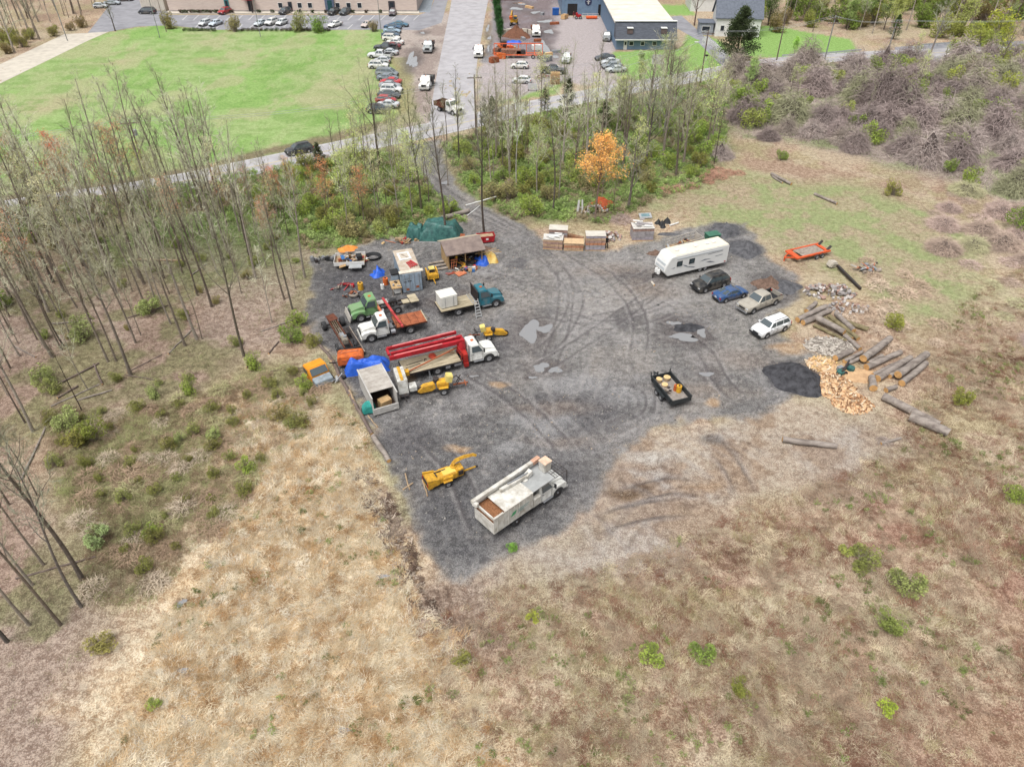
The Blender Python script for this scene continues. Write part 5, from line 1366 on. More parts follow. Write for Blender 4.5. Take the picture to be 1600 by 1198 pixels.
m = MB(); m.box((0, 0, 1.8), (1.95, 1.55, .12)); m.build('lid', mat('bin_blue', ()), t)
t = thing('compact_tractor', 'red and orange machines with rails lying before the workshop door', 'tractor', G(921, 30))
m = MB(); m.box((-3.2, 0, .8), (1.6, .9, .7)); m.box((-3.7, 0, 1.3), (.6, .8, .6)); m.build('body', mat('tractor_red', (190, 44, 48), .5), t, bevel=.05)
for x in (-3.9, -2.6): wheel_part(t, (x, -.5, .42), .42, .25)
m = MB(); m.box((.6, 0, .45), (3.2, 1.2, .5)); m.build('salt_spreader', ORR, t, bevel=.06)
m = MB(); m.bar((-2, .8, 1.2), (2.6, .8, 1.2), .06); m.bar((-2, .8, .8), (2.6, .8, .8), .06)
for x in (-2, -.5, 1, 2.6): m.bar((x, .8, 0), (x, .8, 1.25), .06)
m.build('hand_rail', WHT_T, t)
t = thing('pallet_stack', 'stack of bare wooden pallets behind the black pickup', 'pallet stack', G(867, 131))
PALW = mat('pallet_wood', (216, 178, 132), .85, vary=.25, size=.4)
def pallet_mesh(w=1.4, d=1.2, h=.16):
 q = MB()
 for y in np.linspace(-d / 2 + .06, d / 2 - .06, 6): q.box((0, y, h - .015), (w, .11, .025))
 for x in (-w / 2 + .05, 0, w / 2 - .05): q.box((x, 0, h / 2), (.09, d, h - .06))
 for y in (-d / 2 + .06, 0, d / 2 - .06): q.box((0, y, .012), (w, .1, .02))
 return q.mesh('pallet', [PALW])
pm = pallet_mesh(2.0, 1.6, .2)
for c in (0,):
 for i in range(9):
  o = obj('pallet', pm, t, (rnd.uniform(-.05, .05), rnd.uniform(-.05, .05), i * .26), rnd.uniform(-.05, .05)); o['kind'] = 'stuff'
t = thing('fire_pit_ring', 'round rusty pallet heap beside the pallet stack', 'rubble heap', G(848, 122))
m = MB()
for i in range(16): m.box((rnd.uniform(-1.2, 1.2), rnd.uniform(-.6, .6), rnd.uniform(.1, .7)), (rnd.uniform(.4, 1.2), .15, .1), rot=(rnd.uniform(-20, 20), rnd.uniform(-20, 20), rnd.uniform(0, 180)))
m.build('board', mat('rusty_scrap', ()), t)['kind'] = 'stuff'
t = thing('lawn_sign', 'small pale sign board standing on the corner lawn', 'sign', G(832, 143), R(-12))
m = MB(); m.box((0, 0, 1.0), (2.0, .12, 1.2)); m.build('board', mat('sign_grey', (206, 204, 210), .6, vary=.15, size=.3), t)
for s in (-1, 1):
 m = MB(); m.box((s * .9, .1, .7), (.12, .12, 1.5)); m.build('post', DARK, t)
t = thing('lattice_sign', 'pale latticed panel sign half hidden by the yellow green tree', 'sign', G(1026, 110), R(-8))
m = MB(); m.box((0, 0, 2.3), (2.6, .15, 2.0)); m.build('board', mat('sign_grey', ()), t)
for s in (-1, 1):
 m = MB(); m.box((s * 1.1, .1, 1.1), (.14, .14, 2.2)); m.build('post', DARK, t)
t = thing('mailbox', 'white post box with dark lid near the road below the house', 'mailbox', G(1103, 95))
m = MB(); m.box((0, 0, .5), (.14, .14, 1.0)); m.build('post', WHT_T, t)
m = MB(); m.box((0, 0, 1.15), (.7, .4, .35)); m.build('box', DARK, t, bevel=.05)
t = thing('wheel_loader', 'orange wheel loader parked beside the mulch bay', 'loader', G(786, 82), R(-60))
m = MB(); m.box((-.6, 0, 1.1), (2.2, 1.4, .9)); m.build('body', ORAP, t, bevel=.08)
m = MB(); m.box((.3, 0, 2.0), (1.1, 1.2, 1.1)); m.build('cab', DARK, t, bevel=.05)
for s in (-1, 1):
 m = MB(); m.bar((.8, s * .5, 1.2), (2.4, s * .5, .6), .15, .2); m.build('loader_arm', ORAP, t)
 for x in (-1.2, .9): wheel_part(t, (x, s * .85, .6), .6, .4)
m = MB(); m.prism([(2.3, .1), (2.4, 1.0), (3.0, .3), (2.9, .1)], -1.1, 1.1); m.build('bucket', DARK, t)
for i, (px, py, c, lb) in enumerate(((783, 92, ORAP, 'orange crate stack left of the orange frame trailer'), (838, 78, WHT_T, 'white crate beside the dump truck in the far yard'), (795, 80, ORR, 'orange steel box behind the frame trailer'), (772, 98, RUST, 'rusty box at the left grass corner of the far yard'), (855, 96, GREYP, 'grey crate near the grass of the far yard'), (882, 30, PALW, 'timber crate by the blue bin'), (776, 84, mat('rusty_scrap', ()), 'brown scrap box by the arborvitae row'))):
 t = thing('storage_crate', lb, 'crate', G(px, py), .2 * i)
 m = MB(); m.box((0, 0, .6), (2.2, 1.3, 1.1)); m.build('box', c, t, bevel=.03)
 m = MB(); m.box((.1, 0, 1.2), (1.6, 1.2, .1), rot=(0, 6, 8)); m.build('lid', c, t)
for i in range(9):
 px, py = 800 + 9 * i + rnd.uniform(-4, 4), rnd.uniform(10, 60) if i % 2 else rnd.uniform(62, 92)
 tag(obj('timber_stack', (lambda q: q.box((0, 0, .3), (rnd.uniform(1.5, 3), .8, .6)).mesh('timber_stack', [(PALW, RUST, GREYP)[i % 3]]))(MB()), None, G(px, py), rnd.uniform(0, 3)), 'loose stack of boards or beams on the muddy far yard', 'stack', 'material stacks in the far yard')
# ================================================================== THINGS IN THE YARD
PLANK = mat('raw_planks', (190, 166, 136), .85, vary=.3, size=.4, col2=(150, 128, 104))
TANW = mat('tan_plywood', (206, 176, 130), .85, vary=.25, size=.5, col2=(170, 136, 96))
GREYW = mat('grey_wood', (176, 164, 152), .9, vary=.3, size=.4, col2=(134, 122, 112))
# --- shipping container: roof corners at 2.6 m
fl, fr, bl = G(623, 431.5, 2.6), G(662, 421, 2.6), G(607.5, 389, 2.6)
ax = (fl - bl); ax.z = 0; L_ = 6.1; ang = math.atan2(ax.y, ax.x)
mid = (fl + fr) / 2 - ax.normalized() * L_ / 2; mid.z = 0
t = thing('shipping_container', 'rusty pale blue shipping container with pink scrap on its roof', 'container', mid, ang)
CONT = t
BG_ = mat('container_blue_grey', (168, 186, 204), .7, vary=.15, size=.8, col2=(140, 150, 160)); CROOF = mat('container_roof', (206, 196, 182), .8, vary=.15, size=.7, col2=(178, 158, 138))
m = MB(); m.box((0, 0, 1.3), (6.06, 2.38, 2.56)); m.build('shell', BG_, t)
m = MB(); m.box((0, 0, 2.6), (6.1, 2.44, .06)); m.build('roof', CROOF, t)
for s in (-1, 1):
 for i in range(18):
  m = MB(); m.box((-2.85 + i * .335, s * 1.2, 1.3), (.15, .05, 2.4)); m.build('corrugation', BG_, t)
 q = MB(); q.box((3.06, s * .58, 1.3), (.08, 1.14, 2.4)); d_ = q.build('door', BG_, t)
 for y in (.3, .86): q = MB(); q.tube([(3.13, s * y, .12), (3.13, s * y, 2.5)], .03, 5); q.build('lock_rod', GREYP, d_)
 q = MB(); q.box((3.12, s * .6, .55 + .1 * s), (.02, .35, .3)); q.build('rust_patch', RUST, d_)
q = MB(); q.box((3.12, -.3, 1.55), (.02, .45, .1)); q.box((3.12, -.85, 1.5), (.02, .3, .1)); q.build('stencil_mark', PLASTIC, t)
q = MB(); q.box((2.75, 0, 2.66), (.6, 2.9, .06)); q.build('roof_board', mat('pale_board', (226, 216, 200), .8), t)
def junk(name, label, cat, loc, rz, pieces, group=None):
 """pieces: (name, kind, c, size, rot, material)"""
 t = thing(name, label, cat, loc, rz, group)
 for nm, kd, c, sz, rot, m_ in pieces:
  q = MB()
  if kd == 'b': q.box((0, 0, 0), sz)
  elif kd == 'c': q.lathe([(0, -sz[2] / 2), (sz[0], -sz[2] / 2), (sz[0] * .96, sz[2] / 2), (0, sz[2] / 2)], 12)
  elif kd == 't':   # torus-like tyre
   q.wheel((0, 0, 0), sz[0], sz[2], n=14)
  o = obj(nm, q.mesh(nm, [m_], smooth=kd != 'b'), t, c); o.rotation_euler = [R(a) for a in rot]
 return t
def scrap(n, sx, sy, h, mats_, seed, names=('board', 'sheet_metal', 'pipe', 'box')):
 r = random.Random(seed); out = []
 for i in range(n):
  k = r.choice((0, 0, 1, 2, 3)); m_ = r.choice(mats_)
  x, y = r.gauss(0, .42) * sx, r.gauss(0, .42) * sy; z = h * max(0.05, 1 - math.hypot(x / sx, y / sy)) * r.uniform(.3, 1)
  if k == 0: out.append((names[0], 'b', (x, y, z + .05), (r.uniform(.5, 1.4), r.uniform(.08, .25), .04), (r.uniform(-15, 15), r.uniform(-20, 20), r.uniform(0, 180)), m_))
  elif k == 1: out.append((names[1], 'b', (x, y, z + .05), (r.uniform(.4, .9), r.uniform(.3, .7), .03), (r.uniform(-25, 25), r.uniform(-25, 25), r.uniform(0, 180)), m_))
  elif k == 2: out.append((names[2], 'c', (x, y, z + .1), (.05, .05, r.uniform(.6, 1.6)), (90 + r.uniform(-20, 20), 0, r.uniform(0, 180)), m_))
  else: out.append((names[3], 'b', (x, y, z + .15), (r.uniform(.25, .5), r.uniform(.2, .45), r.uniform(.2, .4)), (r.uniform(-10, 10), r.uniform(-10, 10), r.uniform(0, 180)), m_))
 return out
JM = [GREYP, WHT_T, PLANK, DARK, PLASTIC, RUST, ALU, mat('blue_plastic', (70, 120, 180), .5), mat('faded_red', ()), GREYW, TANW]
lc = lambda p: CONT.matrix_basis @ Vector(p)
junk('scrap_metal', 'faded pink steel frames lying on the container roof', 'scrap metal', lc((1.2, .35, 2.64)), ang + .3, [('bar', 'b', (0, y, .08 + .03 * i), (1.5, .08, .1), (0, 0, i * 4 - 8), PINK) for i, y in enumerate((-.35, -.15, .05, .25, .4))] + [('bar', 'b', (x, 0, .16), (.08, .9, .08), (0, 0, 8), PINK) for x in (-.5, 0, .5)])
junk('roof_sheet', 'white rimmed panel lying flat on the container roof', 'panel', lc((-1.2, -.1, 2.64)), ang, [('panel', 'b', (0, 0, .05), (1.9, 1.5, .06), (0, 0, 2), WHT_T), ('panel_inset', 'b', (0, 0, .09), (1.3, 1.0, .03), (0, 0, 2), CROOF), ('bar', 'b', (.1, 0, .13), (1.0, .12, .05), (0, 0, 35), GREYW)])
junk('side_cabinet', 'grey metal cabinet with a black lid against the container side', 'cabinet', lc((.6, -1.75, 0)), ang, [('cabinet', 'b', (0, 0, .8), (1.2, .8, 1.6), (0, 0, 0), BG_), ('lid', 'b', (0, 0, 1.68), (1.3, .95, .18), (0, 0, 0), PLASTIC), ('drawer', 'b', (-.9, 0, .5), (.5, .7, 1.0), (0, 0, 0), GREYP)])
junk('workbench', 'cluttered wooden workbench beside the container doors', 'workbench', lc((2.4, -1.95, 0)), ang, [('bench_top', 'b', (0, 0, .95), (1.9, 1.2, .08), (0, 0, 0), TANW)] + [('leg', 'b', (x, y, .45), (.1, .1, .9), (0, 0, 0), GREYW) for x in (-.85, .85) for y in (-.5, .5)] + [('sink', 'b', (.3, .1, .5), (.9, .8, .7), (0, 0, 5), WHT_T), ('tool', 'b', (-.4, .1, 1.05), (.4, .25, .15), (0, 0, 30), DARK), ('can', 'c', (.3, -.3, 1.1), (.12, .12, .25), (0, 0, 0), GREYP), ('tool', 'b', (.5, .3, 1.04), (.5, .1, .08), (0, 0, 60), GREYP)])
t = tag(mound('blue_tarp_bundle', '', 590, 428, 1.1, 1.0, .7, mat('tarp_blue', ()), rough=.6, seed=3), 'crumpled bright blue tarp bundle left of the container', 'tarp')
def tank(label, px, py, c, name='fuel_can', s=1):
 return junk(name, label, 'can', G(px, py), 0, [('can_body', 'c', (0, 0, .3 * s), (.24 * s, .24, .6 * s), (0, 0, 0), c), ('cap', 'c', (0, 0, .63 * s), (.08 * s, .08, .08), (0, 0, 0), PLASTIC)])
tank('orange can standing between the blue tarp and the workbench', 603, 444, ORAP, s=1.4)
tank('white drum lying loose in front of the workbench', 598, 451, WHT_T)
tank('yellow drum beside the red scrap and the green truck', 564, 452, YELP, 'drum', 1.5)
junk('red_scrap_heap', 'heap of bright red steel scrap in front of the green truck', 'scrap metal', G(537, 449), .2, scrap(14, 1.5, .6, .6, [REDP, mat('faded_red', ()), REDP, GREYW], 31))
junk('wheelbarrow_junk', 'rusty barrow and hoses beside the yellow drum', 'scrap metal', G(549, 461), .2, scrap(12, 1.2, .8, .6, [GREYP, RUST, DARK, PINK], 32) + [('hose_ring', 't', (.3, -.5, .3), (.55, 0, .2), (75, 0, 0), GREYW)])
junk('black_engine_parts', 'black and silver engine parts in the upper left corner of the yard', 'scrap metal', G(508, 407), .1, scrap(18, 2.0, .7, .7, [PLASTIC, DARK, CHROME, PLASTIC, ALU], 33) + [('drum', 'c', (-1.6, 0, .35), (.33, .3, .5), (90, 0, 20), CHROME), ('drum', 'c', (1.2, 0, .35), (.33, .3, .5), (90, 0, -20), CHROME)])
# junk trailer with things piled in
t = thing('junk_trailer', 'flat trailer heaped with blue crates, orange canvas and scrap wood', 'trailer', G(548, 413), R(6))
m = MB(); m.box((0, 0, .55), (3.8, 2.6, .1)); m.build('deck', PLANK, t)
m = MB()
for s in (-1, 1): m.box((0, s * 1.3, .8), (3.8, .05, .5))
m.box((-1.9, 0, .8), (.05, 2.6, .5)); m.build('side_board', WHT_T, t)
for s in (-1, 1): wheel_part(t, (.2, s * 1.42, .33), .33, .2)
m = MB(); m.box((.8, -1.9, .7), (1.6, .9, .08)); m.build('tail_panel', ALU, t)
loc_ = t.location
junk('trailer_load', 'mixed scrap and boards heaped on the flat junk trailer', 'scrap heap', (loc_.x, loc_.y, .6), R(6), scrap(26, 1.7, 1.1, 1.0, JM, 34) + [('crate', 'b', (-.6, -.3, .6), (.9, .7, .12), (20, 10, 20), mat('blue_plastic', ())), ('box', 'b', (1.2, 0, .45), (.7, .9, .5), (0, 0, 12), PLASTIC)])
tag(mound('orange_canvas', '', 545, 403, 1.3, .9, .35, mat('orange_cloth', (238, 150, 70), .7, vary=.2), rough=.7, seed=5), 'crumpled orange canvas on top of the junk trailer', 'canvas').location.z = 1.35
def tyre(label, px, py, r=.5, n=1, tilt=0, grp=None):
 g = G(px, py); t = thing('tyre_stack' if n > 1 else 'tyre', label, 'tyre', g, 0, grp)
 for i in range(n):
  q = MB(); q.wheel((0, 0, 0), r, .28, n=18, hub=.5); o = obj('tyre', q.mesh('tyre', [TYRE], smooth=True), t, (0, 0, .15 + i * .28)); o.rotation_euler = (R(90 + tilt), 0, 0)
t = thing('hose_coil', 'large coil of black hose lying beside the junk trailer', 'hose', G(583, 403))
for i in range(6):
 r_ = .75 + .06 * i; q = MB(); q.tube([(math.cos(R(a)) * r_, math.sin(R(a)) * r_ * .9, .08 + .05 * i) for a in range(0, 361, 20)], .05, 6, cap=False); q.build('hose_loop', PLASTIC, t, smooth='all')
junk('pink_hoses', 'pink and white tangled rope heap right of the junk trailer', 'rope', G(567, 408), 0, scrap(12, .7, .6, .5, [PINK, WHT_T, PORA], 35))
# --- shed, open to the front
fl_, fr_ = G(701, 421), G(745, 413)
d_ = fr_ - fl_; ang = math.atan2(d_.y, d_.x); SW = 4.6; SD = 3.2
t = thing('open_shed', 'tan plywood shed with a sagging brown roof, open at the front', 'shed', fl_, ang)
SHED = t
for i in range(8):
 q = MB(); q.box((.03, .2 + i * (SD - .1) / 8, 1.15), (.05, SD / 8 * .95, 2.3)); q.build('plank', TANW, t)
q = MB(); q.box((SW / 2, SD, 1.2), (SW, .06, 2.4)); q.build('back_wall', TANW, t)
q = MB(); q.box((SW - .03, SD / 2, 1.1), (.06, SD, 2.2)); q.build('side_wall', TANW, t)
for x in (.08, SW / 2, SW - .08): q = MB(); q.box((x, .05, 1.1), (.12, .12, 2.2)); q.build('post', TANW, t)
RBR = mat('shed_roof_felt', (150, 134, 126), .9, vary=.2, size=.8, col2=(122, 108, 104))
for (ya, za, yb, zb_) in ((-.5, 2.1, 1.9, 3.0), (1.9, 3.0, SD + .4, 2.3)):
 q = MB(); q.prism([(ya, za), (yb, zb_), (yb, zb_ + .1), (ya, za + .1)], -.35, SW + .3, axis='x'); q.build('roof_slope', RBR if ya < 0 else mat('shed_roof_back', (196, 182, 160), .9), t)
ls = lambda p: SHED.matrix_basis @ Vector(p)
junk('shed_clutter', 'dark jumble of tools and machines inside the open shed', 'tools', ls((SW / 2, .6, 0)), ang, scrap(46, 2.1, 1.0, 1.5, [DARK, PLASTIC, PLASTIC, TANW, GREYP, YELP, DARK, RUST], 36))
junk('shed_front_junk', 'boards, buckets and engine parts spread before the shed', 'scrap heap', ls((1.9, -1.1, 0)), ang, scrap(30, 1.9, .8, .5, JM, 37) + [('board', 'b', (-.8, -.6, .15), (1.3, .9, .06), (8, 0, 20), PORA)])
junk('orange_frame_stand', 'orange steel stands leaning in the left end of the shed', 'tool rack', ls((.7, -.1, 0)), ang, [('bar', 'b', (x, 0, .7), (.06, .06, 1.4), (0, 8, 0), PORA) for x in (-.3, 0, .35)] + [('bar', 'b', (0, 0, z), (.8, .06, .06), (0, 0, 0), PORA) for z in (.4, .9, 1.3)] + [('lamp', 'c', (.4, .1, 1.6), (.16, .1, .2), (0, 0, 0), YELP)])
for i, y in enumerate((.5, 1.4, 2.3)):
 tag(obj('pipe', (lambda q: q.tube([(-2.0, 0, 0), (0, 0, 0)], .16, 8).mesh('pipe', [GREYW], smooth=True))(MB()), None, ls((-.05, y - .3, .18)), ang), 'grey pipe lying on the ground against the left wall of the shed', 'pipe', 'grey pipes left of the shed')
tag(mound('royal_blue_tarp', '', 752, 410, 1.2, 1.0, 1.0, mat('tarp_blue', ()), rough=.5, seed=8), 'royal blue tarp draped over junk at the right end of the shed', 'tarp')
tag(mound('yellow_white_sheet', '', 765, 407, 1.1, 1.0, 1.1, mat('yellow_cloth', (226, 204, 130), .7, vary=.2, col2=(214, 160, 70)), rough=.5, seed=9), 'yellow and white sheet draped beside the blue tarp', 'tarp')
junk('loose_poles', 'thin yellow poles lying across the tarps beside the shed', 'poles', ls((SW + .8, .4, 1.2)), ang + .5, [('pole', 'c', (0, y, .1), (.04, .04, 3.2), (90, 0, 60 + y * 40), TANW) for y in (-.3, 0, .3)])
tag(mound('black_tarp', '', 745, 397, 1.1, 1.2, 1.5, mat('tarp_black', (66, 68, 74), .5, vary=.2), rough=.4, seed=11), 'black plastic sheet bunched behind the shed roof corner', 'tarp')
# --- red dumpster
t = thing('red_skip', 'small bright red steel skip with a pale lid near the track', 'skip', G(759, 377), R(12))
q = MB(); prf = [(-1.0, .15), (-1.2, 1.0), (1.2, 1.0), (1.0, .15)]
for s in (-1, 1): q.prism(prf, s * .65, s * .6)
q.box((-1.1, 0, .6), (.06, 1.25, .9), rot=(0, -12, 0)); q.box((1.1, 0, .6), (.06, 1.25, .9), rot=(0, 12, 0)); q.box((0, 0, .18), (2.0, 1.2, .06)); q.build('skip_body', REDP, t)
q = MB(); q.box((0, 0, .8), (2.1, 1.2, .06)); q.build('inner_load', PLANK, t)
for s in (-1, 1): q = MB(); q.box((s * .5, -.67, .55), (.1, .05, .7)); q.build('rib', REDP, t)
q = MB(); q.box((.1, -.67, .62), (.35, .02, .25)); q.build('sticker', WHT_T, t)
for s in (-1, 1): q = MB(); q.box((s * .8, 0, .06), (.15, 1.0, .12)); q.build('skid', DARK, t)
tag(mound('brown_debris_pile', '', 745, 388, 2.2, .7, .35, mat('dark_soil', (118, 96, 84), .95, vary=.4, size=.3, bump=.05), rough=.6, seed=12), 'low ridge of dark brown debris below the red skip', 'debris pile')
# --- green tarp over something big
def drape(name, label, px, py, rx, ry, h, m_, seed, rz=0):
 r = random.Random(seed); g = G(px, py); n = 26; q = MB(); vs = []
 for j in range(n + 1):
  for i in range(n + 1):
   u, v = i / n * 2 - 1, j / n * 2 - 1
   k = max(abs(u), abs(v)); x, y = u * rx, v * ry
   top = 1 - max(0, (k - .62) / .38) ** 1.3
   f = float(vnoise(np.array([u * 3 + seed]), np.array([v * 3]), 3)[0]) - .5
   f2 = abs(math.sin(4.5 * (u + v * .6) + 4 * f))
   vs.append((x * (1 + .1 * f), y * (1 + .1 * f), max(-.03, h * top * (.8 + .5 * f) - .1 * f2 * top)))
 q.add(vs, [(j * (n + 1) + i, j * (n + 1) + i + 1, (j + 1) * (n + 1) + i + 1, (j + 1) * (n + 1) + i) for j in range(n) for i in range(n)])
 return tag(obj(name, q.mesh(name, [m_], smooth='all'), None, g, rz), label, 'tarp')
GT = mat('tarp_green', (70, 118, 112), .45, vary=.35, size=.5, bump=.06, bsize=.3, col2=(40, 78, 78))
drape('green_tarp', 'dark green tarp draped over a big mound at the edge of the trees', 690, 368, 2.9, 1.9, 2.5, GT, 1, R(-4))
drape('green_tarp', 'smaller dark green tarp bundle left of the big green tarp', 650, 369, 1.3, 1.4, 1.9, GT, 2)
junk('board_heap', 'heap of pale and rusty boards between the container and the green tarp', 'scrap wood', G(627, 379), .2, scrap(26, 2.0, .8, .6, [PLANK, PORA, TANW, REDP, PLANK], 40))
junk('rusty_sheet', 'rust red metal sheet bent behind the shed roof', 'scrap metal', G(717, 374), .1, [('sheet_metal', 'b', (0, 0, .5), (1.7, .9, .04), (25, 10, 0), RUST), ('sheet_metal', 'b', (-.7, .1, .35), (.9, .8, .04), (-20, -20, 0), RUST)])
# --- machines: chippers, grinders, compressor
def chipper(label, px, py, hd, cm, s=1.0, chute=True):
 t = thing('wood_chipper', label, 'wood chipper', G(px, py), hd); t.scale = (s, s, s)
 q = MB(); q.box((-.2, 0, .95), (2.2, 1.3, .75)); q.build('engine_cover', cm, t, bevel=.06)
 q = MB(); q.prism([(-1.3, .65), (-2.35, .5), (-2.45, 1.5), (-1.3, 1.3)], -.6, .6, k1=[(-1.3, .65), (-2.35, .5), (-2.45, 1.5), (-1.3, 1.3)]); q.build('infeed_hopper', cm, t, bevel=.03)
 for s_ in (-1, 1):
  q = MB(); q.prism([(-2.45, .5), (-2.45, 1.65), (-1.2, 1.35), (-1.2, .7)], s_ * .62, s_ * .78); q.build('hopper_side', cm, t)
  q = MB(); q.box((-2.48, s_ * .68, 1.0), (.05, .14, .5)); q.build('red_marker', REDLAMP, t)
  q = MB(); q.box((-.2, s_ * .72, 1.0), (1.1, .18, .45)); q.build('side_box', cm, t, bevel=.03)
  wheel_part(t, (-.35, s_ * .88, .38), .38, .22)
  q = MB(); q.box((-.35, s_ * .88, .84), (.95, .3, .06)); q.build('fender', cm, t)
 q = MB(); q.box((-2.2, 0, .45), (.5, 1.5, .1)); q.build('infeed_tray', cm, t)
 q = MB(); q.box((-2.44, 0, .95), (.06, 1.1, .6)); q.build('infeed_shade_plate', DARK, t)  # dark plate paints the shaded inside of the hopper
 q = MB(); q.bar((-1.4, .3, 1.42), (-.1, .3, 1.42), .1, .06); q.bar((-1.3, -.3, 1.42), (-1.3, .3, 1.42), .1, .08); q.build('feed_bar', PLASTIC, t)
 q = MB(); q.box((.1, 0, 1.36), (1.4, .9, .06)); q.build('cover_top', mat('pale_yellow_paint', (246, 206, 104), .5, vary=.1), t)
 q = MB(); q.box((1.25, .0, 1.0), (.8, 1.0, .9)); q.build('radiator', cm, t, bevel=.04)
 q = MB(); q.box((1.28, -.1, 1.05), (.5, 1.06, .5)); q.build('radiator_grille', DARK, t)
 if chute:
  q = MB(); q.tube([(.8, .25, 1.2), (.8, .25, 1.9), (1.1, .2, 2.2), (2.0, .0, 2.5), (2.9, -.15, 2.5), (3.2, -.2, 2.3)], [.26, .24, .22, .2, .19, .17], 4, phase=.78); q.build('discharge_chute', cm, t)
  q = MB(); q.lathe([(0, 0), (.34, 0), (.34, .25), (0, .3)], 12, c=(.8, .25, 1.3)); q.build('chute_collar', cm, t)
 q = MB(); q.bar((-1.5, 0, .5), (1.6, 0, .5), .9, .14); q.bar((1.6, 0, .5), (3.3, 0, .5), .14, .14); q.build('tow_bar', cm, t)
 q = MB(); q.box((1.9, 0, .25), (.1, .1, .5)); q.box((3.3, 0, .5), (.25, .2, .15)); q.build('jack_stand', DARK, t)
 return t
chipper('big bright yellow wood chipper with a raised chute, nearest the camera', 700, 750, R(28), YELP, .84)
t = thing('compact_chipper', 'small yellow chipper with a square hood beside the container doors', 'wood chipper', G(676, 437), R(-72)); t.scale = (.9,) * 3
q = MB(); q.box((0, 0, .8), (1.5, 1.2, .7)); q.build('body', YELP, t, bevel=.06)
q = MB(); q.box((-.3, 0, 1.7), (.9, .8, .12)); q.build('canopy', mat('pale_yellow', (232, 214, 130), .6), t, bevel=.03)
for s in (-1, 1):
 for x in (-.65, .05): q = MB(); q.box((x, s * .35, 1.4), (.07, .07, .55)); q.build('canopy_post', DARK, t)
 q = MB(); q.prism([(-.9, .5), (-.95, 1.5), (.4, 1.3), (.7, .5)], s * .62, s * .78); q.build('side_guard', YELP, t); wheel_part(t, (-.1, s * .85, .33), .33, .2)
q = MB(); q.box((-.2, 0, 1.2), (.5, .6, .3)); q.build('engine', DARK, t)
q = MB(); q.bar((.7, 0, .5), (1.9, 0, .45), .12); q.build('tow_bar', YELP, t)
def grinder(label, px, py, hd, s):
 t = thing('stump_grinder', label, 'stump grinder', G(px, py), hd); t.scale = (s, s, s)
 q = MB(); q.box((.2, 0, .75), (.9, .7, .5)); q.build('engine_cover', YELP, t, bevel=.06)
 q = MB(); q.box((.7, 0, 1.15), (.5, .6, .6), rot=(0, 12, 0)); q.build('fuel_hood', mat('pale_yellow', ()), t, bevel=.05)
 q = MB(); q.prism([(-.3, .5), (-.4, .9), (-1.2, .8), (-1.7, .4), (-1.5, .2), (-.6, .3)], -.22, .22); q.build('cutter_arm', YELP, t, bevel=.03)
 q = MB(); q.wheel((-1.45, 0, .35), .34, .12, n=14); q.build('cutter_wheel', DARK, t, smooth=True)
 q = MB(); q.lathe([(0, 0), (.22, 0), (.22, .3), (0, .34)], 10, c=(-.25, .15, .85)); q.build('air_filter', DARK, t, smooth=True)
 for s_ in (-1, 1): wheel_part(t, (.2, s_ * .5, .3), .3, .2); q = MB(); q.box((.2, s_ * .5, .66), (.7, .22, .05)); q.build('fender', YELP, t)
 q = MB(); q.bar((1.0, 0, .45), (2.1, 0, .45), .1); q.bar((1.9, -.3, .45), (1.9, .3, .45), .08); q.build('hitch_frame', RUST, t)
 q = MB()
 q.bar((1.2, .1, .5), (1.6, .1, 1.2), .05); q.bar((1.2, -.2, .5), (1.5, -.2, 1.1), .05); q.tube([(.9, .2, .9), (1.3, .3, 1.0), (1.7, .1, .6)], .04, 5); q.build('control_levers', DARK, t)['kind'] = 'stuff'
grinder('yellow stump grinder standing alone below the crane truck deck', 688, 611, R(14), 1.35)
grinder('yellow stump grinder tucked in front of the crane truck bonnet', 766, 527, R(190), 1.15)
t = thing('air_compressor', 'orange towable compressor at the foot of the stripped chassis', 'compressor', G(550, 569), R(10))
q = MB(); q.prism([(-1.35, .4), (-1.35, 1.3), (-1.15, 1.5), (1.15, 1.5), (1.35, 1.3), (1.35, .4)], -.72, .72); q.build('housing', ORAP, t, bevel=.06)
q = MB(); q.box((-.6, -.75, .9), (.8, .05, .6)); q.build('hatch', ORAP, t); q = MB(); q.box((-.1, .1, 1.54), (1.7, .12, .1), rot=(0, 0, 8)); q.build('lifting_bar', PORA, t)
q = MB(); q.box((.5, -.76, 1.0), (.55, .04, .3)); q.build('vent', DARK, t)
for s in (-1, 1): wheel_part(t, (.55, s * .78, .36), .36, .2); q = MB(); q.box((.55, s * .78, .77), (.9, .26, .06)); q.build('fender', ORAP, t)
q = MB(); q.bar((-1.3, 0, .45), (-2.3, 0, .45), .1); q.build('tow_bar', DARK, t)
drape('blue_tarp', 'vivid blue tarp tied over a long bundle above the grey box body', 574, 576, 2.3, .95, 1.5, mat('tarp_blue', ()), 7, R(14))
# --- white chip box body standing on the ground (open to the front)
b0, b1 = G(586.5, 650.5), G(622.5, 640)
d_ = b1 - b0; ang = math.atan2(d_.y, d_.x); W_ = 2.45; D_ = 5.0; Hh = 2.1
t = thing('truck_box_body', 'grey white truck box body on the ground, its open end facing down', 'truck body', (b0 + b1) / 2, ang)
BX = t
GWB = mat('weathered_white_box', (208, 206, 202), .8, vary=.15, size=.8, col2=(176, 172, 168))
for s in (-1, 1): q = MB(); q.box((s * (W_ / 2 - .03), D_ / 2, Hh / 2 + .05), (.06, D_, Hh)); q.build('side_wall', GWB, t)
q = MB(); q.box((0, D_ - .03, Hh / 2 + .05), (W_ - .12, .06, Hh)); q.build('front_wall', GWB, t)
q = MB(); q.box((0, D_ / 2, .14), (W_ - .12, D_, .1)); q.build('floor', mat('dark_floor', (84, 66, 58), .9), t)
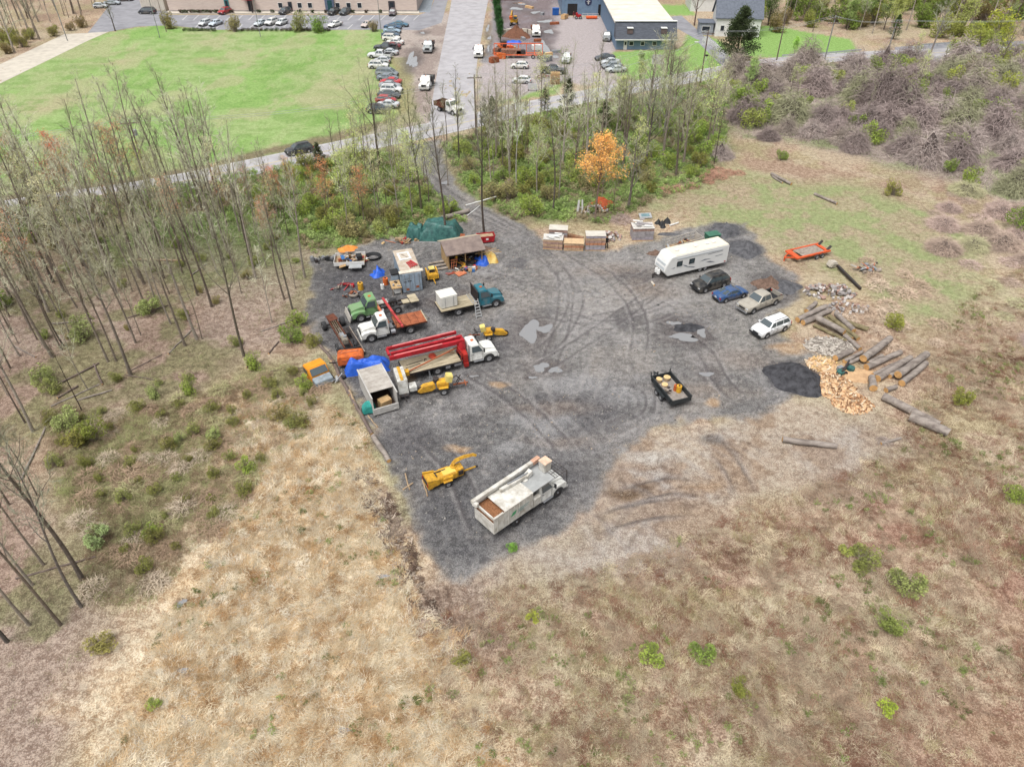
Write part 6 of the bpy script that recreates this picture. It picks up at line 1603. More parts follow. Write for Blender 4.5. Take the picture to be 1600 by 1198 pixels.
for i in range(7):
 q = MB(); yy = .95 + (i + .5) * (D_ - .95) / 7; q.box((0, yy, Hh + .1), (W_ + .06, (D_ - .95) / 7 * .97, .05)); q.build('roof_panel', mat('box_roof', (196, 190, 182), .8, vary=.18, size=.7, col2=(166, 158, 150)), t)
for s in (-1, 1): q = MB(); q.box((s * W_ / 2, D_ / 2, Hh + .1), (.12, D_ + .1, .12)); q.build('top_rail', GWB, t)
q = MB(); q.box((0, -.02, .55), (W_ + .08, .12, .75)); q.build('tailgate', GWB, t, bevel=.02); q = MB(); q.box((.9, .02, .4), (.3, .3, .1)); q.build('step', GWB, t)
junk('cardboard_box', 'brown cardboard box inside the open end of the box body', 'box', BX.matrix_basis @ Vector((.1, .75, .3)), ang + .2, [('box', 'b', (0, 0, .45), (1.15, .8, .9), (0, 0, 0), TANW), ('flap', 'b', (0, -.3, .93), (1.1, .35, .03), (20, 0, 0), TANW)])
t = thing('teal_canopy', 'small teal plastic cover beside the left wall of the box body', 'cover', G(576, 642), .3)
q = MB(); q.prism([(-.6, 0), (-.55, .5), (-.1, .95), (.5, .9), (.75, .3), (.75, 0)], -.5, .5); q.build('cover', mat('teal_plastic', (60, 160, 152), .5), t, bevel=.08)
q = MB(); q.box((.1, 0, .04), (1.5, 1.1, .06)); q.build('base', PLASTIC, t)
# --- tall white chipper body with a yellow stripe
t = thing('brush_chipper', 'tall narrow white chipper with a yellow stripe along its top', 'wood chipper', G(629, 611), R(-72))
q = MB(); q.prism([(-1.5, .5), (-1.5, 2.0), (.9, 2.0), (1.15, .5)], -.5, .5); q.build('body', WHITEP, t, bevel=.04)
q = MB(); q.box((-.3, 0, 2.03), (2.3, .3, .05)); q.build('top_stripe', YELP, t)
q = MB(); q.box((.8, .95, .95), (.9, .75, .5)); q.build('side_box', WHITEP, t, bevel=.03)
q = MB(); q.box((-1.1, .75, 1.4), (.6, .5, .5)); q.build('engine_box', YELP, t, bevel=.03)
for s in (-1, 1): wheel_part(t, (.0, s * .68, .36), .36, .2)
q = MB(); q.box((.2, 0, .45), (2.6, .9, .12)); q.bar((1.2, 0, .4), (2.0, 0, .3), .1); q.build('frame', DARK, t)
# --- stripped truck chassis
a, b_ = G(524, 511), G(542, 546)
pos, hd = face(G(520, 508), G(546, 552))
t = thing('stripped_chassis', 'stripped black truck chassis with engine, missing its cab, along the yard edge', 'truck chassis', pos, hd)
for s in (-1, 1): q = MB(); q.bar((-3.4, s * .42, .85), (3.2, s * .42, .85), .1, .25); q.build('frame_rail', mat('dark_rust', ()), t)
for x in (-3.3, -2.4, -1.2, 0, 1.2, 2.6): q = MB(); q.bar((x, -.42, .85), (x, .42, .85), .12, .16); q.build('cross_member', DARK, t)
for s in (-1, 1):
 wheel_part(t, (-2.6, s * 1.05, .52), .52, .5, rim=DARK); wheel_part(t, (2.3, s * 1.0, .52), .52, .28, rim=DARK)
q = MB(); q.tube([(-2.6, -1, .52), (-2.6, 1, .52)], .12, 8); q.lathe([(0, -.25), (.26, -.12), (.26, .12), (0, .25)], 10, c=(-2.6, 0, .55)); q.tube([(-2.6, 0, .6), (1.5, 0, .8)], .07, 8); q.build('rear_axle', DARK, t)
q = MB(); q.box((1.9, 0, 1.1), (1.1, .6, .6)); q.build('engine', mat('engine_grey', (150, 142, 130), .6, vary=.4, size=.15, bump=.05), t, bevel=.08)
q = MB(); q.box((.9, 0, .95), (.8, .45, .45)); q.lathe([(0, 0), (.2, 0), (.2, .2), (0, .2)], 10, c=(1.9, .1, 1.4)); q.build('gearbox', GREYP, t)
for i in range(3): q = MB(); q.tube([(-3.2, -.2 + i * .2, 1.0), (-.5, -.25 + i * .22, 1.02), (1.3, -.3 + i * .3, 1.05)], .025, 5); q.build('cable', PLANK, t)
q = MB(); q.box((-2.9, 0, 1.15), (1.2, 1.0, .05), rot=(0, 5, 10)); q.build('bracket', mat('dark_rust', ()), t)
q = MB(); q.tube([(-.6, .75, .7), (.6, .75, .7)], .25, 10); q.build('fuel_tank', DARK, t, smooth=True)
q = MB(); q.box((3.3, .2, .6), (.15, 2.1, .3)); q.build('bumper', DARK, t)
junk('long_steel_rail', 'long dark steel channel lying right of the stripped chassis', 'steel beam', G(556, 535), hd, [('channel', 'b', (0, 0, .25), (5.5, .3, .4), (0, 0, 0), DARK), ('flange', 'b', (0, .18, .46), (5.5, .08, .05), (0, 0, 0), GREYW)])
# --- orange and grey cab on the grass
t = thing('removed_truck_cab', 'orange truck cab with a grey bonnet sitting on the grass left of the yard', 'truck cab', G(497, 589), R(-52))
q = MB(); q.prism([(-1.0, .1), (-1.0, 1.5), (.3, 1.6), (.8, .9), (.8, .1)], -1.0, 1.0); q.build('cab_shell', mat('cab_orange', (240, 158, 44), .5, vary=.12), t, bevel=.08)
q = MB(); q.add([(.36, -.85, 1.52), (.36, .85, 1.52), (.84, .9, .95), (.84, -.9, .95)], [(0, 1, 2, 3)]); q.build('windshield', GLASS, t)
q = MB(); q.prism([(.85, .1), (.85, .8), (1.7, .6), (1.75, .1)], -.95, .95); q.build('bonnet', mat('bonnet_grey', (150, 160, 168), .5, vary=.25, size=.3), t, bevel=.05)
q = MB(); q.box((-.4, -1.02, .95), (.8, .05, .6)); q.build('side_window', GLASS, t)
junk('cab_scrap', 'broken mirror frames and glass lying beside the orange cab', 'scrap metal', G(528, 594), 0, scrap(7, .8, .5, .25, [ALU, GREYP, PLASTIC], 43))
# --- edging timbers
BKL = mat('weathered_log', (166, 156, 148), .9, vary=.3, size=.4, bump=.03, col2=(118, 108, 102), stretch=(.3, 1, 1))
CUT = mat('cut_end', (214, 168, 112), .85, vary=.25, size=.3)
def log(a, b_, r, label, m_=None, group=None, name='log', rest=True, taper=.88, cut=None, seed=None):
 a, b_ = Vector(a), Vector(b_); a.z = a.z + r if rest else a.z; b_.z = b_.z + r * taper if rest else b_.z
 rr = random.Random(seed if seed is not None else int(a.x * 100)); c = (a + b_) / 2
 pts, rad = [], []
 n = 7
 for i in range(n):
  k = i / (n - 1); p = a.lerp(b_, k) - c + Vector((rr.uniform(-.04, .04), rr.uniform(-.04, .04), rr.uniform(-.02, .02))) * min(1, (b_ - a).length / 3)
  pts.append(p); rad.append(r * (1 - (1 - taper) * k) * rr.uniform(.94, 1.05))
 q = MB(); q.tube(pts, rad, 10)
 q.mi = [1 if len(f) == 10 else 0 for f in q.f]
 me = q.mesh(name, [m_ or BKL, cut or CUT], smooth=True)
 return tag(obj(name, me, None, c), label, 'log', group)
ED = [(500, 540), (521, 566), (531, 590), (548, 620), (566, 652), (582, 681)]
EDM = mat('edge_timber', (118, 104, 98), .9, vary=.3, size=.4)
for i, (a, b_) in enumerate(zip(ED[:-1], ED[1:])):
 log(G(*a), G(b_[0] - .5, b_[1] - 1), .17, 'weathered dark timber edging the left side of the gravel yard', EDM, 'edging timbers along the left side of the yard', 'edging_timber', taper=1)
log(G(584, 684), G(608, 723), .26, 'pale thick log closing the lower end of the timber edging', BKL)
log(G(546, 613), G(555, 634), .18, 'short pale timber lying on the grass outside the edging', PLANK, name='timber')
log(G(513, 560), G(524, 574), .1, 'small pale stake lying on the yard edge beside the chassis', PLANK, name='stake')
# --- travel trailer
fb, rb = G(1041, 438.5), G(1134, 416.5)
d_ = (rb - fb).normalized(); n_ = Vector((-d_.y, d_.x, 0)); LT = (rb - fb).length
pos = (fb + rb) / 2 + n_ * 1.25; t = thing('travel_trailer', 'long white travel trailer with dark windows and grey swoosh stripes', 'caravan', pos, math.atan2(d_.y, d_.x))
h_ = LT / 2; TW = 1.22
TRM = mat('trailer_white', (240, 240, 238), .4, vary=.05, size=1); TRR = mat('trailer_roof', (244, 234, 212), .6, vary=.06, size=1.5)
q = MB(); q.prism([(-h_ + .1, .55), (-h_ - .35, 1.1), (-h_ - .3, 1.9), (-h_ + .35, 3.02), (-h_ + .8, 3.12), (h_ - .15, 3.12), (h_, 3.0), (h_, .62)], -TW, TW); q.build('body', TRM, t, bevel=.06)
q = MB(); q.box((.45, 0, 3.14), (LT - 1.15, 2.3, .05)); q.build('roof', TRR, t)
q = MB(); q.box((-h_ - .25, 0, 1.75), (.1, 1.9, .9), rot=(0, 8, 0)); q.build('front_cap', mat('cap_grey', (206, 212, 216), .3, vary=.06), t, bevel=.03)
for x0_, x1_ in ((-h_ + 1.25, -h_ + 2.05), (-h_ + 3.05, -h_ + 3.85)):
 q = MB(); q.box(((x0_ + x1_) / 2, -TW - .03, 2.0), (x1_ - x0_, .08, .68)); w_ = q.build('window', PLASTIC, t, bevel=.02); q = MB(); q.box(((x0_ + x1_) / 2, -TW - .075, 2.0), (x1_ - x0_ - .14, .02, .54)); q.build('pane', GLASS, w_)
for (x, w_, z) in ((-h_ + 3.7, 1.2, 2.0 - .0), (h_ - 3.0, 1.4, 1.75)): pass
SWG = mat('swoosh_grey', (124, 130, 140), .5, vary=.1)
def swoosh(pts, y=-TW - .012):
 q = MB(); q.prism(pts, y, y - .006); return q.build('swoosh_stripe', SWG, t)
swoosh([(-h_ + .4, 1.55), (-h_ + 1.1, 1.62), (-h_ + .9, 1.5)])
swoosh([(-h_ + 2.1, 1.75), (-h_ + 2.7, 1.55), (-h_ + 3.2, 1.15), (-h_ + 2.6, 1.42)])
swoosh([(-h_ + 3.1, 1.3), (-h_ + 4.1, 1.05), (-h_ + 3.9, .98), (-h_ + 3.1, 1.2)])
swoosh([(h_ - 4.3, 1.62), (h_ - 3.6, 1.85), (h_ - 2.6, 1.7), (h_ - 3.5, 1.68)])
swoosh([(h_ - 3.4, 1.35), (h_ - 2.7, 1.4), (h_ - 1.9, 1.1), (h_ - 2.6, 1.18)])
swoosh([(h_ - 3.2, 2.45), (h_ - 1.0, 2.52), (h_ - 1.0, 2.46), (h_ - 3.2, 2.38)]); swoosh([(h_ - 2.0, 1.95), (h_ - .9, 2.0), (h_ - .9, 1.93), (h_ - 2.0, 1.88)])
q = MB(); q.box((.1, -TW - .02, 2.72), (LT - 2.2, .06, .12)); q.build('awning_rail', mat('cap_grey', ()), t)
q = MB(); q.box((h_ - .35, -TW - .02, .85), (.25, .03, .12)); q.build('tail_light', REDLAMP, t)
for x, r_ in ((-h_ + 1.9, .0), (0.2, 0), (1.9, 0), (h_ - 1.6, 0)):
 q = MB(); q.box((x, .1, 3.24), (.55, .5, .16)); q.build('roof_vent', TRM, t, bevel=.05)
q = MB(); q.lathe([(0, 0), (.5, 0), (.42, .14), (0, .2)], 14, c=(-h_ + 2.6, -.3, 3.17)); q.build('air_conditioner', TRM, t, smooth=True)
for x in (.85, 1.65):
 for s in (-1, 1): wheel_part(t, (x - .3, s * 1.02, .36), .36, .22)
q = MB(); q.box((0, 0, .55), (LT - .8, 2.0, .2)); q.build('chassis', DARK, t)
q = MB(); q.bar((-h_ + .1, -.6, .55), (-h_ - 1.3, 0, .5), .1, .14); q.bar((-h_ + .1, .6, .55), (-h_ - 1.3, 0, .5), .1, .14); q.box((-h_ - 1.2, 0, .3), (.12, .12, .6)); q.build('a_frame', DARK, t)
q = MB()
for s in (-.25, .25): q.lathe([(0, 0), (.2, 0), (.22, .35), (.15, .6), (0, .65)], 10, c=(-h_ - .62, s, .6))
q.build('gas_bottle', TRM, t, smooth=True)
log(G(1018, 442), G(1022, 447), .14, 'short pale block lying before the travel trailer drawbar', CONC, name='block')
# --- scrap trailer behind it
t = thing('scrap_trailer', 'stake sided trailer full of scrap behind the travel trailer', 'trailer', G(1068, 391), math.atan2(d_.y, d_.x))
for s in (-1, 1):
 for z in (.8, 1.25, 1.7): q = MB(); q.bar((-2.3, s * 1.0, z * .9), (2.3, s * 1.0, z * 1.1), .05, .12); q.build('side_rail', mat('pale_steel', ()), t)
 for x in np.linspace(-2.3, 2.3, 7): q = MB(); q.bar((x, s * 1.0, .6), (x, s * 1.0, 1.75), .07); q.build('stake', mat('pale_steel', ()), t)
 wheel_part(t, (.3, s * 1.1, .35), .35, .2)
q = MB(); q.box((0, 0, .6), (4.6, 2.0, .1)); q.build('deck', PLANK, t); q = MB(); q.box((2.3, 0, 1.2), (.06, 2.0, 1.2)); q.build('front_panel', mat('pale_steel', ()), t)
tl = t.location
junk('scrap_load', 'tangle of branches and metal scrap heaped on the stake trailer', 'scrap heap', (tl.x, tl.y, .65), math.atan2(d_.y, d_.x), scrap(34, 2.0, .8, .9, [PLANK, GREYW, ALU, RUST, DARK, TANW], 46))
t = thing('green_bin', 'dark green box container behind the upper end of the travel trailer', 'bin', G(1111, 380), R(18))
q = MB(); q.box((0, 0, .7), (1.8, 1.2, 1.4)); q.build('bin_body', mat('bin_green', (70, 120, 100), .6), t, bevel=.04); q = MB(); q.box((0, 0, 1.43), (1.9, 1.3, .08)); q.build('lid', mat('bin_green', ()), t)
# --- orange equipment trailer
pos, hd = face(G(1222, 408), G(1290, 392))
t = thing('equipment_trailer', 'empty bright orange equipment trailer standing on the grass', 'trailer', G(1259, 400), hd)
OT = mat('trailer_orange', (236, 104, 56), .5, vary=.18, size=.6, col2=(200, 84, 48))
for i in range(8): q = MB(); q.box((.3, -.8 + i * .229, .72), (3.6, .21, .05)); q.build('deck_board', GREYW, t)
for s in (-1, 1): q = MB(); q.bar((-2.6, s * 1.05, .7), (2.9, s * 1.05, .7), .26, .2); q.build('side_rail', OT, t); q = MB(); q.bar((2.6, s * .8, .75), (3.1, s * .8, 1.25), .35, .1); q.build('ramp', DARK, t)
q = MB(); q.box((-2.3, 0, .7), (.75, 2.1, .18)); q.build('front_deck', OT, t); q = MB(); q.box((2.55, 0, .68), (.5, 2.1, .14)); q.build('rear_deck', OT, t)
for s in (-1, 1): q = MB(); q.bar((-2.6, s * .6, .6), (-3.7, 0, .55), .12, .14); q.build('drawbar', OT, t)
q = MB(); q.box((-3.6, 0, .3), (.12, .12, .6)); q.build('jack', OT, t)
for x in (.6, 1.5):
 for s in (-1, 1): wheel_part(t, (x, s * 1.28, .34), .34, .2)
# --- black dump trailer with wood rounds
c_ = [G(1020, 588, 1.15), G(1046, 580, 1.15), G(1080, 617, 1.15), G(1051, 628, 1.15)]
cc = sum(c_, Vector()) / 4; dd = ((c_[2] + c_[3]) - (c_[0] + c_[1])); hd = math.atan2(dd.y, dd.x)
LD = (dd / 2).length; WD = ((c_[1] - c_[0]).length + (c_[2] - c_[3]).length) / 2
t = thing('dump_trailer', 'small black dump trailer holding a few wood rounds in mid yard', 'trailer', (cc.x, cc.y, 0), hd)
DT = t; BLK = mat('trailer_black', (52, 56, 58), .5, vary=.2)
for s in (-1, 1):
 q = MB(); q.box((0, s * WD / 2, .88), (LD, .06, .55)); q.build('side_wall', BLK, t)
 q = MB(); q.box((0, s * (WD / 2 + .02), 1.17), (LD + .06, .12, .06)); q.build('top_rail', BLK, t)
 for x in np.linspace(-LD / 2 + .3, LD / 2 - .3, 5): q = MB(); q.box((x, s * (WD / 2 + .05), .88), (.07, .06, .5)); q.build('stake_post', BLK, t)
 for x in (-.45, .45): wheel_part(t, (x, s * (WD / 2 + .2), .34), .34, .2)
 q = MB(); q.box((0, s * (WD / 2 + .2), .74), (1.9, .26, .05)); q.build('fender', BLK, t)
q = MB(); q.box((-LD / 2, 0, .88), (.06, WD, .55)); q.build('front_wall', BLK, t); q = MB(); q.box((LD / 2, 0, .86), (.06, WD, .5)); q.build('tailgate', BLK, t)
for y in (-WD / 2, -WD / 6, WD / 2): q = MB(); q.box((-LD / 2 - .1, y, 1.2), (.08, .08, .6)); q.build('front_post', BLK, t)
q = MB(); q.box((0, 0, .62), (LD - .05, WD - .06, .06)); q.build('bed_floor', mat('dusty_floor', (150, 142, 136), .9, vary=.25, size=.3), t)
q = MB(); q.bar((-LD / 2, -.4, .5), (-LD / 2 - 1.4, 0, .45), .1); q.bar((-LD / 2, .4, .5), (-LD / 2 - 1.4, 0, .45), .1); q.build('drawbar', BLK, t)
ld_ = lambda p: DT.matrix_basis @ Vector(p)
for i, (x, y, r_, lb) in enumerate(((-LD * .38, -WD * .22, .32, 'round of sawn wood in the front right corner of the dump trailer'), (-LD * .38, WD * .2, .36, 'larger round of sawn wood in the front left corner of the dump trailer'), (-LD * .2, -WD * .1, .34, 'flat split slab of wood behind the two rounds in the dump trailer'))):
 p = ld_((x, y, .66)); log(p, p + Vector((0, 0, .36 if i < 2 else .16)), r_, lb, PLANK, rest=False, name='wood_round', taper=1, cut=mat('fresh_cut', (232, 200, 146), .8, vary=.15))
tank('orange and yellow fuel can standing in the dump trailer', 0, 0, YELP, s=1.2).location = ld_((LD * .12, WD * .28, .66))
tank('orange jug beside the yellow can in the dump trailer', 0, 0, ORAP, s=1.0).location = ld_((LD * .05, WD * .2, .66))
junk('chain_scrap', 'dark scrap of chain and bark on the dump trailer floor', 'scrap', ld_((LD * .05, -WD * .2, .66)), 0, scrap(6, .5, .4, .1, [DARK, GREYW], 47))
# --- stone pallets and person
def stone_stack(label, px, py, w, d, h, hd, cols, top=None, layers=4, seed=1, slabs=True):
 t = thing('stone_pallet', label, 'stone pallet', G(px, py), hd); r = random.Random(seed)
 q = MB()
 for y in (-d / 2 + .1, 0, d / 2 - .1): q.box((0, y, .06), (w, .12, .12))
 q.build('pallet', PALW, t)['kind'] = 'stuff'
 for k in range(layers):
  lh = h / layers; z = .14 + lh * (k + .5); m_ = cols[k % len(cols)]
  for i in range(5):
   for j in (-1, 1):
    bw = w / 5; q = MB(); q.box((-w / 2 + bw * (i + .5) + r.uniform(-.01, .01), j * d / 4 + r.uniform(-.03, .03), z), (bw * .95, d / 2 * .94, lh * .92)); q.build('stone', m_, t)
 q = MB(); q.box((0, 0, .14 + h + .03), (w + .05, d + .05, .05)); q.build('cover_board', top or mat('pale_cover', (214, 208, 198), .8, vary=.12), t)
 return t
S1 = mat('stone_brown', (176, 146, 134), .9, vary=.25, size=.3); S2 = mat('stone_tan', (204, 172, 142), .9, vary=.25, size=.3); S3 = mat('stone_orange', (196, 140, 108), .9, vary=.25, size=.3); S4 = mat('stone_grey', (172, 166, 168), .9, vary=.2, size=.3); S5 = mat('stone_lilac', (176, 168, 176), .9, vary=.2, size=.3)
stone_stack('stone pallet standing behind the front row, topmost on the left', 872, 373, 2.5, 1.5, 1.5, R(-6), [S4, S1], seed=1)
stone_stack('stone pallet with a messy white slab top at the left of the row', 864, 386, 2.6, 1.6, 1.3, R(-7), [S1, S2], mat('messy_slab', (216, 212, 206), .8, vary=.25, size=.2, bump=.06), seed=2)
stone_stack('lowest tan stone pallet, second from left in the front row', 896, 388, 2.6, 1.5, .9, R(-4), [S2, S3], mat('tan_slab', (214, 184, 146), .8, vary=.2, size=.3), seed=3, layers=3)
stone_stack('tallest stone pallet with grey, orange and brown bands, right of the row', 929, 388, 2.6, 1.5, 2.0, R(0), [S5, S4, S3, S1, S2], seed=4, layers=6)
stone_stack('stone pallet stack standing alone with loose slabs on top, by the black bags', 1002, 372, 2.9, 1.9, 1.7, R(3), [S5, S4, S4, S1], mat('messy_slab', ()), seed=5)
junk('loose_slabs', 'loose pale slabs stacked on the lone stone pallet', 'stone slabs', tuple(G(1002, 372) + Vector((0, .1, 1.9))), 0, [('slab', 'b', (rnd.uniform(-.9, .9), rnd.uniform(-.6, .7), .06 + .06 * i), (rnd.uniform(.6, 1.2), .3, .07), (0, 0, rnd.uniform(-20, 20)), WHT_T if i % 2 else S4) for i in range(9)])
junk('loose_slabs', 'loose pale slabs on the left front stone pallet', 'stone slabs', tuple(G(864, 386) + Vector((0, 0, 1.5))), 0, [('slab', 'b', (rnd.uniform(-1, 1), rnd.uniform(-.6, .6), .05 + .05 * i), (rnd.uniform(.6, 1.2), .25, .06), (0, 0, rnd.uniform(-30, 30)), WHT_T) for i in range(7)])
junk('rusty_rods', 'bundle of rusty rods behind the low tan stone pallet', 'steel rods', G(897, 372), R(-25), [('rod', 'c', (0, -.5 + i * .2, .12 + .05 * (i % 3)), (.04, .04, 2.6), (90, 0, 90), RUST) for i in range(6)])
def rocks(name, label, px, py, rx, ry, h, n, cols, seed, size=(.12, .32), cat='rubble pile'):
 t = thing(name, label, cat, G(px, py)); r = random.Random(seed)
 mshs = []
 for m_ in cols:
  q = MB(); vs = []
  for (x, y, z) in ((-1, -.8, -.7), (1, -.7, -.8), (.9, .9, -.7), (-.8, 1, -.8), (-.7, -.8, .6), (.7, -.6, .8), (.8, .6, .5), (-.6, .7, .7)): vs.append((x * r.uniform(.7, 1.1), y * r.uniform(.7, 1.1), z * r.uniform(.6, 1)))
  q.add(vs, [(3, 2, 1, 0), (4, 5, 6, 7), (0, 1, 5, 4), (1, 2, 6, 5), (2, 3, 7, 6), (3, 0, 4, 7)]); mshs.append(q.mesh('rock', [m_]))
 for i in range(n):
  a, k = r.uniform(0, 6.28), math.sqrt(r.random()); s = r.uniform(*size)
  o = obj('rock', r.choice(mshs), t, (math.cos(a) * rx * k, math.sin(a) * ry * k, max(.05, h * (1 - k) * r.uniform(.5, 1)) + s * .3))
  o.rotation_euler = (r.uniform(0, 3), r.uniform(0, 3), r.uniform(0, 6)); o.scale = (s, s * r.uniform(.6, 1), s * r.uniform(.5, .9))
 return t
ROK = [mat('rock_pale', (206, 200, 196), .9, vary=.2, size=.3), mat('rock_grey', (160, 154, 152), .9, vary=.2, size=.3), S1]
rocks('rubble_pile', 'pile of pale broken stone right of the tallest pallet', 953, 371, 1.6, 1.4, .9, 80, ROK, 1)
rocks('rubble_pile', 'whitish rubble and pipes under the orange tree', 925, 329, 2.6, 1.2, .8, 70, ROK + [PLANK], 2)
rocks('rock_pile', 'heap of rough grey rocks in the weeds above the logs', 1296, 457, 3.2, 1.8, .9, 120, ROK, 3, (.15, .36), 'rock pile')
rocks('rock_pile', 'scattered white rubble behind the upper logs', 1322, 482, 2.6, 1.4, .5, 70, ROK, 4, (.1, .28), 'rock pile')
junk('white_posts', 'pale boards standing upright beside the whitish rubble', 'boards', G(903, 331), 0, [('board', 'b', (0, 0, .9), (.3, .06, 1.8), (0, 5, 0), WHT_T), ('board', 'b', (.6, 0, .9), (.25, .06, 1.9), (0, -4, 0), WHT_T), ('board', 'b', (1.3, 0, .9), (.12, .06, 2.2), (0, 35, 0), PLANK)])
tag(mound('orange_leaf_bush', '', 942, 321, 1.9, 1.3, 1.1, mat('rust_leaves', (196, 98, 62), .9, vary=.4, size=.15, bump=.1), rough=.4, seed=21), 'rust orange heap of leaves beneath the orange tree', 'leaf pile')
junk('car_hood', 'grey green car panel lying above the lone stone pallet', 'car panel', G(1008, 340), .1, [('panel', 'b', (0, 0, .3), (1.8, 1.1, .08), (14, 0, 0), ALU), ('panel_inset', 'b', (0, .05, .37), (1.2, .6, .03), (14, 0, 0), mat('panel_teal', (120, 150, 156), .4))])
for i, (px, py) in enumerate(((1028, 349), (1034, 351), (1042, 348), (1036, 355))):
 tag(mound('rubbish_bag', '', px, py, .55, .45, .5, PLASTIC, rough=.5, seed=50 + i, n=14), 'black rubbish bag in the heap right of the lone stone pallet', 'rubbish bag')['group'] = 'black rubbish bags by the lone stone pallet'
log(G(1045, 354), G(1060, 349), .12, 'white plank resting beside the black rubbish bags', WHT_T, name='plank')
# person by the tallest pallet
SKIN = mat('skin', (206, 158, 132), .6, vary=.05); BLKC = mat('black_clothing', (38, 38, 42), .9, vary=.2)
t = thing('person', 'person in black clothes standing beside the tallest stone pallet', 'person', G(947.5, 388), R(-100))
def skin_body(verts, edges, rad, mat_, name, parent, root=0):
 me = bpy.data.meshes.new(name); me.from_pydata(verts, edges, []); o = obj(name, me, parent)
 md = o.modifiers.new('Skin', 'SKIN');
 for i, r_ in enumerate(rad): me.skin_vertices[0].data[i].radius = r_ if hasattr(r_, '__len__') else (r_, r_); me.skin_vertices[0].data[i].use_root = i == root
 o.modifiers.new('Sub', 'SUBSURF').levels = 1
 me.materials.append(mat_); return o
def ensure_skin(me):
 bm = bmesh.new(); bm.from_mesh(me); bm.verts.layers.skin.verify(); bm.to_mesh(me); bm.free()
def person_body(t, cloth, skin, arm=.0):
 V = [(0, 0, .95), (0, 0, 1.15), (0, 0, 1.38), (0, 0, 1.5), (.01, 0, 1.6), (.02, 0, 1.76),
   (0, .1, .9), (.02, .12, .5), (0, .13, .09), (.14, .14, .04), (0, -.1, .9), (.02, -.12, .5), (0, -.13, .09), (.14, -.14, .04),
   (0, .2, 1.4), (-.02, .26, 1.12), (.12, .2, .95), (.2, .16, .95), (0, -.2, 1.4), (-.02, -.26, 1.12), (.12, -.2, .95), (.2, -.16, .95)]
 E = [(0, 1), (1, 2), (2, 3), (3, 4), (4, 5), (0, 6), (6, 7), (7, 8), (8, 9), (0, 10), (10, 11), (11, 12), (12, 13), (2, 14), (14, 15), (15, 16), (16, 17), (2, 18), (18, 19), (19, 20), (20, 21)]
 Rr = [.14, .13, .16, .06, .07, .1, .09, .065, .05, .05, .09, .065, .05, .05, .06, .045, .035, .035, .06, .045, .035, .035]
 me = bpy.data.meshes.new('body'); me.from_pydata(V, E, []); ensure_skin(me)
 o = obj('body', me, t)
 for i, r_ in enumerate(Rr):
  me.skin_vertices[0].data[i].radius = (r_, r_); me.skin_vertices[0].data[i].use_root = i == 0
 o.modifiers.new('Skin', 'SKIN'); o.modifiers.new('Subdivision', 'SUBSURF').levels = 1
 me.materials.append(cloth)
 q = MB(); q.lathe([(0, -.13), (.07, -.1), (.1, 0), (.095, .08), (.05, .13), (0, .14)], 10, c=(.03, 0, 1.7)); h = q.build('head', skin, t, smooth='all')
 q = MB(); q.lathe([(.0, .16), (.07, .14), (.108, .06), (.11, 0), (.1, -.05)], 10, c=(.015, 0, 1.7)); q.build('hair', BLKC, t, smooth='all')
 for s in (-1, 1):
  q = MB(); q.box((.22, s * .16, .94), (.09, .05, .07));
  for k in range(4): q.bar((.25, s * .16 + (k - 1.5) * .016, .93), (.3, s * .16 + (k - 1.5) * .018, .89 - .004 * k), .014)
  q.bar((.2, s * .13, .93), (.25, s * .11, .9), .016); q.build('hand', skin, t)['kind'] = 'stuff'
person_body(t, BLKC, SKIN)
t = thing('person', 'person in a red top and dark trousers at the workshop door', 'person', G(896, 29), R(-90)); person_body(t, mat('maroon_cloth', (120, 50, 56), .9), SKIN)
# --- piles of stone and coal-dark gravel
GRV = mat('dark_gravel', (106, 106, 110), .95, size=.5, bump=.12, bsize=.2, col2=(70, 70, 74)); COAL = mat('black_gravel', (80, 80, 85), .95, size=.6, bump=.12, bsize=.2, col2=(48, 48, 52))
mound('gravel_pile', 'dark grey gravel pile behind the travel trailer, the farther of two', 1132, 360, 2.4, 2.2, .8, GRV, seed=61)
mound('gravel_pile', 'dark grey gravel pile right behind the travel trailer end', 1163, 390, 2.4, 2.2, .9, GRV, seed=62)
mound('gravel_pile', 'flat dark gravel spread right of the brown soil pile', 1222, 449, 2.3, 1.9, .5, GRV, seed=63)
mound('soil_pile', 'brown black soil pile behind the tan pickup', 1200, 447, 2.0, 1.5, .8, mat('dark_soil', ()), seed=64, rough=.4)
mound('gravel_pile', 'big black gravel pile beside the orange split firewood', 1242, 592, 3.1, 2.7, 1.2, COAL, seed=65)
mound('gravel_pile', 'low black patch of gravel between the puddles in mid yard', 1075, 512, 1.7, 1.0, .35, COAL, seed=66, rough=.5)
mound('gravel_pile', 'small dark gravel patch below the black rubbish bags', 1043, 366, 1.4, .6, .2, GRV, seed=67)
mound('soil_pile', 'small brown soil heap left of the travel trailer front', 1022, 396, 1.2, .6, .4, mat('dark_soil', ()), seed=68, rough=.5)
# --- steel beam with white head, junk in weeds
t = thing('steel_post', 'rusty black steel post with a white concrete head lying on the grass', 'post', G(1307, 420)); e_ = G(1344, 453) - G(1307, 420)
q = MB(); q.bar((0, 0, .45), e_ + Vector((0, 0, .15)), .28, .3); q.build('beam', DARK, t); q = MB(); q.box((-.5, .5, .45), (1.2, .9, .8), rot=(10, 15, 30)); q.build('concrete_head', CONC, t, bevel=.12)
junk('weedy_scrap', 'grey sheets and scrap half buried in brown weeds', 'scrap heap', G(1352, 422), .1, scrap(34, 3.0, 1.4, .6, [ALU, GREYP, GREYW, PLASTIC, PORA, GREYP], 48))
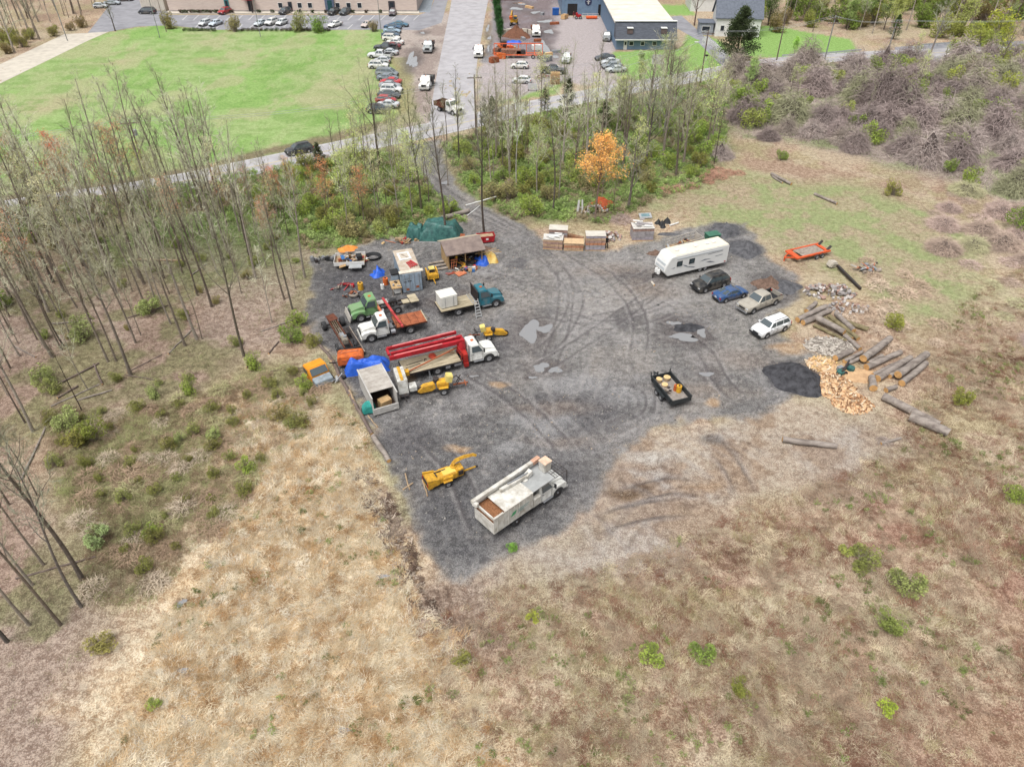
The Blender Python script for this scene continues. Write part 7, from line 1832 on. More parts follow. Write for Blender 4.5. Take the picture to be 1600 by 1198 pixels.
# --- logs
JL = lambda x, y: G(1240 + x / 5.323, 450 + y / 5.323)
LOGS = [((25, 285), (265, 170), .34, 'g'), ((75, 310), (300, 205), .34, 'g'), ((100, 210), (180, 140), .3, 'g'), ((185, 290), (410, 405), .36, 'g'), ((165, 320), (430, 450), .22, 'o'), ((250, 265), (480, 430), .24, 'o'),
  ((290, 250), (535, 440), .28, 'o'), ((340, 250), (490, 390), .32, 'g'), ((410, 295), (620, 360), .3, 'o'), ((420, 410), (550, 520), .26, 'g'), ((560, 635), (785, 460), .42, 'g'), ((340, 605), (475, 540), .34, 'g'),
  ((415, 625), (570, 545), .22, 'g'), ((440, 640), (620, 570), .22, 'g'), ((600, 680), (885, 550), .34, 'g'), ((610, 640), (730, 575), .26, 'g'), ((690, 775), (965, 600), .38, 'g'), ((650, 740), (890, 620), .24, 'g'),
  ((850, 770), (1090, 590), .42, 'g'), ((890, 815), (1095, 645), .36, 'g'), ((790, 750), (930, 670), .24, 'g'), ((655, 860), (640, 760), .4, 'g'), ((760, 865), (845, 835), .26, 'g')]
OLIVE = mat('mossy_log', (146, 134, 104), .9, vary=.3, size=.4, bump=.03, col2=(104, 96, 70))
LL = ['upper left grey log of the loose log heap', 'second grey log of the upper left pair', 'short grey log end sticking out at the top left of the heap', 'thick grey log crossing the middle of the upper heap', 'thin mossy log below the thick crossing log', 'mossy log under the thick crossing log',
  'dark mossy log in the centre of the upper heap', 'log with a bright sawn end, on top of the upper heap', 'mossy log half sunk in the weeds at the right of the upper heap', 'short log ending at the grey split wood', 'thickest log, lying high in the middle of the lower heap', 'log with a big orange sawn end at the left of the lower heap',
  'thin log beside the orange ended one', 'second thin log beside the orange ended one', 'barkless pale log with a red broken end', 'short log tucked behind the barkless one', 'long grey log in the lower heap, left of the thick pair', 'thin rusty coloured log behind the long grey one', 'upper log of the thick pair at the far right end', 'lower log of the thick pair at the far right end',
  'short log behind the thick pair', 'stubby upright-looking log with a bright sawn end at the bottom of the heap', 'small split log lying alone below the heap']
for i, ((a, b1_, r_, k), lb) in enumerate(zip(LOGS, LL)):
 pa, pb = JL(*a), JL(*b1_)
 if i in (7, 3, 10, 18): pa.z += .35; pb.z += .3
 log(pa, pb, r_, lb, BKL if k == 'g' else OLIVE, seed=i)
log(G(1378, 624), G(1466, 668), .42, 'long grey log lying apart, the longer of the two below the heap', BKL)
log(G(1419, 656), G(1481, 682), .5, 'thick grey log beside the lower end of the longest log', BKL)
log(G(1221, 690), G(1306, 700), .3, 'lone grey log lying across the bare soil below the yard', BKL)
log(G(1376, 694), G(1407, 686), .14, 'small crooked branch on the soil right of the lone log', BKL, name='branch')
log(G(1205, 274), G(1236, 290), .26, 'old split log in the pale grass at the upper right', BKL)
log(G(1272, 305), G(1307, 320), .22, 'second old split log in the pale grass, nearer and to the right', BKL)
log(G(1206, 277), G(1222, 287), .15, 'thin log half lying beside the old split log', BKL)
# firewood piles: split pieces
def firewood(label, px, py, rx, ry, h, n, m_, seed, sz=.29, name='firewood_pile'):
 t = thing(name, label, 'firewood pile', G(px, py)); r = random.Random(seed); ms = []
 for mm in m_:
  q = MB(); q.prism([(-.5, -.3), (.5, -.3), (.1, .4)], -1, 1, axis='x'); ms.append(q.mesh('split_log', [mm]))
 big = []
 for i in range(n):
  a, k = r.uniform(0, 6.28), math.sqrt(r.random())
  big.append((math.cos(a) * rx * k, math.sin(a) * ry * k, max(.05, h * (1 - k ** 1.6) * r.uniform(.75, 1.05))))
 big.sort(key=lambda p: p[2] + .3 * -p[1])
 for i, p in enumerate(big):
  if i >= 290: break
  s = sz * r.uniform(.8, 1.2)
  o = obj('split_log', r.choice(ms), t, p); o.rotation_euler = (r.uniform(0, 6), r.gauss(0, .35), r.gauss(.6, .9)); o.scale = (s * .62, s * .42, s * .42)
 q = MB(); vs = []
 for i in range(6):
  for j in range(20):
   k = i / 5; a = 2 * math.pi * j / 20; vs.append((math.cos(a) * rx * k, math.sin(a) * ry * k, h * .8 * (1 - k ** 1.6) - .04))
 q.add(vs, [(i * 20 + j, (i + 1) * 20 + j, (i + 1) * 20 + (j + 1) % 20, i * 20 + (j + 1) % 20) for i in range(5) for j in range(20)]); o = q.build('inner_wood', m_[0], t); o['kind'] = 'stuff'
 return t
FW = [mat('split_wood_a', (224, 188, 148), .85, vary=.25, size=.15), mat('split_wood_b', (208, 160, 118), .85, vary=.25, size=.15), mat('split_wood_c', (232, 212, 184), .85, vary=.2, size=.15), mat('split_wood_d', (150, 112, 84), .85, vary=.25, size=.15)]
FG = [mat('split_grey_a', (186, 178, 168), .9, vary=.25, size=.15), mat('split_grey_b', (150, 140, 132), .9, vary=.25, size=.15), mat('split_grey_c', (206, 198, 188), .9, vary=.2, size=.15)]
firewood('large heap of fresh orange split firewood at the end of the log row', 1305, 605, 2.1, 2.3, 1.1, 288, FW, 1)
firewood('lower spread of the fresh split firewood reaching down the slope', 1331, 630, 2.0, 1.7, .8, 240, FW, 2)
firewood('small round heap of pale split firewood above the black gravel pile', 1283, 569, 1.7, 1.3, .5, 130, [FW[0], FW[2], mat('pale_yellow_wood', (232, 196, 136), .8)], 3, .36)
firewood('heap of old grey split firewood below the upper logs', 1296, 541, 2.8, 1.8, .6, 270, FG, 4, .34)
junk('log_splitter', 'green and grey log splitter parts among the sawdust', 'log splitter', G(1316, 583), .3, [('engine', 'c', (-.5, -.2, .35), (.4, .4, .4), (0, 0, 0), GT), ('engine', 'c', (.9, 0, .35), (.42, .4, .5), (0, 0, 0), GT), ('beam', 'b', (.3, .1, .55), (1.8, .18, .2), (0, 0, 30), DARK), ('cylinder', 'c', (.5, .3, .8), (.1, .1, 1.1), (60, 0, 120), DARK), ('tank', 'b', (-.1, .4, .4), (.6, .4, .4), (0, 0, 10), GREYP), ('wheel', 't', (0, -.4, .25), (.25, 0, .15), (0, 0, 0), TYRE)])
tag(mound('sawdust_heap', '', 1330, 585, 3.0, 1.6, .22, mat('sawdust', (214, 178, 138), .95, size=.5, bump=.03, col2=(180, 146, 112)), rough=.4, seed=70), 'spread of orange sawdust among the sawn logs', 'sawdust')
# fallen stump with gate pole
log(G(787, 306), G(797, 292), .75, 'thick fallen trunk with a dark broken end beside the access track', mat('dark_bark', (120, 104, 96), .9, vary=.3, size=.3, bump=.05), seed=9, cut=mat('dark_soil', ()))
log(G(728, 330), G(776, 316), .09, 'thin white gate pole across the access track', WHT_T, name='gate_pole', rest=False).location.z = .9
log(G(730, 338), G(750, 322), .07, 'fallen white stake leaning by the gate pole', WHT_T, name='stake')
log(G(690, 345), G(733, 332), .36, 'pale fallen trunk lying behind the green tarp', BKL)
log(G(205, 407), G(288, 409), .17, 'long pale fallen trunk on the leaf litter of the bare wood', PLANK)
log(G(33, 752), G(80, 652), .1, 'pale fallen sapling leaning over the brush at the left edge', BKL, name='branch')
log(G(25, 905), G(150, 870), .08, 'dead branch on the leaf litter near the lower left edge', EDM, name='branch')
for i, (a, b1_) in enumerate((((390, 560), (385, 575)), ((630, 765), (645, 755)), ((633, 740), (640, 765)), ((660, 750), (668, 775)), ((436, 1090), (476, 1117)), ((545, 815), (540, 850)), ((520, 640), (556, 655)), ((575, 650), (590, 668)))):
 log(G(*a), G(*b1_), .07, 'pale loose stick lying in the straw near the yard edge', PLANK, 'loose sticks around the lower yard edge', 'stick')
# ================================================================== VEGETATION
LMK += [(204, 585, 'the tall grey edge tree'), (383, 557, 'the tall forking edge tree'), (290, 540, 'the curving edge tree'), (455, 485, 'the lone tree by the yard corner'), (245, 408, 'the long fallen trunk'), (201, 230, 'the leftmost utility pole'), (467, 262, 'the driving SUV'), (502, 300, 'the small road bank cedar'),
  (594, 290, 'the big forked tree'), (640, 300, 'the access track mouth'), (690, 350, 'the green tarp'), (548, 385, 'the junk trailer'), (787, 320, 'the thick fallen trunk'), (717, 253, 'the dark tree by the track'), (808, 270, 'the white barked tree'), (931, 345, 'the orange tree'), (862, 345, 'the stone pallets'), (886, 200, 'the tallest cedar'), (770, 215, 'the corner cedars'), (1009, 256, 'the spreading bare tree'), (1064, 235, 'the tree under the street lamp'), (1116, 256, 'the ivy clad trunk'),
  (1445, 235, 'the big vine cone'), (1378, 90, 'the shaggy vine tower'), (1375, 165, 'the long vine mound'), (1260, 112, 'the guard rail'), (1160, 170, 'the bright bush in the brambles'), (1358, 222, 'the tall bright bush'), (1590, 290, 'the vine hung edge tree'), (1520, 150, 'the right dark vine mound'), (1300, 60, 'the doubled crossarm pole'), (1492, 85, 'the far white sedan'), (1229, 40, 'the green willow'), (1148, 60, 'the big dark cedar'), (1085, 40, 'the workshop'), (1560, 60, 'the top right yellow bush'), (1400, 45, 'the grey pole'),
  (180, 45, 'the lawn corner tree'), (60, 60, 'the concrete track'), (20, 20, 'the top left corner'), (110, 15, 'the bare light pole'), (1296, 455, 'the rock heap'), (1352, 422, 'the weedy scrap'), (1300, 500, 'the upper logs'), (1380, 560, 'the lower logs'), (105, 660, 'the pale green brush bush'), (158, 845, 'the silvery green bush'), (300, 740, 'the straw margin'), (385, 700, 'the bright tuft bush'), (240, 835, 'the middle brush bush'), (470, 640, 'the timber edging'), (40, 500, 'the left picture edge')]
def bare_tree(seed, H, r0, limbs=15, start=.42, spread=.2, up=.75, leaves=0, leafs=.12, fork=False, sub=6, low=0):
 r = random.Random(seed); T = MB(); Cw = MB()
 n = 11; a0 = r.uniform(0, 6.28); pts = []; lean = Vector((r.gauss(0, .02), r.gauss(0, .02), 0)) * H
 for i in range(n):
  k = i / (n - 1); w_ = .012 * H * math.sin(k * 5 + a0)
  pts.append(Vector((w_ * math.cos(a0), w_ * math.sin(a0 * 1.7), k * H * .97 - (.25 if i == 0 else 0))) + lean * k * k)
 rad = [r0 * (1.25 if i == 0 else 1) * (1 - .9 * (i / (n - 1)) ** 1.1) + .012 for i in range(n)]
 T.tube(pts, rad, 7, cap=False)
 def pt(k):
  f = min(n - 1.001, k * (n - 1)); i = int(f); return pts[i].lerp(pts[i + 1], f - i), rad[i] + (rad[i + 1] - rad[i]) * (f - i)
 tips = []
 def branch(p, d, L_, r_, lev, mb):
  seg = 5 if lev == 0 else 3; q = [p]; rr = [r_]; dd = d.copy()
  for i in range(seg):
   dd = (dd + Vector((r.gauss(0, .13), r.gauss(0, .13), r.gauss(.06, .1)))).normalized(); q.append(q[-1] + dd * L_ / seg); rr.append(r_ * (1 - .8 * (i + 1) / seg))
  mb.tube(q, rr, 4 if lev == 0 else 3, cap=False)
  if lev == 0:
   for j in range(sub):
    k = r.uniform(.2, 1) * seg; i = min(seg - 1, int(k)); b0 = q[i].lerp(q[i + 1], k - i)
    d2 = (dd * .7 + Vector((r.gauss(0, .5), r.gauss(0, .5), r.gauss(.25, .35)))).normalized()
    branch(b0, d2, L_ * r.uniform(.3, .55), r_ * .42, 1, Cw)
  else:
   for j in range(9):
    k = r.uniform(.15, 1) * seg; i = min(seg - 1, int(k)); b0 = q[i].lerp(q[i + 1], k - i)
    d2 = (dd * .6 + Vector((r.gauss(0, .5), r.gauss(0, .5), r.gauss(.2, .4)))).normalized(); s_ = d2.orthogonal().normalized() * .014
    e = b0 + d2 * L_ * r.uniform(.3, .7); mb.add([b0 - s_, b0 + s_, e], [(0, 1, 2)]); tips.append(e); tips.append(b0)
 for i in range(limbs):
  k = start + (1 - start) * ((i + r.random()) / limbs) * .97; p, rr = pt(k)
  a = i * 2.4 + r.uniform(-.5, .5); L_ = H * spread * (1.15 - .75 * (k - start) / (1 - start)) * r.uniform(.7, 1.25)
  d = Vector((math.cos(a) * (1 - up * .7), math.sin(a) * (1 - up * .7), up)).normalized()
  branch(p, d, L_, max(.02, rr * .5), 0, T if rr > .06 and k < .75 else Cw)
 for i in range(low):
  k = r.uniform(.12, start); p, rr = pt(k); a = r.uniform(0, 6.28)
  branch(p, Vector((math.cos(a), math.sin(a), .4)).normalized(), H * .07, .018, 1, Cw)
 lv = MB()
 for i in range(leaves):
  p = r.choice(tips) + Vector((r.gauss(0, .25), r.gauss(0, .25), r.gauss(0, .2))); s_ = leafs * r.uniform(.6, 1.4)
  u = Vector((r.gauss(0, 1), r.gauss(0, 1), r.gauss(0, .7))).normalized(); v = u.orthogonal().normalized()
  lv.add([p + u * s_, p - u * s_ * .6 + v * s_ * .7, p - u * s_ * .6 - v * s_ * .7], [(0, 1, 2)])
 tm = T.mesh('trunk', [BARK], smooth=True); cm = Cw.mesh('crown', [TWIG]); lm_ = lv.mesh('foliage', [LEAF]) if leaves else None
 return tm, cm, lm_, H
TT = {}
TT['tall'] = [bare_tree(100 + i, 18, .15, 15, .42, .19, .7, sub=7) for i in range(4)]
TT['slim'] = [bare_tree(120 + i, 13, .09, 11, .42, .17, .76, sub=5) for i in range(4)]
TT['pole'] = [bare_tree(130 + i, 9, .05, 9, .35, .2, .75, sub=5) for i in range(3)]
TT['wide'] = [bare_tree(140 + i, 14, .24, 16, .28, .3, .55, sub=7) for i in range(3)]
TT['bud'] = [bare_tree(150 + i, 12, .09, 15, .3, .22, .68, leaves=1100, leafs=.075) for i in range(3)]
TT['fork'] = [bare_tree(160 + i, 17, .22, 7, .3, .42, .86, sub=9) for i in range(2)]
TT['airy'] = [bare_tree(180, 12, .14, 24, .4, .27, .5, leaves=4600, leafs=.1, sub=8)]
TT['leafy'] = [bare_tree(170 + i, 9, .16, 18, .2, .28, .6, leaves=3400, leafs=.13) for i in range(2)]
BARKS = [(156, 144, 132), (172, 162, 150), (138, 126, 114), (182, 172, 160), (124, 112, 102)]
def tree(kind, px, py, label, group=None, H=None, bark=None, leaf=None, name='bare_tree', cat='tree', pos=None, twig=None, idx=None, rz=None):
 tm, cm, lm_, h0 = TT[kind][idx if idx is not None else rnd.randrange(len(TT[kind]))]
 s = (H or h0 * rnd.uniform(.85, 1.12)) / h0
 if kind == 'pole' and name == 'bare_tree': name = 'bare_sapling'
 t = thing(name, label, cat, pos or G(px, py), rz if rz is not None else rnd.uniform(0, 6.28), group); t.scale = (s, s, s)
 t.rotation_euler.x = rnd.gauss(0, .025); t.rotation_euler.y = rnd.gauss(0, .025)
 b_ = bark or rnd.choice(BARKS)
 obj('trunk', tm, t, color=col(b_, .62)); obj('crown', cm, t, color=col(twig or tuple(min(255, v + e) for v, e in zip(b_, (24, 34, 20))), .8))
 if lm_: obj('foliage', lm_, t, color=col(tuple(min(252, v + 22) for v in (leaf or (170, 176, 120))), .8))
 return t
GW = 'leafless trees of the wood left of the gravel yard'
Z3 = lambda x, y: (x / 3.327, 300 + y / 3.327)
Z4 = lambda x, y: (x / 3.194, 600 + y / 3.194)
MAIN = [('tall', Z3(680, 950), 18, (140, 130, 120), 'tall grey tree leaning over the open edge of the wood, left of the straw field'),
  ('tall', Z3(1275, 855), 17, (120, 112, 100), 'tall forking tree at the wood edge nearest the orange truck cab'),
  ('slim', Z3(605, 880), 14, None, 'slim dark tree just behind the tall grey edge tree'), ('slim', Z3(565, 885), 15, None, 'slim tree left of the tall grey edge tree'),
  ('tall', Z3(965, 800), 16, (146, 134, 122), 'curving tree midway between the two tall edge trees'), ('tall', Z3(1025, 760), 18, None, 'straight tall tree right of the curving one at the wood edge'),
  ('pole', Z3(1055, 765), 9, None, 'thin sapling right of the straight tall edge tree'), ('slim', Z3(1520, 615), 15, (128, 120, 108), 'tree standing alone just left of the gravel yard corner'),
  ('slim', Z3(1300, 370), 12, (84, 74, 68), 'dark trunked tree among the red leaved bushes'), ('pole', Z3(425, 1135), 8, (96, 84, 76), 'dark bent sapling above the pale green bushes'),
  ('tall', Z4(155, 235), 16, None, 'tree leaving the frame at the left, beside the pale green bush'), ('tall', Z4(400, 985), 19, (122, 112, 104), 'long leaning trunk at the lower left by the straw field'),
  ('slim', Z4(220, 900), 13, None, 'slim trunk left of the long leaning one at the lower left'), ('slim', Z4(415, 1105), 15, (130, 122, 116), 'grey trunk just below the long leaning one'),
  ('pole', Z4(190, 555), 9, None, 'grey sapling at the left edge above the dead branch'), ('slim', Z4(45, 600), 12, None, 'trunk cut by the left edge above the dead branch'),
  ('slim', Z4(160, 995), 14, None, 'dark trunk with red brown leaves at its foot, lower left'), ('slim', Z4(300, 1200), 16, None, 'slim pale trunk near the lower left corner'),
  ('slim', Z4(150, 1200), 15, None, 'grey trunk at the far lower left corner'), ('tall', Z4(45, 1290), 15, (110, 104, 98), 'thick trunk right in the lower left corner')]
used = []
for k, (px, py), H, bk, lb in MAIN:
 tree(k, px, py, lb, None, H, bk); used.append(G(px, py))
for (x, y) in ((890, 685), (880, 530), (1025, 540), (735, 745), (705, 785), (600, 520), (690, 515), (745, 570), (475, 660), (375, 770), (235, 810), (160, 720), (195, 765), (325, 820), (455, 1030), (50, 915), (95, 785), (1330, 450), (1415, 680), (1590, 440), (1480, 560), (130, 1195), (40, 1060), (1255, 530), (1535, 500), (280, 860), (330, 800), (420, 560), (480, 480), (560, 450), (640, 600), (820, 600), (1100, 600), (1180, 480), (1220, 420)):
 px, py = Z3(x, y); g = G(px, py); tree(rnd.choice(('slim', 'slim', 'tall', 'pole')), px, py, auto_label('leafless tree on the leaf litter', g.x, g.y, 1, ('', '', ''), (0, 9)).strip(), GW); used.append(G(px, py))
def scatter_pts(poly, n, dmin, seed, dens=None):
 r = random.Random(seed); xs = [p.x for p in poly]; ys = [p.y for p in poly]; out = []; tries = 0
 while len(out) < n and tries < n * 60:
  tries += 1; x, y = r.uniform(min(xs), max(xs)), r.uniform(min(ys), max(ys))
  if sdpoly(np.array([x]), np.array([y]), poly)[0] < .3 or not -28 < P(x, y)[0] < 1628: continue
  if dens and r.random() > dens(x, y): continue
  if any((x - q[0]) ** 2 + (y - q[1]) ** 2 < dmin ** 2 for q in out): continue
  out.append((x, y))
 return out
def nearp(x, y, lst, d): return any((p.x - x) ** 2 + (p.y - y) ** 2 < d * d for p in lst)
NWOOD = GL([(-60, 352), (0, 345), (200, 318), (330, 300), (440, 300), (470, 340), (440, 400), (400, 440), (330, 430), (200, 450), (100, 500), (0, 600), (-60, 640)])
for i, (x, y) in enumerate(scatter_pts(NWOOD, 150, 1.8, 5)):
 if nearp(x, y, used, 1.5): continue
 k = rnd.choice(('slim', 'slim', 'pole', 'pole', 'slim', 'tall', 'tall', 'bud', 'bud'))
 if P(x, y)[0] > 385: k = rnd.choice(('pole', 'pole', 'bud'))
 if k == 'bud':
  lf = rnd.choice(((210, 144, 116), (214, 154, 128), (190, 196, 140), (196, 190, 146)))
  tree(k, 0, 0, auto_label('%s budding tree' % ('rust tinted' if lf[1] < 150 else 'pale green'), x, y, 1, ('', '', ''), (0, 9)).strip(), 'budding trees of the wood below the road', pos=Vector((x, y, 0)), leaf=lf, name='budding_tree', H=6.5 if P(x, y)[0] > 385 else None)
 else: tree(k, 0, 0, auto_label({'slim': 'slender leafless tree', 'pole': 'thin leafless sapling', 'tall': 'tall straight leafless tree'}[k], x, y, 1, ('', '', ''), (0, 9)).strip(), 'leafless trees crowding the wood near the road', pos=Vector((x, y, 0)))
for (px, py, H, lf, lb) in ((60, 345, 14, (206, 116, 84), 'rust red budding tree at the upper left, the broadest of the reddish ones'), (20, 352, 15, (204, 130, 92), 'rust red budding tree at the very left edge of the road'), (118, 330, 12, (210, 118, 90), 'coral red budding tree left of the utility pole'),
       (196, 300, 12, (204, 128, 92), 'orange budding tree right below the leftmost utility pole'), (238, 318, 10, (196, 186, 118), 'yellow green budding tree right of the orange one by the pole'), (85, 390, 14, (182, 186, 128), 'yellow green budding tree below the coral red one'),
       (470, 330, 7, (210, 128, 76), 'orange leaved sapling left of the small cedar by the road'), (515, 342, 7, (206, 122, 72), 'orange leaved bushy sapling below the small cedar'), (440, 345, 8, (208, 124, 92), 'rust leaved sapling at the right end of the wood'), (455, 305, 7, (226, 150, 84), 'bright orange sapling on the road bank left of the cedar'), (490, 318, 6, (228, 156, 92), 'orange sapling just below the small cedar'), (400, 350, 9, (214, 120, 96), 'coral budding tree in the middle of the wood margin'), (350, 335, 8, (208, 130, 100), 'faint red budding tree under the road bend'), (420, 380, 7, (212, 128, 96), 'low coral sapling above the litter clearing')):
 for k in range(2 if px < 250 else 1):
  tree('bud', 0, 0, lb, 'budding pair: ' + lb[:40] if px < 250 else None, H * rnd.uniform(.85, 1), leaf=lf, name='budding_tree', pos=G(px + k * 9, py + k * 7))
RT = [('fork', 594, 268, 15, (112, 100, 92), 'big dark forked bare tree at the road, left of the access track'), ('tall', 656, 330, 18, (124, 118, 96), 'mossy tall bare tree left of the access track'), ('tall', 694, 374, 19, (110, 100, 92), 'tall bare tree growing behind the green tarp'),
  ('tall', 758, 362, 18, (96, 86, 80), 'straight dark bare tree beside the red skip'), ('slim', 717, 253, 15, (92, 82, 76), 'dark bare tree in the bright bushes right of the track'), ('slim', 767, 284, 12, None, 'bare tree above the fallen trunk'),
  ('slim', 808, 295, 14, (190, 186, 178), 'white barked tree right of the fallen trunk'), ('slim', 787, 274, 13, None, 'bare tree left of the white barked one'), ('tall', 864, 331, 15, (104, 96, 90), 'twin stemmed bare tree above the stone pallets'),
  ('slim', 872, 309, 14, None, 'bare tree behind the twin stemmed one'), ('slim', 909, 250, 12, None, 'bare tree left of the orange leaved tree'), ('wide', 981, 326, 12, (136, 128, 118), 'leaning bare tree right of the orange leaved tree'),
  ('pole', 959, 331, 7, None, 'small bare sapling beside the orange leaved tree'), ('wide', 1009, 256, 13, (112, 104, 98), 'spreading bare tree in front of the four office cars'), ('wide', 1064, 235, 13, (120, 108, 98), 'spreading bare tree below the street lamp pole'),
  ('slim', 627, 288, 9, None, 'small bare tree at the mouth of the access track'), ('slim', 560, 250, 9, None, 'pair of thin bare trees on the road bank by the grey SUV'), ('slim', 536, 246, 8, None, 'thin bare tree right beside the small cedar'),
  ('tall', 748, 240, 14, None, 'bare tree at the corner of the main and the side road'), ('slim', 800, 250, 12, (128, 106, 94), 'reddish bare tree in the group below the corner lawn'), ('slim', 815, 240, 12, None, 'grey bare tree in the group below the corner lawn'),
  ('slim', 826, 256, 11, (128, 106, 94), 'low reddish bare tree below the two white hatchbacks'), ('slim', 775, 190, 11, None, 'bare tree by the grass corner near the side road'), ('slim', 790, 182, 11, None, 'bare tree right of the grass corner'),
  ('slim', 893, 150, 11, None, 'tall thin bare tree in front of the white pickup'), ('slim', 913, 205, 11, None, 'thin bare tree below the yard entrance'), ('slim', 1116, 256, 10, (96, 84, 80), 'dark ivy clad trunk at the left of the bramble thicket'),
  ('wide', 970, 210, 11, None, 'crooked bare tree under the pale budding one'), ('wide', 1036, 215, 11, (150, 146, 140), 'pale lichen grey bare tree in front of the lattice sign'), ('slim', 940, 320, 8, None, 'small bare tree behind the orange leaved tree'),
  ('slim', 700, 290, 10, None, 'bare tree on the bank left of the bright bushes'), ('wide', 1085, 40, 12, (128, 106, 98), 'reddish brown bare tree between the workshop and the white house'), ('wide', 180, 49, 9, (104, 96, 90), 'round crowned bare tree at the corner of the big lawn'),
  ('wide', 1130, 160, 9, None, 'bare tree at the roadside left of the brambles'), ('slim', 620, 220, 7, None, 'bare shrub tree at the verge end'), ('wide', 1455, 82, 12, (150, 140, 134), 'broad bare tree behind the vine mounds at the far right'), ('wide', 1560, 110, 10, (128, 116, 108), 'bare tree leaning at the right edge of the thicket')]
for k, px, py, H, bk, lb in RT: tree(k, px, py, lb, None, H, bk)
for px, py, H, lf, lb in ((1035, 122, 9, (190, 204, 118), 'yellow green budding tree in front of the shingled workshop'), (1072, 215, 12, (184, 198, 120), 'pale green budding tree below the road bend'), (968, 190, 8, (188, 196, 128), 'pale yellow budding tree at the yard entrance road'),
       (1000, 128, 6, (168, 186, 130), 'soft green budding tree beside the four office cars'), (1240, 87, 4, (150, 196, 80), 'small bright green willow beside the dark leaning pole'), (1170, 140, 6, (160, 186, 110), 'pale green bush tree at the road edge')):
 tree('leafy' if H < 9 else 'bud', px, py, lb, None, H, leaf=lf, name='budding_tree')
 if H >= 9:
  pass
tree('airy', 931, 348, 'orange leaved young tree above the stone pallets', None, 12.4, (150, 130, 120), (240, 172, 92), name='orange_tree', idx=0)
for px, py, lb in ((655, 352, ''),): pass
def belt(poly, n, dmin, seed, kinds, Hs, grp, word):
 for (x, y) in scatter_pts(poly, n, dmin, seed):
  k = rnd.choice(kinds); lf = rnd.choice(((192, 204, 120), (182, 196, 116), (198, 200, 140), (216, 140, 92), (206, 160, 120)) if P(x, y)[0] < 600 else ((192, 204, 120), (182, 196, 116), (198, 200, 140), (170, 190, 110), (200, 204, 130)))
  tree(k, 0, 0, auto_label({'bud': 'sparse budding tree', 'slim': 'slender bare tree', 'pole': 'thin bare sapling', 'wide': 'spreading bare tree'}[k], x, y, 1, ('', '', ''), (0, 9)).strip(), grp, rnd.uniform(*Hs), pos=Vector((x, y, 0)), leaf=lf, name='budding_tree' if k == 'bud' else 'bare_tree')
belt(GL([(690, 235), (760, 208), (850, 185), (930, 178), (1020, 165), (1110, 150), (1130, 240), (1090, 285), (1010, 300), (900, 290), (850, 325), (790, 315)]), 58, 2.3, 51, ('bud', 'slim', 'slim', 'wide', 'wide', 'bud'), (9, 14.5), 'see-through trees of the belt right of the track', '')
belt(GL([(530, 300), (560, 250), (620, 255), (680, 310), (650, 345), (560, 370), (500, 360)]), 26, 2.2, 52, ('bud', 'slim', 'slim', 'bud'), (8, 13), 'see-through trees of the belt left of the track', '')
belt(GL([(1150, 125), (1500, 95), (1600, 110), (1640, 300), (1480, 240), (1300, 190)]), 16, 5, 53, ('wide', 'slim', 'bud'), (5, 9), 'scattered trees in the bramble thicket', '')
# far woods
for i, (x, y) in enumerate(scatter_pts(GL([(1165, 48), (1700, 64), (1800, -25), (1150, -25)]), 140, 3.2, 9)):
 k = rnd.choice(('wide', 'tall', 'bud', 'leafy', 'leafy', 'tall')); lf = rnd.choice(((140, 160, 84), (126, 148, 78), (168, 176, 96), (112, 130, 74)))
 tree(k, 0, 0, auto_label('tree of the mixed spring wood', x, y, 1, ('', '', ''), (0, 9)).strip(), 'trees of the spring wood at the top right', pos=Vector((x, y, 0)), leaf=lf, name='woodland_tree')
for i, (x, y) in enumerate(scatter_pts(GL([(-30, -25), (-40, 122), (0, 96), (90, 52), (140, 24), (185, -25)]), 84, 2.4, 10)):
 tree(rnd.choice(('tall', 'slim', 'wide', 'slim')), 0, 0, auto_label('bare grove tree', x, y, 1, ('', '', ''), (0, 9)).strip(), 'bare trees of the grove at the top left', pos=Vector((x, y, 0)), name='bare_tree')
for i, (x, y) in enumerate(scatter_pts(GL([(1130, 12), (1200, 14), (1180, -20), (1030, -20), (1020, 4)]), 8, 5, 12)):
 tree('leafy', 0, 0, 'green leaved tree behind the white house', 'green trees behind the white house', pos=Vector((x, y, 0)), leaf=(120, 140, 80), name='woodland_tree')
# evergreens
def conifer(seed, H, W, n=4200, leaf=.13, layers=16, col_=False):
 r = random.Random(seed); T = MB(); lv = MB()
 T.tube([(0, 0, -.2), (0, 0, H * .5), (0, 0, H * .96)], [H * .018 + .05, H * .012 + .03, .02], 7)
 for i in range(110):
  k = r.random() ** .8; z = H * (.06 + .92 * k); a = r.uniform(0, 6.28)
  prof = (1 - k) ** (.75 if not col_ else .35) * (1 if k > .06 else .6)
  L_ = W * prof * r.uniform(.65, 1.15); d = Vector((math.cos(a), math.sin(a), .35 if not col_ else 1.6)).normalized()
  T.tube([(0, 0, z), Vector((0, 0, z)) + d * L_ * .8], [.03, .008], 3, cap=False)
  for j in range(n // 110):
   t_ = r.uniform(.25, 1.05) ** .7; p = Vector((0, 0, z)) + d * L_ * t_ + Vector((r.gauss(0, .1), r.gauss(0, .1), r.gauss(-.04, .1))) * (W * .6 + .3)
   s_ = leaf * r.uniform(.6, 1.4); u = (d + Vector((r.gauss(0, .6), r.gauss(0, .6), r.gauss(0, .4)))).normalized(); v = u.orthogonal().normalized() * s_ * .45
   lv.add([p + u * s_, p - u * s_ * .5 + v, p - u * s_ * .5 - v], [(0, 1, 2)])
 return T.mesh('trunk', [BARK]), lv.mesh('crown', [LEAF]), H
CF = [conifer(1, 8, 2.7), conifer(2, 8, 3.0), conifer(3, 7, 3.0, 5200, .16, col_=True)]
CB = conifer(4, 13, 6.0, 12000, .22)
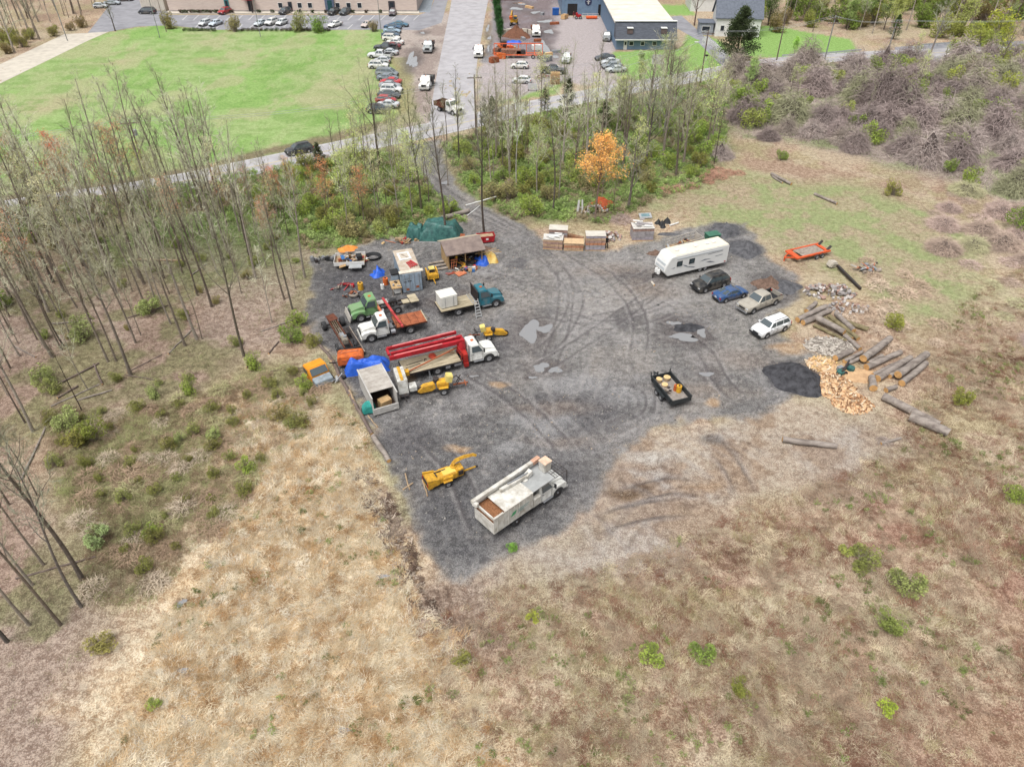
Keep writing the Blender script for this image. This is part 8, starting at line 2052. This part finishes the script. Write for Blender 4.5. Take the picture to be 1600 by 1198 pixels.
def cedar(px, py, H, c, label, k=0, name='cedar_tree'):
 tm, cm, h0 = CB if k == 9 else CF[k]; s = H / h0; t = thing(name, label, 'tree', G(px, py), rnd.uniform(0, 6)); t.scale = (s,) * 3
 obj('trunk', tm, t, color=col((104, 90, 80), .55)); obj('crown', cm, t, color=col(c))
cedar(1148, 103, 12.5, (76, 88, 58), 'big dark cedar standing in front of the white house', 9)
cedar(502, 270, 5, (92, 98, 70), 'small dark cedar on the road bank beside the driving SUV')
for px, py, H, lb in ((770, 208, 6.5, 'dark cedar at the corner of the side road, left of the group'), (851, 178, 5, 'pointed dark cedar below the corner lawn'), (886, 192, 8, 'tallest cedar in front of the pallet stack'), (943, 205, 5.5, 'cedar with green lower branches near the yard entrance'), (758, 198, 4, 'low cedar right at the road corner')):
 cedar(px, py, H, (84, 98, 64), lb, rnd.randrange(2))
for i, (px, py, H) in enumerate(((775, 5, 6), (777, 30, 6), (779, 48, 5.5), (782, 66, 5), (773, -18, 6))):
 cedar(px, py, H, (70, 112, 62), ('arborvitae in the screen row by the side road, at the top edge', 'second arborvitae from the top in the screen row', 'third arborvitae from the top in the screen row', 'lowest arborvitae of the screen row, next to the bay', 'arborvitae cut by the top of the picture')[i], 2, 'arborvitae')
for i, (px, py, H) in enumerate(((1200, 40, 9), (1235, 24, 8), (1395, 62, 6))): cedar(px, py, H, (92, 112, 64), ('dark evergreen at the left of the far wood', 'second dark evergreen of the far wood', 'round dark evergreen behind the tall vine mound')[i], i % 2)
# shrubs
SH = []
for i in range(4):
 lv, st_ = leaf_blob(200 + i, 1500, 1.3, 1.25, 1.6, .075, stems=60, stemr=.018)
 SH.append((lv.mesh('foliage', [LEAF]), st_.mesh('stems', [TWIG])))
def shrub(px, py, s, c, label, group=None, pos=None, name='shrub', sz=1):
 if s < .95: name = 'low_shrub'
 lm_, sm_ = rnd.choice(SH); t = thing(name, label, 'shrub', pos or G(px, py), rnd.uniform(0, 6), group); t.scale = (s, s, s * sz)
 c = (min(250, c[0] * .88 + 44), min(250, c[1] * .85 + 46), c[2] * .85 + 18)
 obj('foliage', lm_, t, color=col(c)); obj('stems', sm_, t, color=col((150, 138, 126), .7)); return t
YG = (150, 176, 92); MG = (124, 154, 84); PG = (166, 186, 132); OG = (136, 138, 84)
for px, py, s, c, lb in ((105, 668, 1.15, PG, 'pale green bush at the upper left of the brushy patch'), (148, 688, 1.4, (128, 142, 76), 'broad dark green bush right of the pale green one'), (120, 700, 1.1, (142, 140, 84), 'olive bush below the pale green one'), (158, 845, .95, (172, 200, 156), 'silvery green bush standing alone among the brush'),
       (400, 572, 1.0, YG, 'bright green bush at the foot of the tall forking tree'), (335, 688, .8, PG, 'small pale green bush above the straw'), (285, 690, .6, PG, 'small faded green bush left of the pale one above the straw'), (465, 508, 1.1, YG, 'bright green bush at the upper left edge of the yard'), (455, 535, 1.2, MG, 'green bush below the bright one at the yard edge'), (490, 540, .9, OG, 'olive bush beside the stripped chassis'),
       (475, 605, .8, YG, 'bright green bush behind the orange cab'), (470, 665, .9, (140, 142, 96), 'greenish bush left of the timber edging'), (440, 655, 1.0, (156, 146, 110), 'brown green bush in the field left of the edging'), (240, 488, 1.3, PG, 'green bush on the litter under the curving tree'), (130, 530, 1.4, (160, 176, 130), 'faded green bush under the leaning trees at the left'), (75, 600, 1.1, (150, 166, 116), 'green bush low in the left wood'),
       (300, 612, .9, YG, 'green bush on the litter above the brush patch'), (245, 618, .8, PG, 'small green bush left of the other on the litter'), (0, 480, 1.2, MG, 'dark green bush cut by the left edge of the frame'), (385, 735, .8, YG, 'bright green tuft bush at the edge of the brush patch'), (240, 835, .7, YG, 'bright green bush in the middle of the brush patch'),
       (1018, 1025, .75, YG, 'bright green weed bush at the bottom centre right'), (1093, 1022, .75, MG, 'darker green bush next to the bright one at the bottom'), (1155, 1075, .6, (132, 140, 76), 'olive green bush near the bottom right'), (1388, 1108, .5, (176, 204, 84), 'lime green weed at the bottom right'), (1345, 882, 1.0, (128, 138, 88), 'dark green bush in the reddish weeds'),
       (1320, 862, .5, (176, 190, 110), 'yellow green weed beside the dark green bush'), (1410, 915, 1.1, (142, 156, 108), 'wide faint green bush at the lower right'), (1385, 975, .9, (132, 150, 92), 'green bush below the wide faint one'), (1500, 630, 1.0, (150, 160, 84), 'yellow green bush right of the two long logs'), (1585, 782, .9, YG, 'bright green bush at the right edge of the frame'),
       (1395, 512, 1.1, (160, 172, 84), 'yellow green bush in the weeds right of the rocks'), (1395, 305, 1.2, (148, 150, 90), 'round brown green bush in the pale grass'), (1358, 222, 2.0, (150, 176, 96), 'tall bright green bush left of the big vine cone'), (1515, 290, 1.7, YG, 'bright green bush at the foot of the right thicket'), (1480, 270, 1.3, MG, 'green bush below the big vine cone'),
       (1590, 360, 2.0, MG, 'green bush mass at the right edge'), (1160, 170, 2.2, (128, 164, 80), 'rounded bright green bush among the grey brambles'), (1260, 128, 2.2, (160, 186, 106), 'yellow green bush in the upper brambles'), (1425, 120, 2.5, (160, 180, 100), 'yellow green bush behind the long vine mound'), (1220, 250, 1.0, MG, 'small green bush at the top of the pale grass'), (1558, 68, 4, (176, 188, 84), 'big yellow green bush at the top right edge'),
       (833, 968, .4, (176, 190, 84), 'small yellow weed below the churned bank'), (800, 860, .45, (110, 170, 74), 'bright green weeds at the tip of the gravel yard'), (720, 1035, .6, OG, 'olive weeds at the bottom centre'), (240, 1100, .4, YG, 'small green weed in the straw at the lower left'), (160, 1010, .8, (158, 152, 104), 'brown green weed bush left of the straw'),
       (266, 44, 2.4, (150, 142, 110), 'rounded olive bush at the left end of the lot hedge'), (367, 50, 2.3, (156, 148, 118), 'rounded bare bush in the middle of the lot hedge'), (468, 49, 2.5, (142, 150, 108), 'rounded grey green bush left of the leafy one in the lot'), (502, 50, 2.4, (124, 164, 86), 'rounded bright green bush at the lot hedge'), (583, 50, 1.6, (150, 136, 124), 'small reddish bare bush at the right of the lot')):
 shrub(px, py, s * (1.2 if py > 850 else 1), c, lb, sz=.6 if py > 850 else 1)
HG = 'low hedge strips along the parking lot'
for px0, px1, c in ((287, 338, (88, 104, 62)), (378, 412, (104, 96, 74)), (414, 436, (84, 104, 58)), (440, 486, (104, 94, 76)), (490, 515, (92, 86, 66))):
 a, b_ = G(px0, 49), G(px1, 49); t = thing('hedge', 'low clipped hedge strip between the lawn and the parking lot', 'hedge', (a + b_) / 2, 0, HG)
 k = max(2, int((b_ - a).length / 1.0))
 for i in range(k): o = obj('foliage', SH[i % 4][0], t, ((i + .5 - k / 2) * (b_ - a).length / k, 0, 0), i * 1.3, col(c)); o.scale = (.75, .6, .5); o['kind'] = 'stuff'
def fill(poly, n, dmin, seed, smin, smax, cols, label, group, dens=None, **kw):
 for (x, y) in scatter_pts(poly, n, dmin, seed, dens):
  s_ = rnd.uniform(smin, smax); c = rnd.choice(cols); d_ = smax - smin
  shrub(0, 0, s_, c, auto_label(label, x, y, s_, cuts=(smin + d_ * .33, smin + d_ * .67)), group, pos=Vector((x, y, 0)), **kw)
fill(GL([(430, 275), (560, 245), (625, 250), (680, 300), (720, 335), (650, 345), (600, 365), (520, 385), (470, 350), (400, 330)]), 48, 1.9, 21, .7, 1.6, (YG, MG, (160, 184, 104), (170, 184, 120), OG, (156, 150, 120)), 'fresh green bush', 'green bushes left of the access track')
fill(GL([(690, 235), (760, 208), (850, 190), (930, 185), (1020, 178), (1100, 170), (1120, 240), (1090, 285), (1010, 308), (960, 300), (900, 300), (850, 340), (790, 335), (740, 300)]), 78, 2.1, 22, .8, 1.8, (YG, MG, (150, 184, 96), (160, 180, 110), OG, (156, 150, 120)), 'fresh green bush', 'green bushes right of the access track')
fill(GL([(1150, 50), (1600, 66), (1700, 40), (1700, 0), (1150, 0)]), 60, 3.4, 23, 2.0, 3.6, (MG, (112, 140, 72), (150, 160, 92), (136, 120, 96)), 'undergrowth bush', 'undergrowth bushes of the far wood')
fill(GL([(1500, 60), (1620, 80), (1640, 150), (1500, 140), (1400, 110)]), 14, 3, 24, 1.8, 2.8, ((170, 184, 96), (150, 168, 90), (150, 140, 112)), 'yellow green bush', 'yellow green bushes at the far right')
fill(GL([(1140, 130), (1300, 110), (1600, 110), (1640, 300), (1480, 250), (1300, 215), (1160, 200)]), 34, 3.5, 26, 1.2, 2.4, ((150, 180, 96), (136, 164, 90), (168, 184, 110)), 'fresh green bush', 'green bushes among the brambles')
fill(GL([(0, 90), (60, 66), (140, 40), (0, 60)]), 14, 3, 25, 1.2, 2, ((140, 136, 92), (150, 156, 96), (134, 116, 96)), 'low bush', 'bushes along the concrete track')
# brambles: arching canes
def bramble(seed, n, R_, H, cone=0.0, wk=1):
 r = random.Random(seed); q = MB()
 for i in range(n):
  a = r.uniform(0, 6.28); k = math.sqrt(r.random()); b0 = Vector((math.cos(a), math.sin(a), 0)) * R_ * k
  top = H * (1 - k ** (2 if not cone else .9)) * r.uniform(.55, 1.05) + .1
  p = Vector((b0.x * .95, b0.y * .95, top * r.uniform(.2, 1)))
  d = Vector((r.gauss(0, 1), r.gauss(0, 1), r.gauss(.55, .5))).normalized() + b0.normalized() * .4 if k > .01 else Vector((0, 0, 1))
  L_ = r.uniform(.5, 1.5) * (.5 + R_ * .26); w_ = (.014 + .012 * r.random()) * wk
  s_ = d.cross(Vector((r.gauss(0, 1), r.gauss(0, 1), r.gauss(0, 1)))).normalized() * w_; prev = p; vs = []; m_ = 4
  for j in range(m_ + 1):
   kk = j / m_; vs += [prev - s_ * (1 - kk * .7), prev + s_ * (1 - kk * .7)]; d = (d + Vector((r.gauss(0, .12), r.gauss(0, .12), -.28))).normalized(); prev = prev + d * L_ / m_
  q.add(vs, [(2 * j, 2 * j + 1, 2 * j + 3, 2 * j + 2) for j in range(m_)])
 core = MB(); vs = []
 for i in range(6):
  for j in range(14):
   k = i / 5; a = 2 * math.pi * j / 14; vs.append((math.cos(a) * R_ * .78 * k, math.sin(a) * R_ * .78 * k, max(-.05, H * .62 * (1 - k ** (2 if not cone else .9)) * r.uniform(.75, 1.1))))
 core.add(vs, [(i * 14 + j, (i + 1) * 14 + j, (i + 1) * 14 + (j + 1) % 14, i * 14 + (j + 1) % 14) for i in range(5) for j in range(14)])
 return q.mesh('canes', [TWIG]), core.mesh('thicket_shade_core', [mat('thicket_shade', (104, 92, 90), .95, vary=.4, size=.25, bump=.15, col2=(66, 56, 54))], smooth='all')  # dark core colour paints the shade inside the mound
BR = [bramble(300 + i, 2900, 2.2, 3.0) for i in range(3)]; BC = [bramble(310 + i, 3600, 2.4, 4.6, 1) for i in range(2)]
BS = [bramble(320 + i, 420, 2.2, 2.0, 0, 2.1) for i in range(3)]
MV = ((150, 134, 130), (138, 124, 120), (146, 134, 124), (164, 150, 144), (144, 144, 112), (128, 114, 110))
def vine(px, py, s, label, group=None, pos=None, cone=False, sz=1.0, c=None, name='bramble_mound', cat='bramble'):
 if s < .75: sz *= .8
 a, b_ = rnd.choice(BC if cone else (BR if s >= .75 else BS)); t = thing(name, label, cat, pos or G(px, py), rnd.uniform(0, 6), group); t.scale = (s, s, s * sz)
 if s >= .75: obj('thicket_shade_core', b_, t)
 obj('canes', a, t, color=col(tuple(min(250, v + 22) for v in (c or rnd.choice(MV))), .8)); return t
for px, py, s, cone, sz, lb in ((1378, 108, 1.35, 1, 1.3, 'tall vine draped tree like a shaggy tower near the road'), (1393, 118, 1.1, 1, 1.0, 'rounded vine covered snag right of the shaggy tower'), (1445, 252, 1.6, 1, 1.1, 'big dark vine cone, the largest of the thicket'), (1375, 172, 2.2, 0, 1.5, 'long grey vine mound left of the road bend'), (1400, 182, 1.9, 0, 1.6, 'dark faced vine mound beside the long grey one'),
        (1345, 160, 1.7, 0, 1.4, 'grey vine mound at the left end of the long mound'), (1258, 112, 1.6, 0, 1.6, 'dark topped vine mound close to the guard rail'), (1335, 122, 1.5, 0, 1.3, 'vine mound behind the yellow green bush'), (1590, 300, 1.3, 1, 1.2, 'tall vine hung tree at the right edge'), (1596, 180, 1.3, 1, 1.0, 'dark vine mound at the right edge by the trees'),
        (1520, 155, 1.6, 0, 1.3, 'dark vine mound in the right of the thicket'), (1230, 190, 1.8, 0, 1.2, 'wide brown vine mound at the left of the thicket'), (1150, 120, 1.6, 0, 1.2, 'mauve vine mound beside the road bend'), (1125, 245, .9, 1, .9, 'ivy dark bramble round the clad trunk'), (1480, 235, 1.3, 0, 1.4, 'vine mound right of the big cone'), (1415, 240, 1.4, 0, 1.1, 'low vine skirt left of the big cone')):
 vine(px, py, s, lb, cone=bool(cone), sz=sz)
for (x, y) in scatter_pts(GL([(1130, 135), (1230, 112), (1400, 104), (1600, 100), (1700, 110), (1700, 300), (1600, 320), (1500, 275), (1400, 250), (1250, 222), (1160, 215)]), 92, 3.3, 31):
 s_ = rnd.uniform(.8, 1.8); vine(0, 0, s_, auto_label('grey mauve bramble mound', x, y, s_, cuts=(1.1, 1.5)), 'bramble mounds of the big thicket', pos=Vector((x, y, 0)), sz=rnd.uniform(.8, 1.4))
WEED = ((184, 162, 142), (190, 170, 150), (174, 152, 132))
for (x, y) in scatter_pts(GL([(1490, 290), (1600, 330), (1700, 420), (1700, 620), (1590, 560), (1530, 460), (1440, 360)]), 30, 2.2, 38):
 s_ = rnd.uniform(.4, 1.1); vine(0, 0, s_, auto_label('brown bramble clump', x, y, s_, cuts=(.6, .85)), 'bramble clumps down the right edge', pos=Vector((x, y, 0)), sz=.6, c=rnd.choice(((176, 154, 144), (166, 146, 132), (170, 166, 130))))
for (x, y) in scatter_pts(GL([(1330, 400), (1400, 395), (1460, 470), (1480, 540), (1400, 560), (1330, 540), (1300, 490)]), 18, 1.8, 33):
 s_ = rnd.uniform(.35, .7); vine(0, 0, s_, auto_label('brown weed tangle', x, y, s_, cuts=(.45, .58)), 'brown weed tangles by the log row', pos=Vector((x, y, 0)), c=rnd.choice(WEED), name='weed_tangle', cat='weeds')
for (x, y) in scatter_pts(GL([(1000, 300), (1060, 300), (1180, 270), (1110, 262), (1090, 290)]), 12, 1.6, 34):
 s_ = rnd.uniform(.4, .6); vine(0, 0, s_, auto_label('reddish brown weed tangle', x, y, s_, cuts=(.45, .54)), 'reddish weeds before the tree belt', pos=Vector((x, y, 0)), c=(164, 124, 104), name='weed_tangle', cat='weeds')
tag(vine(970, 345, .7, 'grey brushwood pile between the stone pallets', c=(170, 150, 142), name='brush_pile'), 'grey mauve brushwood pile between the stone pallets', 'brush pile')
tag(vine(1440, 655, .5, '', c=(176, 160, 150), name='brush_pile'), 'small grey brush pile beside the ends of the two long logs', 'brush pile')
tag(vine(1380, 690, .3, '', c=(150, 136, 128), name='brush_pile'), 'tiny heap of twigs by the crooked branch', 'brush pile')
for (x, y) in scatter_pts(THICKET, 60, 1.7, 35):
 s_ = rnd.uniform(.35, .62); vine(0, 0, s_, auto_label('brown bramble', x, y, s_, cuts=(.43, .54)), 'brown brambles of the brushy patch', pos=Vector((x, y, 0)), c=rnd.choice(((160, 136, 112), (150, 126, 104), (150, 146, 104), (176, 160, 140))), sz=.7, name='low_bramble')
fill(THICKET, 46, 1.8, 36, .35, .75, ((134, 140, 86), (142, 146, 96), (128, 128, 84), (150, 160, 108)), 'olive green shrub', 'olive shrubs of the brushy patch')
fill(GL([(0, 345), (200, 318), (400, 310), (470, 360), (470, 470), (380, 540), (300, 600), (150, 620), (0, 640)]), 44, 2.4, 37, .4, .95, ((150, 160, 110), (140, 148, 96), (158, 150, 110), (146, 166, 104)), 'low green shrub', 'green shrubs of the bare wood')
# ---------------------------------------------------------------- countless small growth, instanced on points
def inst_mat(name, transl=.2):
 m, nt, b = nodes_of(name); L = nt.links.new
 at = nt.nodes.new('ShaderNodeAttribute'); at.attribute_type = 'INSTANCER'; at.attribute_name = 'tint'
 L(at.outputs['Color'], b.inputs['Base Color']); b.inputs['Roughness'].default_value = .9; b.inputs['Specular IOR Level'].default_value = .1
 tr = nt.nodes.new('ShaderNodeBsdfTranslucent'); L(at.outputs['Color'], tr.inputs['Color']); ms = nt.nodes.new('ShaderNodeMixShader'); ms.inputs[0].default_value = transl
 L(b.outputs[0], ms.inputs[1]); L(tr.outputs[0], ms.inputs[2]); L(ms.outputs[0], nt.nodes['Material Output'].inputs[0]); return m
IM = inst_mat('small_growth')
def tuft(seed, n, R_, H, droop, w_=.012, seg=3, lay_=0):
 r = random.Random(seed); q = MB()
 for i in range(n):
  a = r.gauss(0, lay_) if lay_ else r.uniform(0, 6.28); p = Vector((r.gauss(0, .45) * R_, r.gauss(0, .45) * R_, -.02)); d = Vector((math.cos(a) * .5, math.sin(a) * .5, 1)).normalized()
  L_ = H * r.uniform(.6, 1.3); ww = w_ * r.uniform(.7, 1.4); s_ = Vector((-math.sin(a), math.cos(a), 0)) * ww; vs = []
  for j in range(seg + 1):
   k = j / seg; vs += [p - s_ * (1 - k * .8), p + s_ * (1 - k * .8)]; d = (d + Vector((math.cos(a) * .25, math.sin(a) * .25, -droop))).normalized(); p = p + d * L_ / seg
   p.z = max(p.z, .02)
  q.add(vs, [(2 * j, 2 * j + 1, 2 * j + 3, 2 * j + 2) for j in range(seg)])
 return q.mesh('grass_tuft', [IM])
def scatter(name, label, cat, X_, Y_, scl, tilt, cols, templates):
 n = len(X_); me = bpy.data.meshes.new(name); me.vertices.add(n)
 me.vertices.foreach_set('co', np.stack([X_, Y_, np.zeros(n)], -1).ravel().astype(np.float32))
 a = me.attributes.new('scl', 'FLOAT', 'POINT'); a.data.foreach_set('value', scl.astype(np.float32))
 a = me.attributes.new('rot', 'FLOAT_VECTOR', 'POINT'); a.data.foreach_set('vector', tilt.ravel().astype(np.float32))
 a = me.attributes.new('tint', 'FLOAT_COLOR', 'POINT'); a.data.foreach_set('color', np.concatenate([cols, np.ones((n, 1))], 1).ravel().astype(np.float32))
 a = me.attributes.new('idx', 'INT', 'POINT'); a.data.foreach_set('value', np.random.RandomState(1).randint(0, len(templates), n).astype(np.int32))
 cl_ = bpy.data.collections.new(name + '_kinds')
 for i, tm in enumerate(templates): o_ = bpy.data.objects.new('%s_kind_%d' % (name, i), tm); cl_.objects.link(o_)
 ng = bpy.data.node_groups.new(name, 'GeometryNodeTree'); ng.interface.new_socket('Geometry', in_out='INPUT', socket_type='NodeSocketGeometry'); ng.interface.new_socket('Geometry', in_out='OUTPUT', socket_type='NodeSocketGeometry')
 N = ng.nodes.new; L = ng.links.new
 gi, go = N('NodeGroupInput'), N('NodeGroupOutput'); ip = N('GeometryNodeInstanceOnPoints'); ci = N('GeometryNodeCollectionInfo')
 ci.inputs['Collection'].default_value = cl_; ci.inputs['Separate Children'].default_value = True; ci.inputs['Reset Children'].default_value = True
 ip.inputs['Pick Instance'].default_value = True
 def na(nm, ty):
  q = N('GeometryNodeInputNamedAttribute'); q.data_type = ty; q.inputs['Name'].default_value = nm
  return [s for s in q.outputs if s.enabled and s.name == 'Attribute'][0]
 L(gi.outputs[0], ip.inputs['Points']); L(ci.outputs[0], ip.inputs['Instance']); L(na('idx', 'INT'), ip.inputs['Instance Index'])
 e = N('FunctionNodeEulerToRotation'); L(na('rot', 'FLOAT_VECTOR'), e.inputs[0]); L(e.outputs[0], ip.inputs['Rotation']); L(na('scl', 'FLOAT'), ip.inputs['Scale']); L(ip.outputs[0], go.inputs[0])
 o = tag(obj(name, me), label, cat); o['kind'] = 'stuff'; md = o.modifiers.new('Scatter', 'NODES'); md.node_group = ng
 return o
RS = np.random.RandomState(4)
def pick(poly, n, seed, inside=True, keep=None):
 rs = np.random.RandomState(seed); xs = [p.x for p in poly]; ys = [p.y for p in poly]; gx, gy = [], []; c = 0
 while c < n:
  x = rs.uniform(min(xs), max(xs), n); y = rs.uniform(min(ys), max(ys), n); m = sdpoly(x, y, poly) > 0
  if keep is not None: m &= keep(x, y, rs)
  gx.append(x[m]); gy.append(y[m]); c += m.sum()
  if m.sum() == 0: break
 return np.concatenate(gx)[:n], np.concatenate(gy)[:n]
def tints(x, y, cs, seed, k=.3, ns=2.5):
 c = np.array([lin(q, KALB) for q in cs]); n = fbm(x, y, ns, 3, seed); i = np.clip((n - .25) * 2 * len(cs) + RS.normal(0, .7, len(x)), 0, len(cs) - 1).astype(int)
 return c[i] * RS.uniform(1 - k, 1 + k, (len(x), 1))
def rots(x, y, seed, tilt=.25):
 a = fbm(x, y, 5, 2, seed) * 12 + RS.normal(0, .6, len(x)); return np.stack([RS.normal(0, tilt, len(x)), RS.normal(0, tilt, len(x)), a], -1)
TS = [tuft(400 + i, 48, .6, .5, .5, .0095, 3, .7) for i in range(5)]; WT = [tuft(410 + i, 30, .6, .34, .1, .008, 2, 1.3) for i in range(4)]
STW = STRAW
x, y = pick(STW, 12000, 1, keep=lambda x, y, rs: smooth(sdpoly(x, y, STRAW), 5) > rs.rand(len(x)) * 1.1); scatter('dry_grass', 'pale flattened straw grass covering the lower left field', 'grass', x, y, RS.uniform(.6, 1.25, len(x)), rots(x, y, 5), tints(x, y, ((186, 146, 102), (222, 190, 148), (240, 220, 186), (248, 236, 210), (244, 228, 198), (228, 200, 160), (250, 240, 220), (206, 172, 128)), 71, .3, .9), TS)  # browner tints stand in for the shadows between tufts
FIELD = GL([(650, 985), (740, 930), (960, 880), (1200, 790), (1400, 700), (1440, 600), (1500, 480), (1650, 380), (1700, 500), (1720, 1300), (700, 1300)])
x, y = pick(FIELD, 20000, 2, keep=lambda x, y, rs: (fbm(x, y, 4, 3, 72) + rs.normal(0, .12, len(x))) > .46)
scatter('field_weeds', 'brown and pinkish dry weeds over the right hand field', 'weeds', x, y, RS.uniform(.5, 1.15, len(x)), rots(x, y, 6, .35), tints(x, y, ((186, 162, 140), (212, 196, 170), (172, 142, 120), (226, 212, 184), (158, 116, 98), (186, 174, 134), (234, 218, 188), (150, 112, 94)), 73, .3, 1.6), WT + TS[:2])
x, y = pick(PGRASS, 2600, 3); scatter('pale_grass', 'thin pale green and tan grass at the upper right of the yard', 'grass', x, y, RS.uniform(.3, .8, len(x)), rots(x, y, 7), tints(x, y, ((176, 180, 128), (190, 178, 148), (150, 168, 104), (204, 184, 156)), 74), WT)
x, y = pick(THICKET, 3600, 4); scatter('brush_undergrowth', 'brown and olive undergrowth of the brushy patch', 'undergrowth', x, y, RS.uniform(.5, 1.4, len(x)), rots(x, y, 8, .5), tints(x, y, ((172, 150, 124), (156, 162, 108), (184, 162, 136), (166, 168, 118), (148, 126, 104)), 75), WT + TS[:1])
WF = GL([(-60, 352), (200, 312), (400, 290), (480, 340), (480, 500), (380, 560), (330, 600), (120, 640), (0, 720), (60, 800), (120, 900), (140, 1000), (90, 1120), (0, 1220), (-60, 1220)])
x, y = pick(WF, 5200, 5); scatter('forest_litter', 'dry stalks, twigs and small plants on the woodland floor', 'undergrowth', x, y, RS.uniform(.35, 1.1, len(x)), rots(x, y, 9, .7), tints(x, y, ((188, 166, 148), (160, 136, 118), (168, 174, 124), (204, 182, 164), (146, 124, 108)), 76), WT)
x, y = pick(BRUSH, 4200, 6); scatter('thicket_growth', 'grey canes and weeds between the bramble mounds', 'undergrowth', x, y, RS.uniform(1.0, 2.6, len(x)), rots(x, y, 10, .4), tints(x, y, ((204, 190, 182), (190, 176, 168), (176, 190, 134), (212, 198, 188), (168, 152, 146)), 77), WT)
gl = []
for i in range(3):
 lv, _s = leaf_blob(500 + i, 120, .5, .5, .5, .07); me = lv.mesh('leaf_clump', [IM]); gl.append(me)
x, y = pick(WOODS2, 3200, 7); scatter('green_undergrowth', 'fresh green ground plants under the tree belt', 'undergrowth', x, y, RS.uniform(.5, 1.6, len(x)), rots(x, y, 11, .1), tints(x, y, ((166, 192, 112), (178, 200, 124), (146, 172, 102), (176, 162, 130)), 78), gl)
NB = GL([(0, 325), (200, 300), (380, 272), (480, 250), (600, 234), (650, 260), (690, 310), (735, 345), (640, 368), (490, 395), (440, 360), (250, 330), (0, 370)])
x, y = pick(NB, 2600, 8); scatter('green_undergrowth', 'fresh green ground plants along the road bank and behind the yard', 'undergrowth', x, y, RS.uniform(.5, 1.5, len(x)), rots(x, y, 12, .1), tints(x, y, ((168, 194, 114), (180, 200, 128), (152, 172, 106), (182, 164, 134)), 79), gl)
BK = GL([(535, 735), (575, 730), (620, 790), (650, 860), (665, 930), (720, 980), (690, 1000), (630, 930), (590, 830)])
x, y = pick(BK, 420, 9, keep=lambda x, y, rs: fbm(x, y, 3, 3, 9) > .5); rm = []
for i in range(3):
 q = MB(); r = random.Random(i)
 for j in range(10): q.bar((r.uniform(-.3, .3), r.uniform(-.3, .3), r.uniform(0, .15)), (r.uniform(-.5, .5), r.uniform(-.5, .5), r.uniform(0, .3)), r.uniform(.02, .06))
 rm.append(q.mesh('debris_bit', [IM]))
scatter('bank_debris', 'roots, sticks and clods in the churned bank below the yard', 'debris', x, y, RS.uniform(.3, .9, len(x)), rots(x, y, 13, .3), tints(x, y, ((176, 158, 142), (140, 120, 106), (200, 184, 168), (120, 100, 88)), 80), rm)
x, y = pick(YARD, 7500, 10); ck = []
for i in range(4):
 q = MB(); r = random.Random(60 + i); vs = [(a * r.uniform(.6, 1), b * r.uniform(.6, 1), c * r.uniform(.5, .9)) for c in (-.3, .7) for a, b in ((-1, -1), (1, -1), (1, 1), (-1, 1))]
 q.add(vs, [(3, 2, 1, 0), (4, 5, 6, 7), (0, 1, 5, 4), (1, 2, 6, 5), (2, 3, 7, 6), (3, 0, 4, 7)]); ck.append(q.mesh('loose_stone', [IM]))
scatter('loose_stones', 'loose stones, clods and wood chips strewn over the gravel yard', 'stones', x, y, RS.gamma(2, .011, len(x)) + .014, rots(x, y, 14, .3), tints(x, y, ((120, 118, 118), (92, 90, 92), (170, 166, 160), (150, 146, 144), (84, 82, 84), (180, 164, 144)), 81, .2), ck)
x, y = pick(MUD, 2600, 11); scatter('mud_clods', 'clods, bark and dry stalks on the bare soil below the yard', 'debris', x, y, RS.uniform(.2, .7, len(x)), rots(x, y, 15, .4), tints(x, y, ((196, 180, 162), (150, 130, 116), (214, 200, 182), (128, 108, 96)), 82, .2), WT)
for nm, pl, n, sd_ in (('green_weeds', FIELD, 700, 12), ('green_weeds', STRAW, 260, 13)):
 x, y = pick(pl, n, sd_, keep=lambda x, y, rs: fbm(x, y, 4, 3, 90) > .56); scatter(nm, 'scattered low green weeds in the ' + ('right hand field' if sd_ == 12 else 'flattened straw'), 'weeds', x, y, RS.uniform(.25, .8, len(x)), rots(x, y, 16, .1), tints(x, y, ((158, 170, 108), (142, 160, 92), (170, 168, 122), (132, 140, 88)), 83), gl)
for i in range(16):
 px, py = rnd.uniform(20, 420), rnd.uniform(430, 640); a = rnd.uniform(0, 3.1); g = G(px, py); L_ = rnd.uniform(1.5, 5)
 log(g, g + Vector((math.cos(a), math.sin(a), 0)) * L_, rnd.uniform(.05, .1), auto_label('fallen branch', g.x, g.y, L_, ('short', 'long', 'very long'), (2.6, 4)), EDM if i % 2 else BKL, 'fallen branches on the woodland floor', 'fallen_branch')
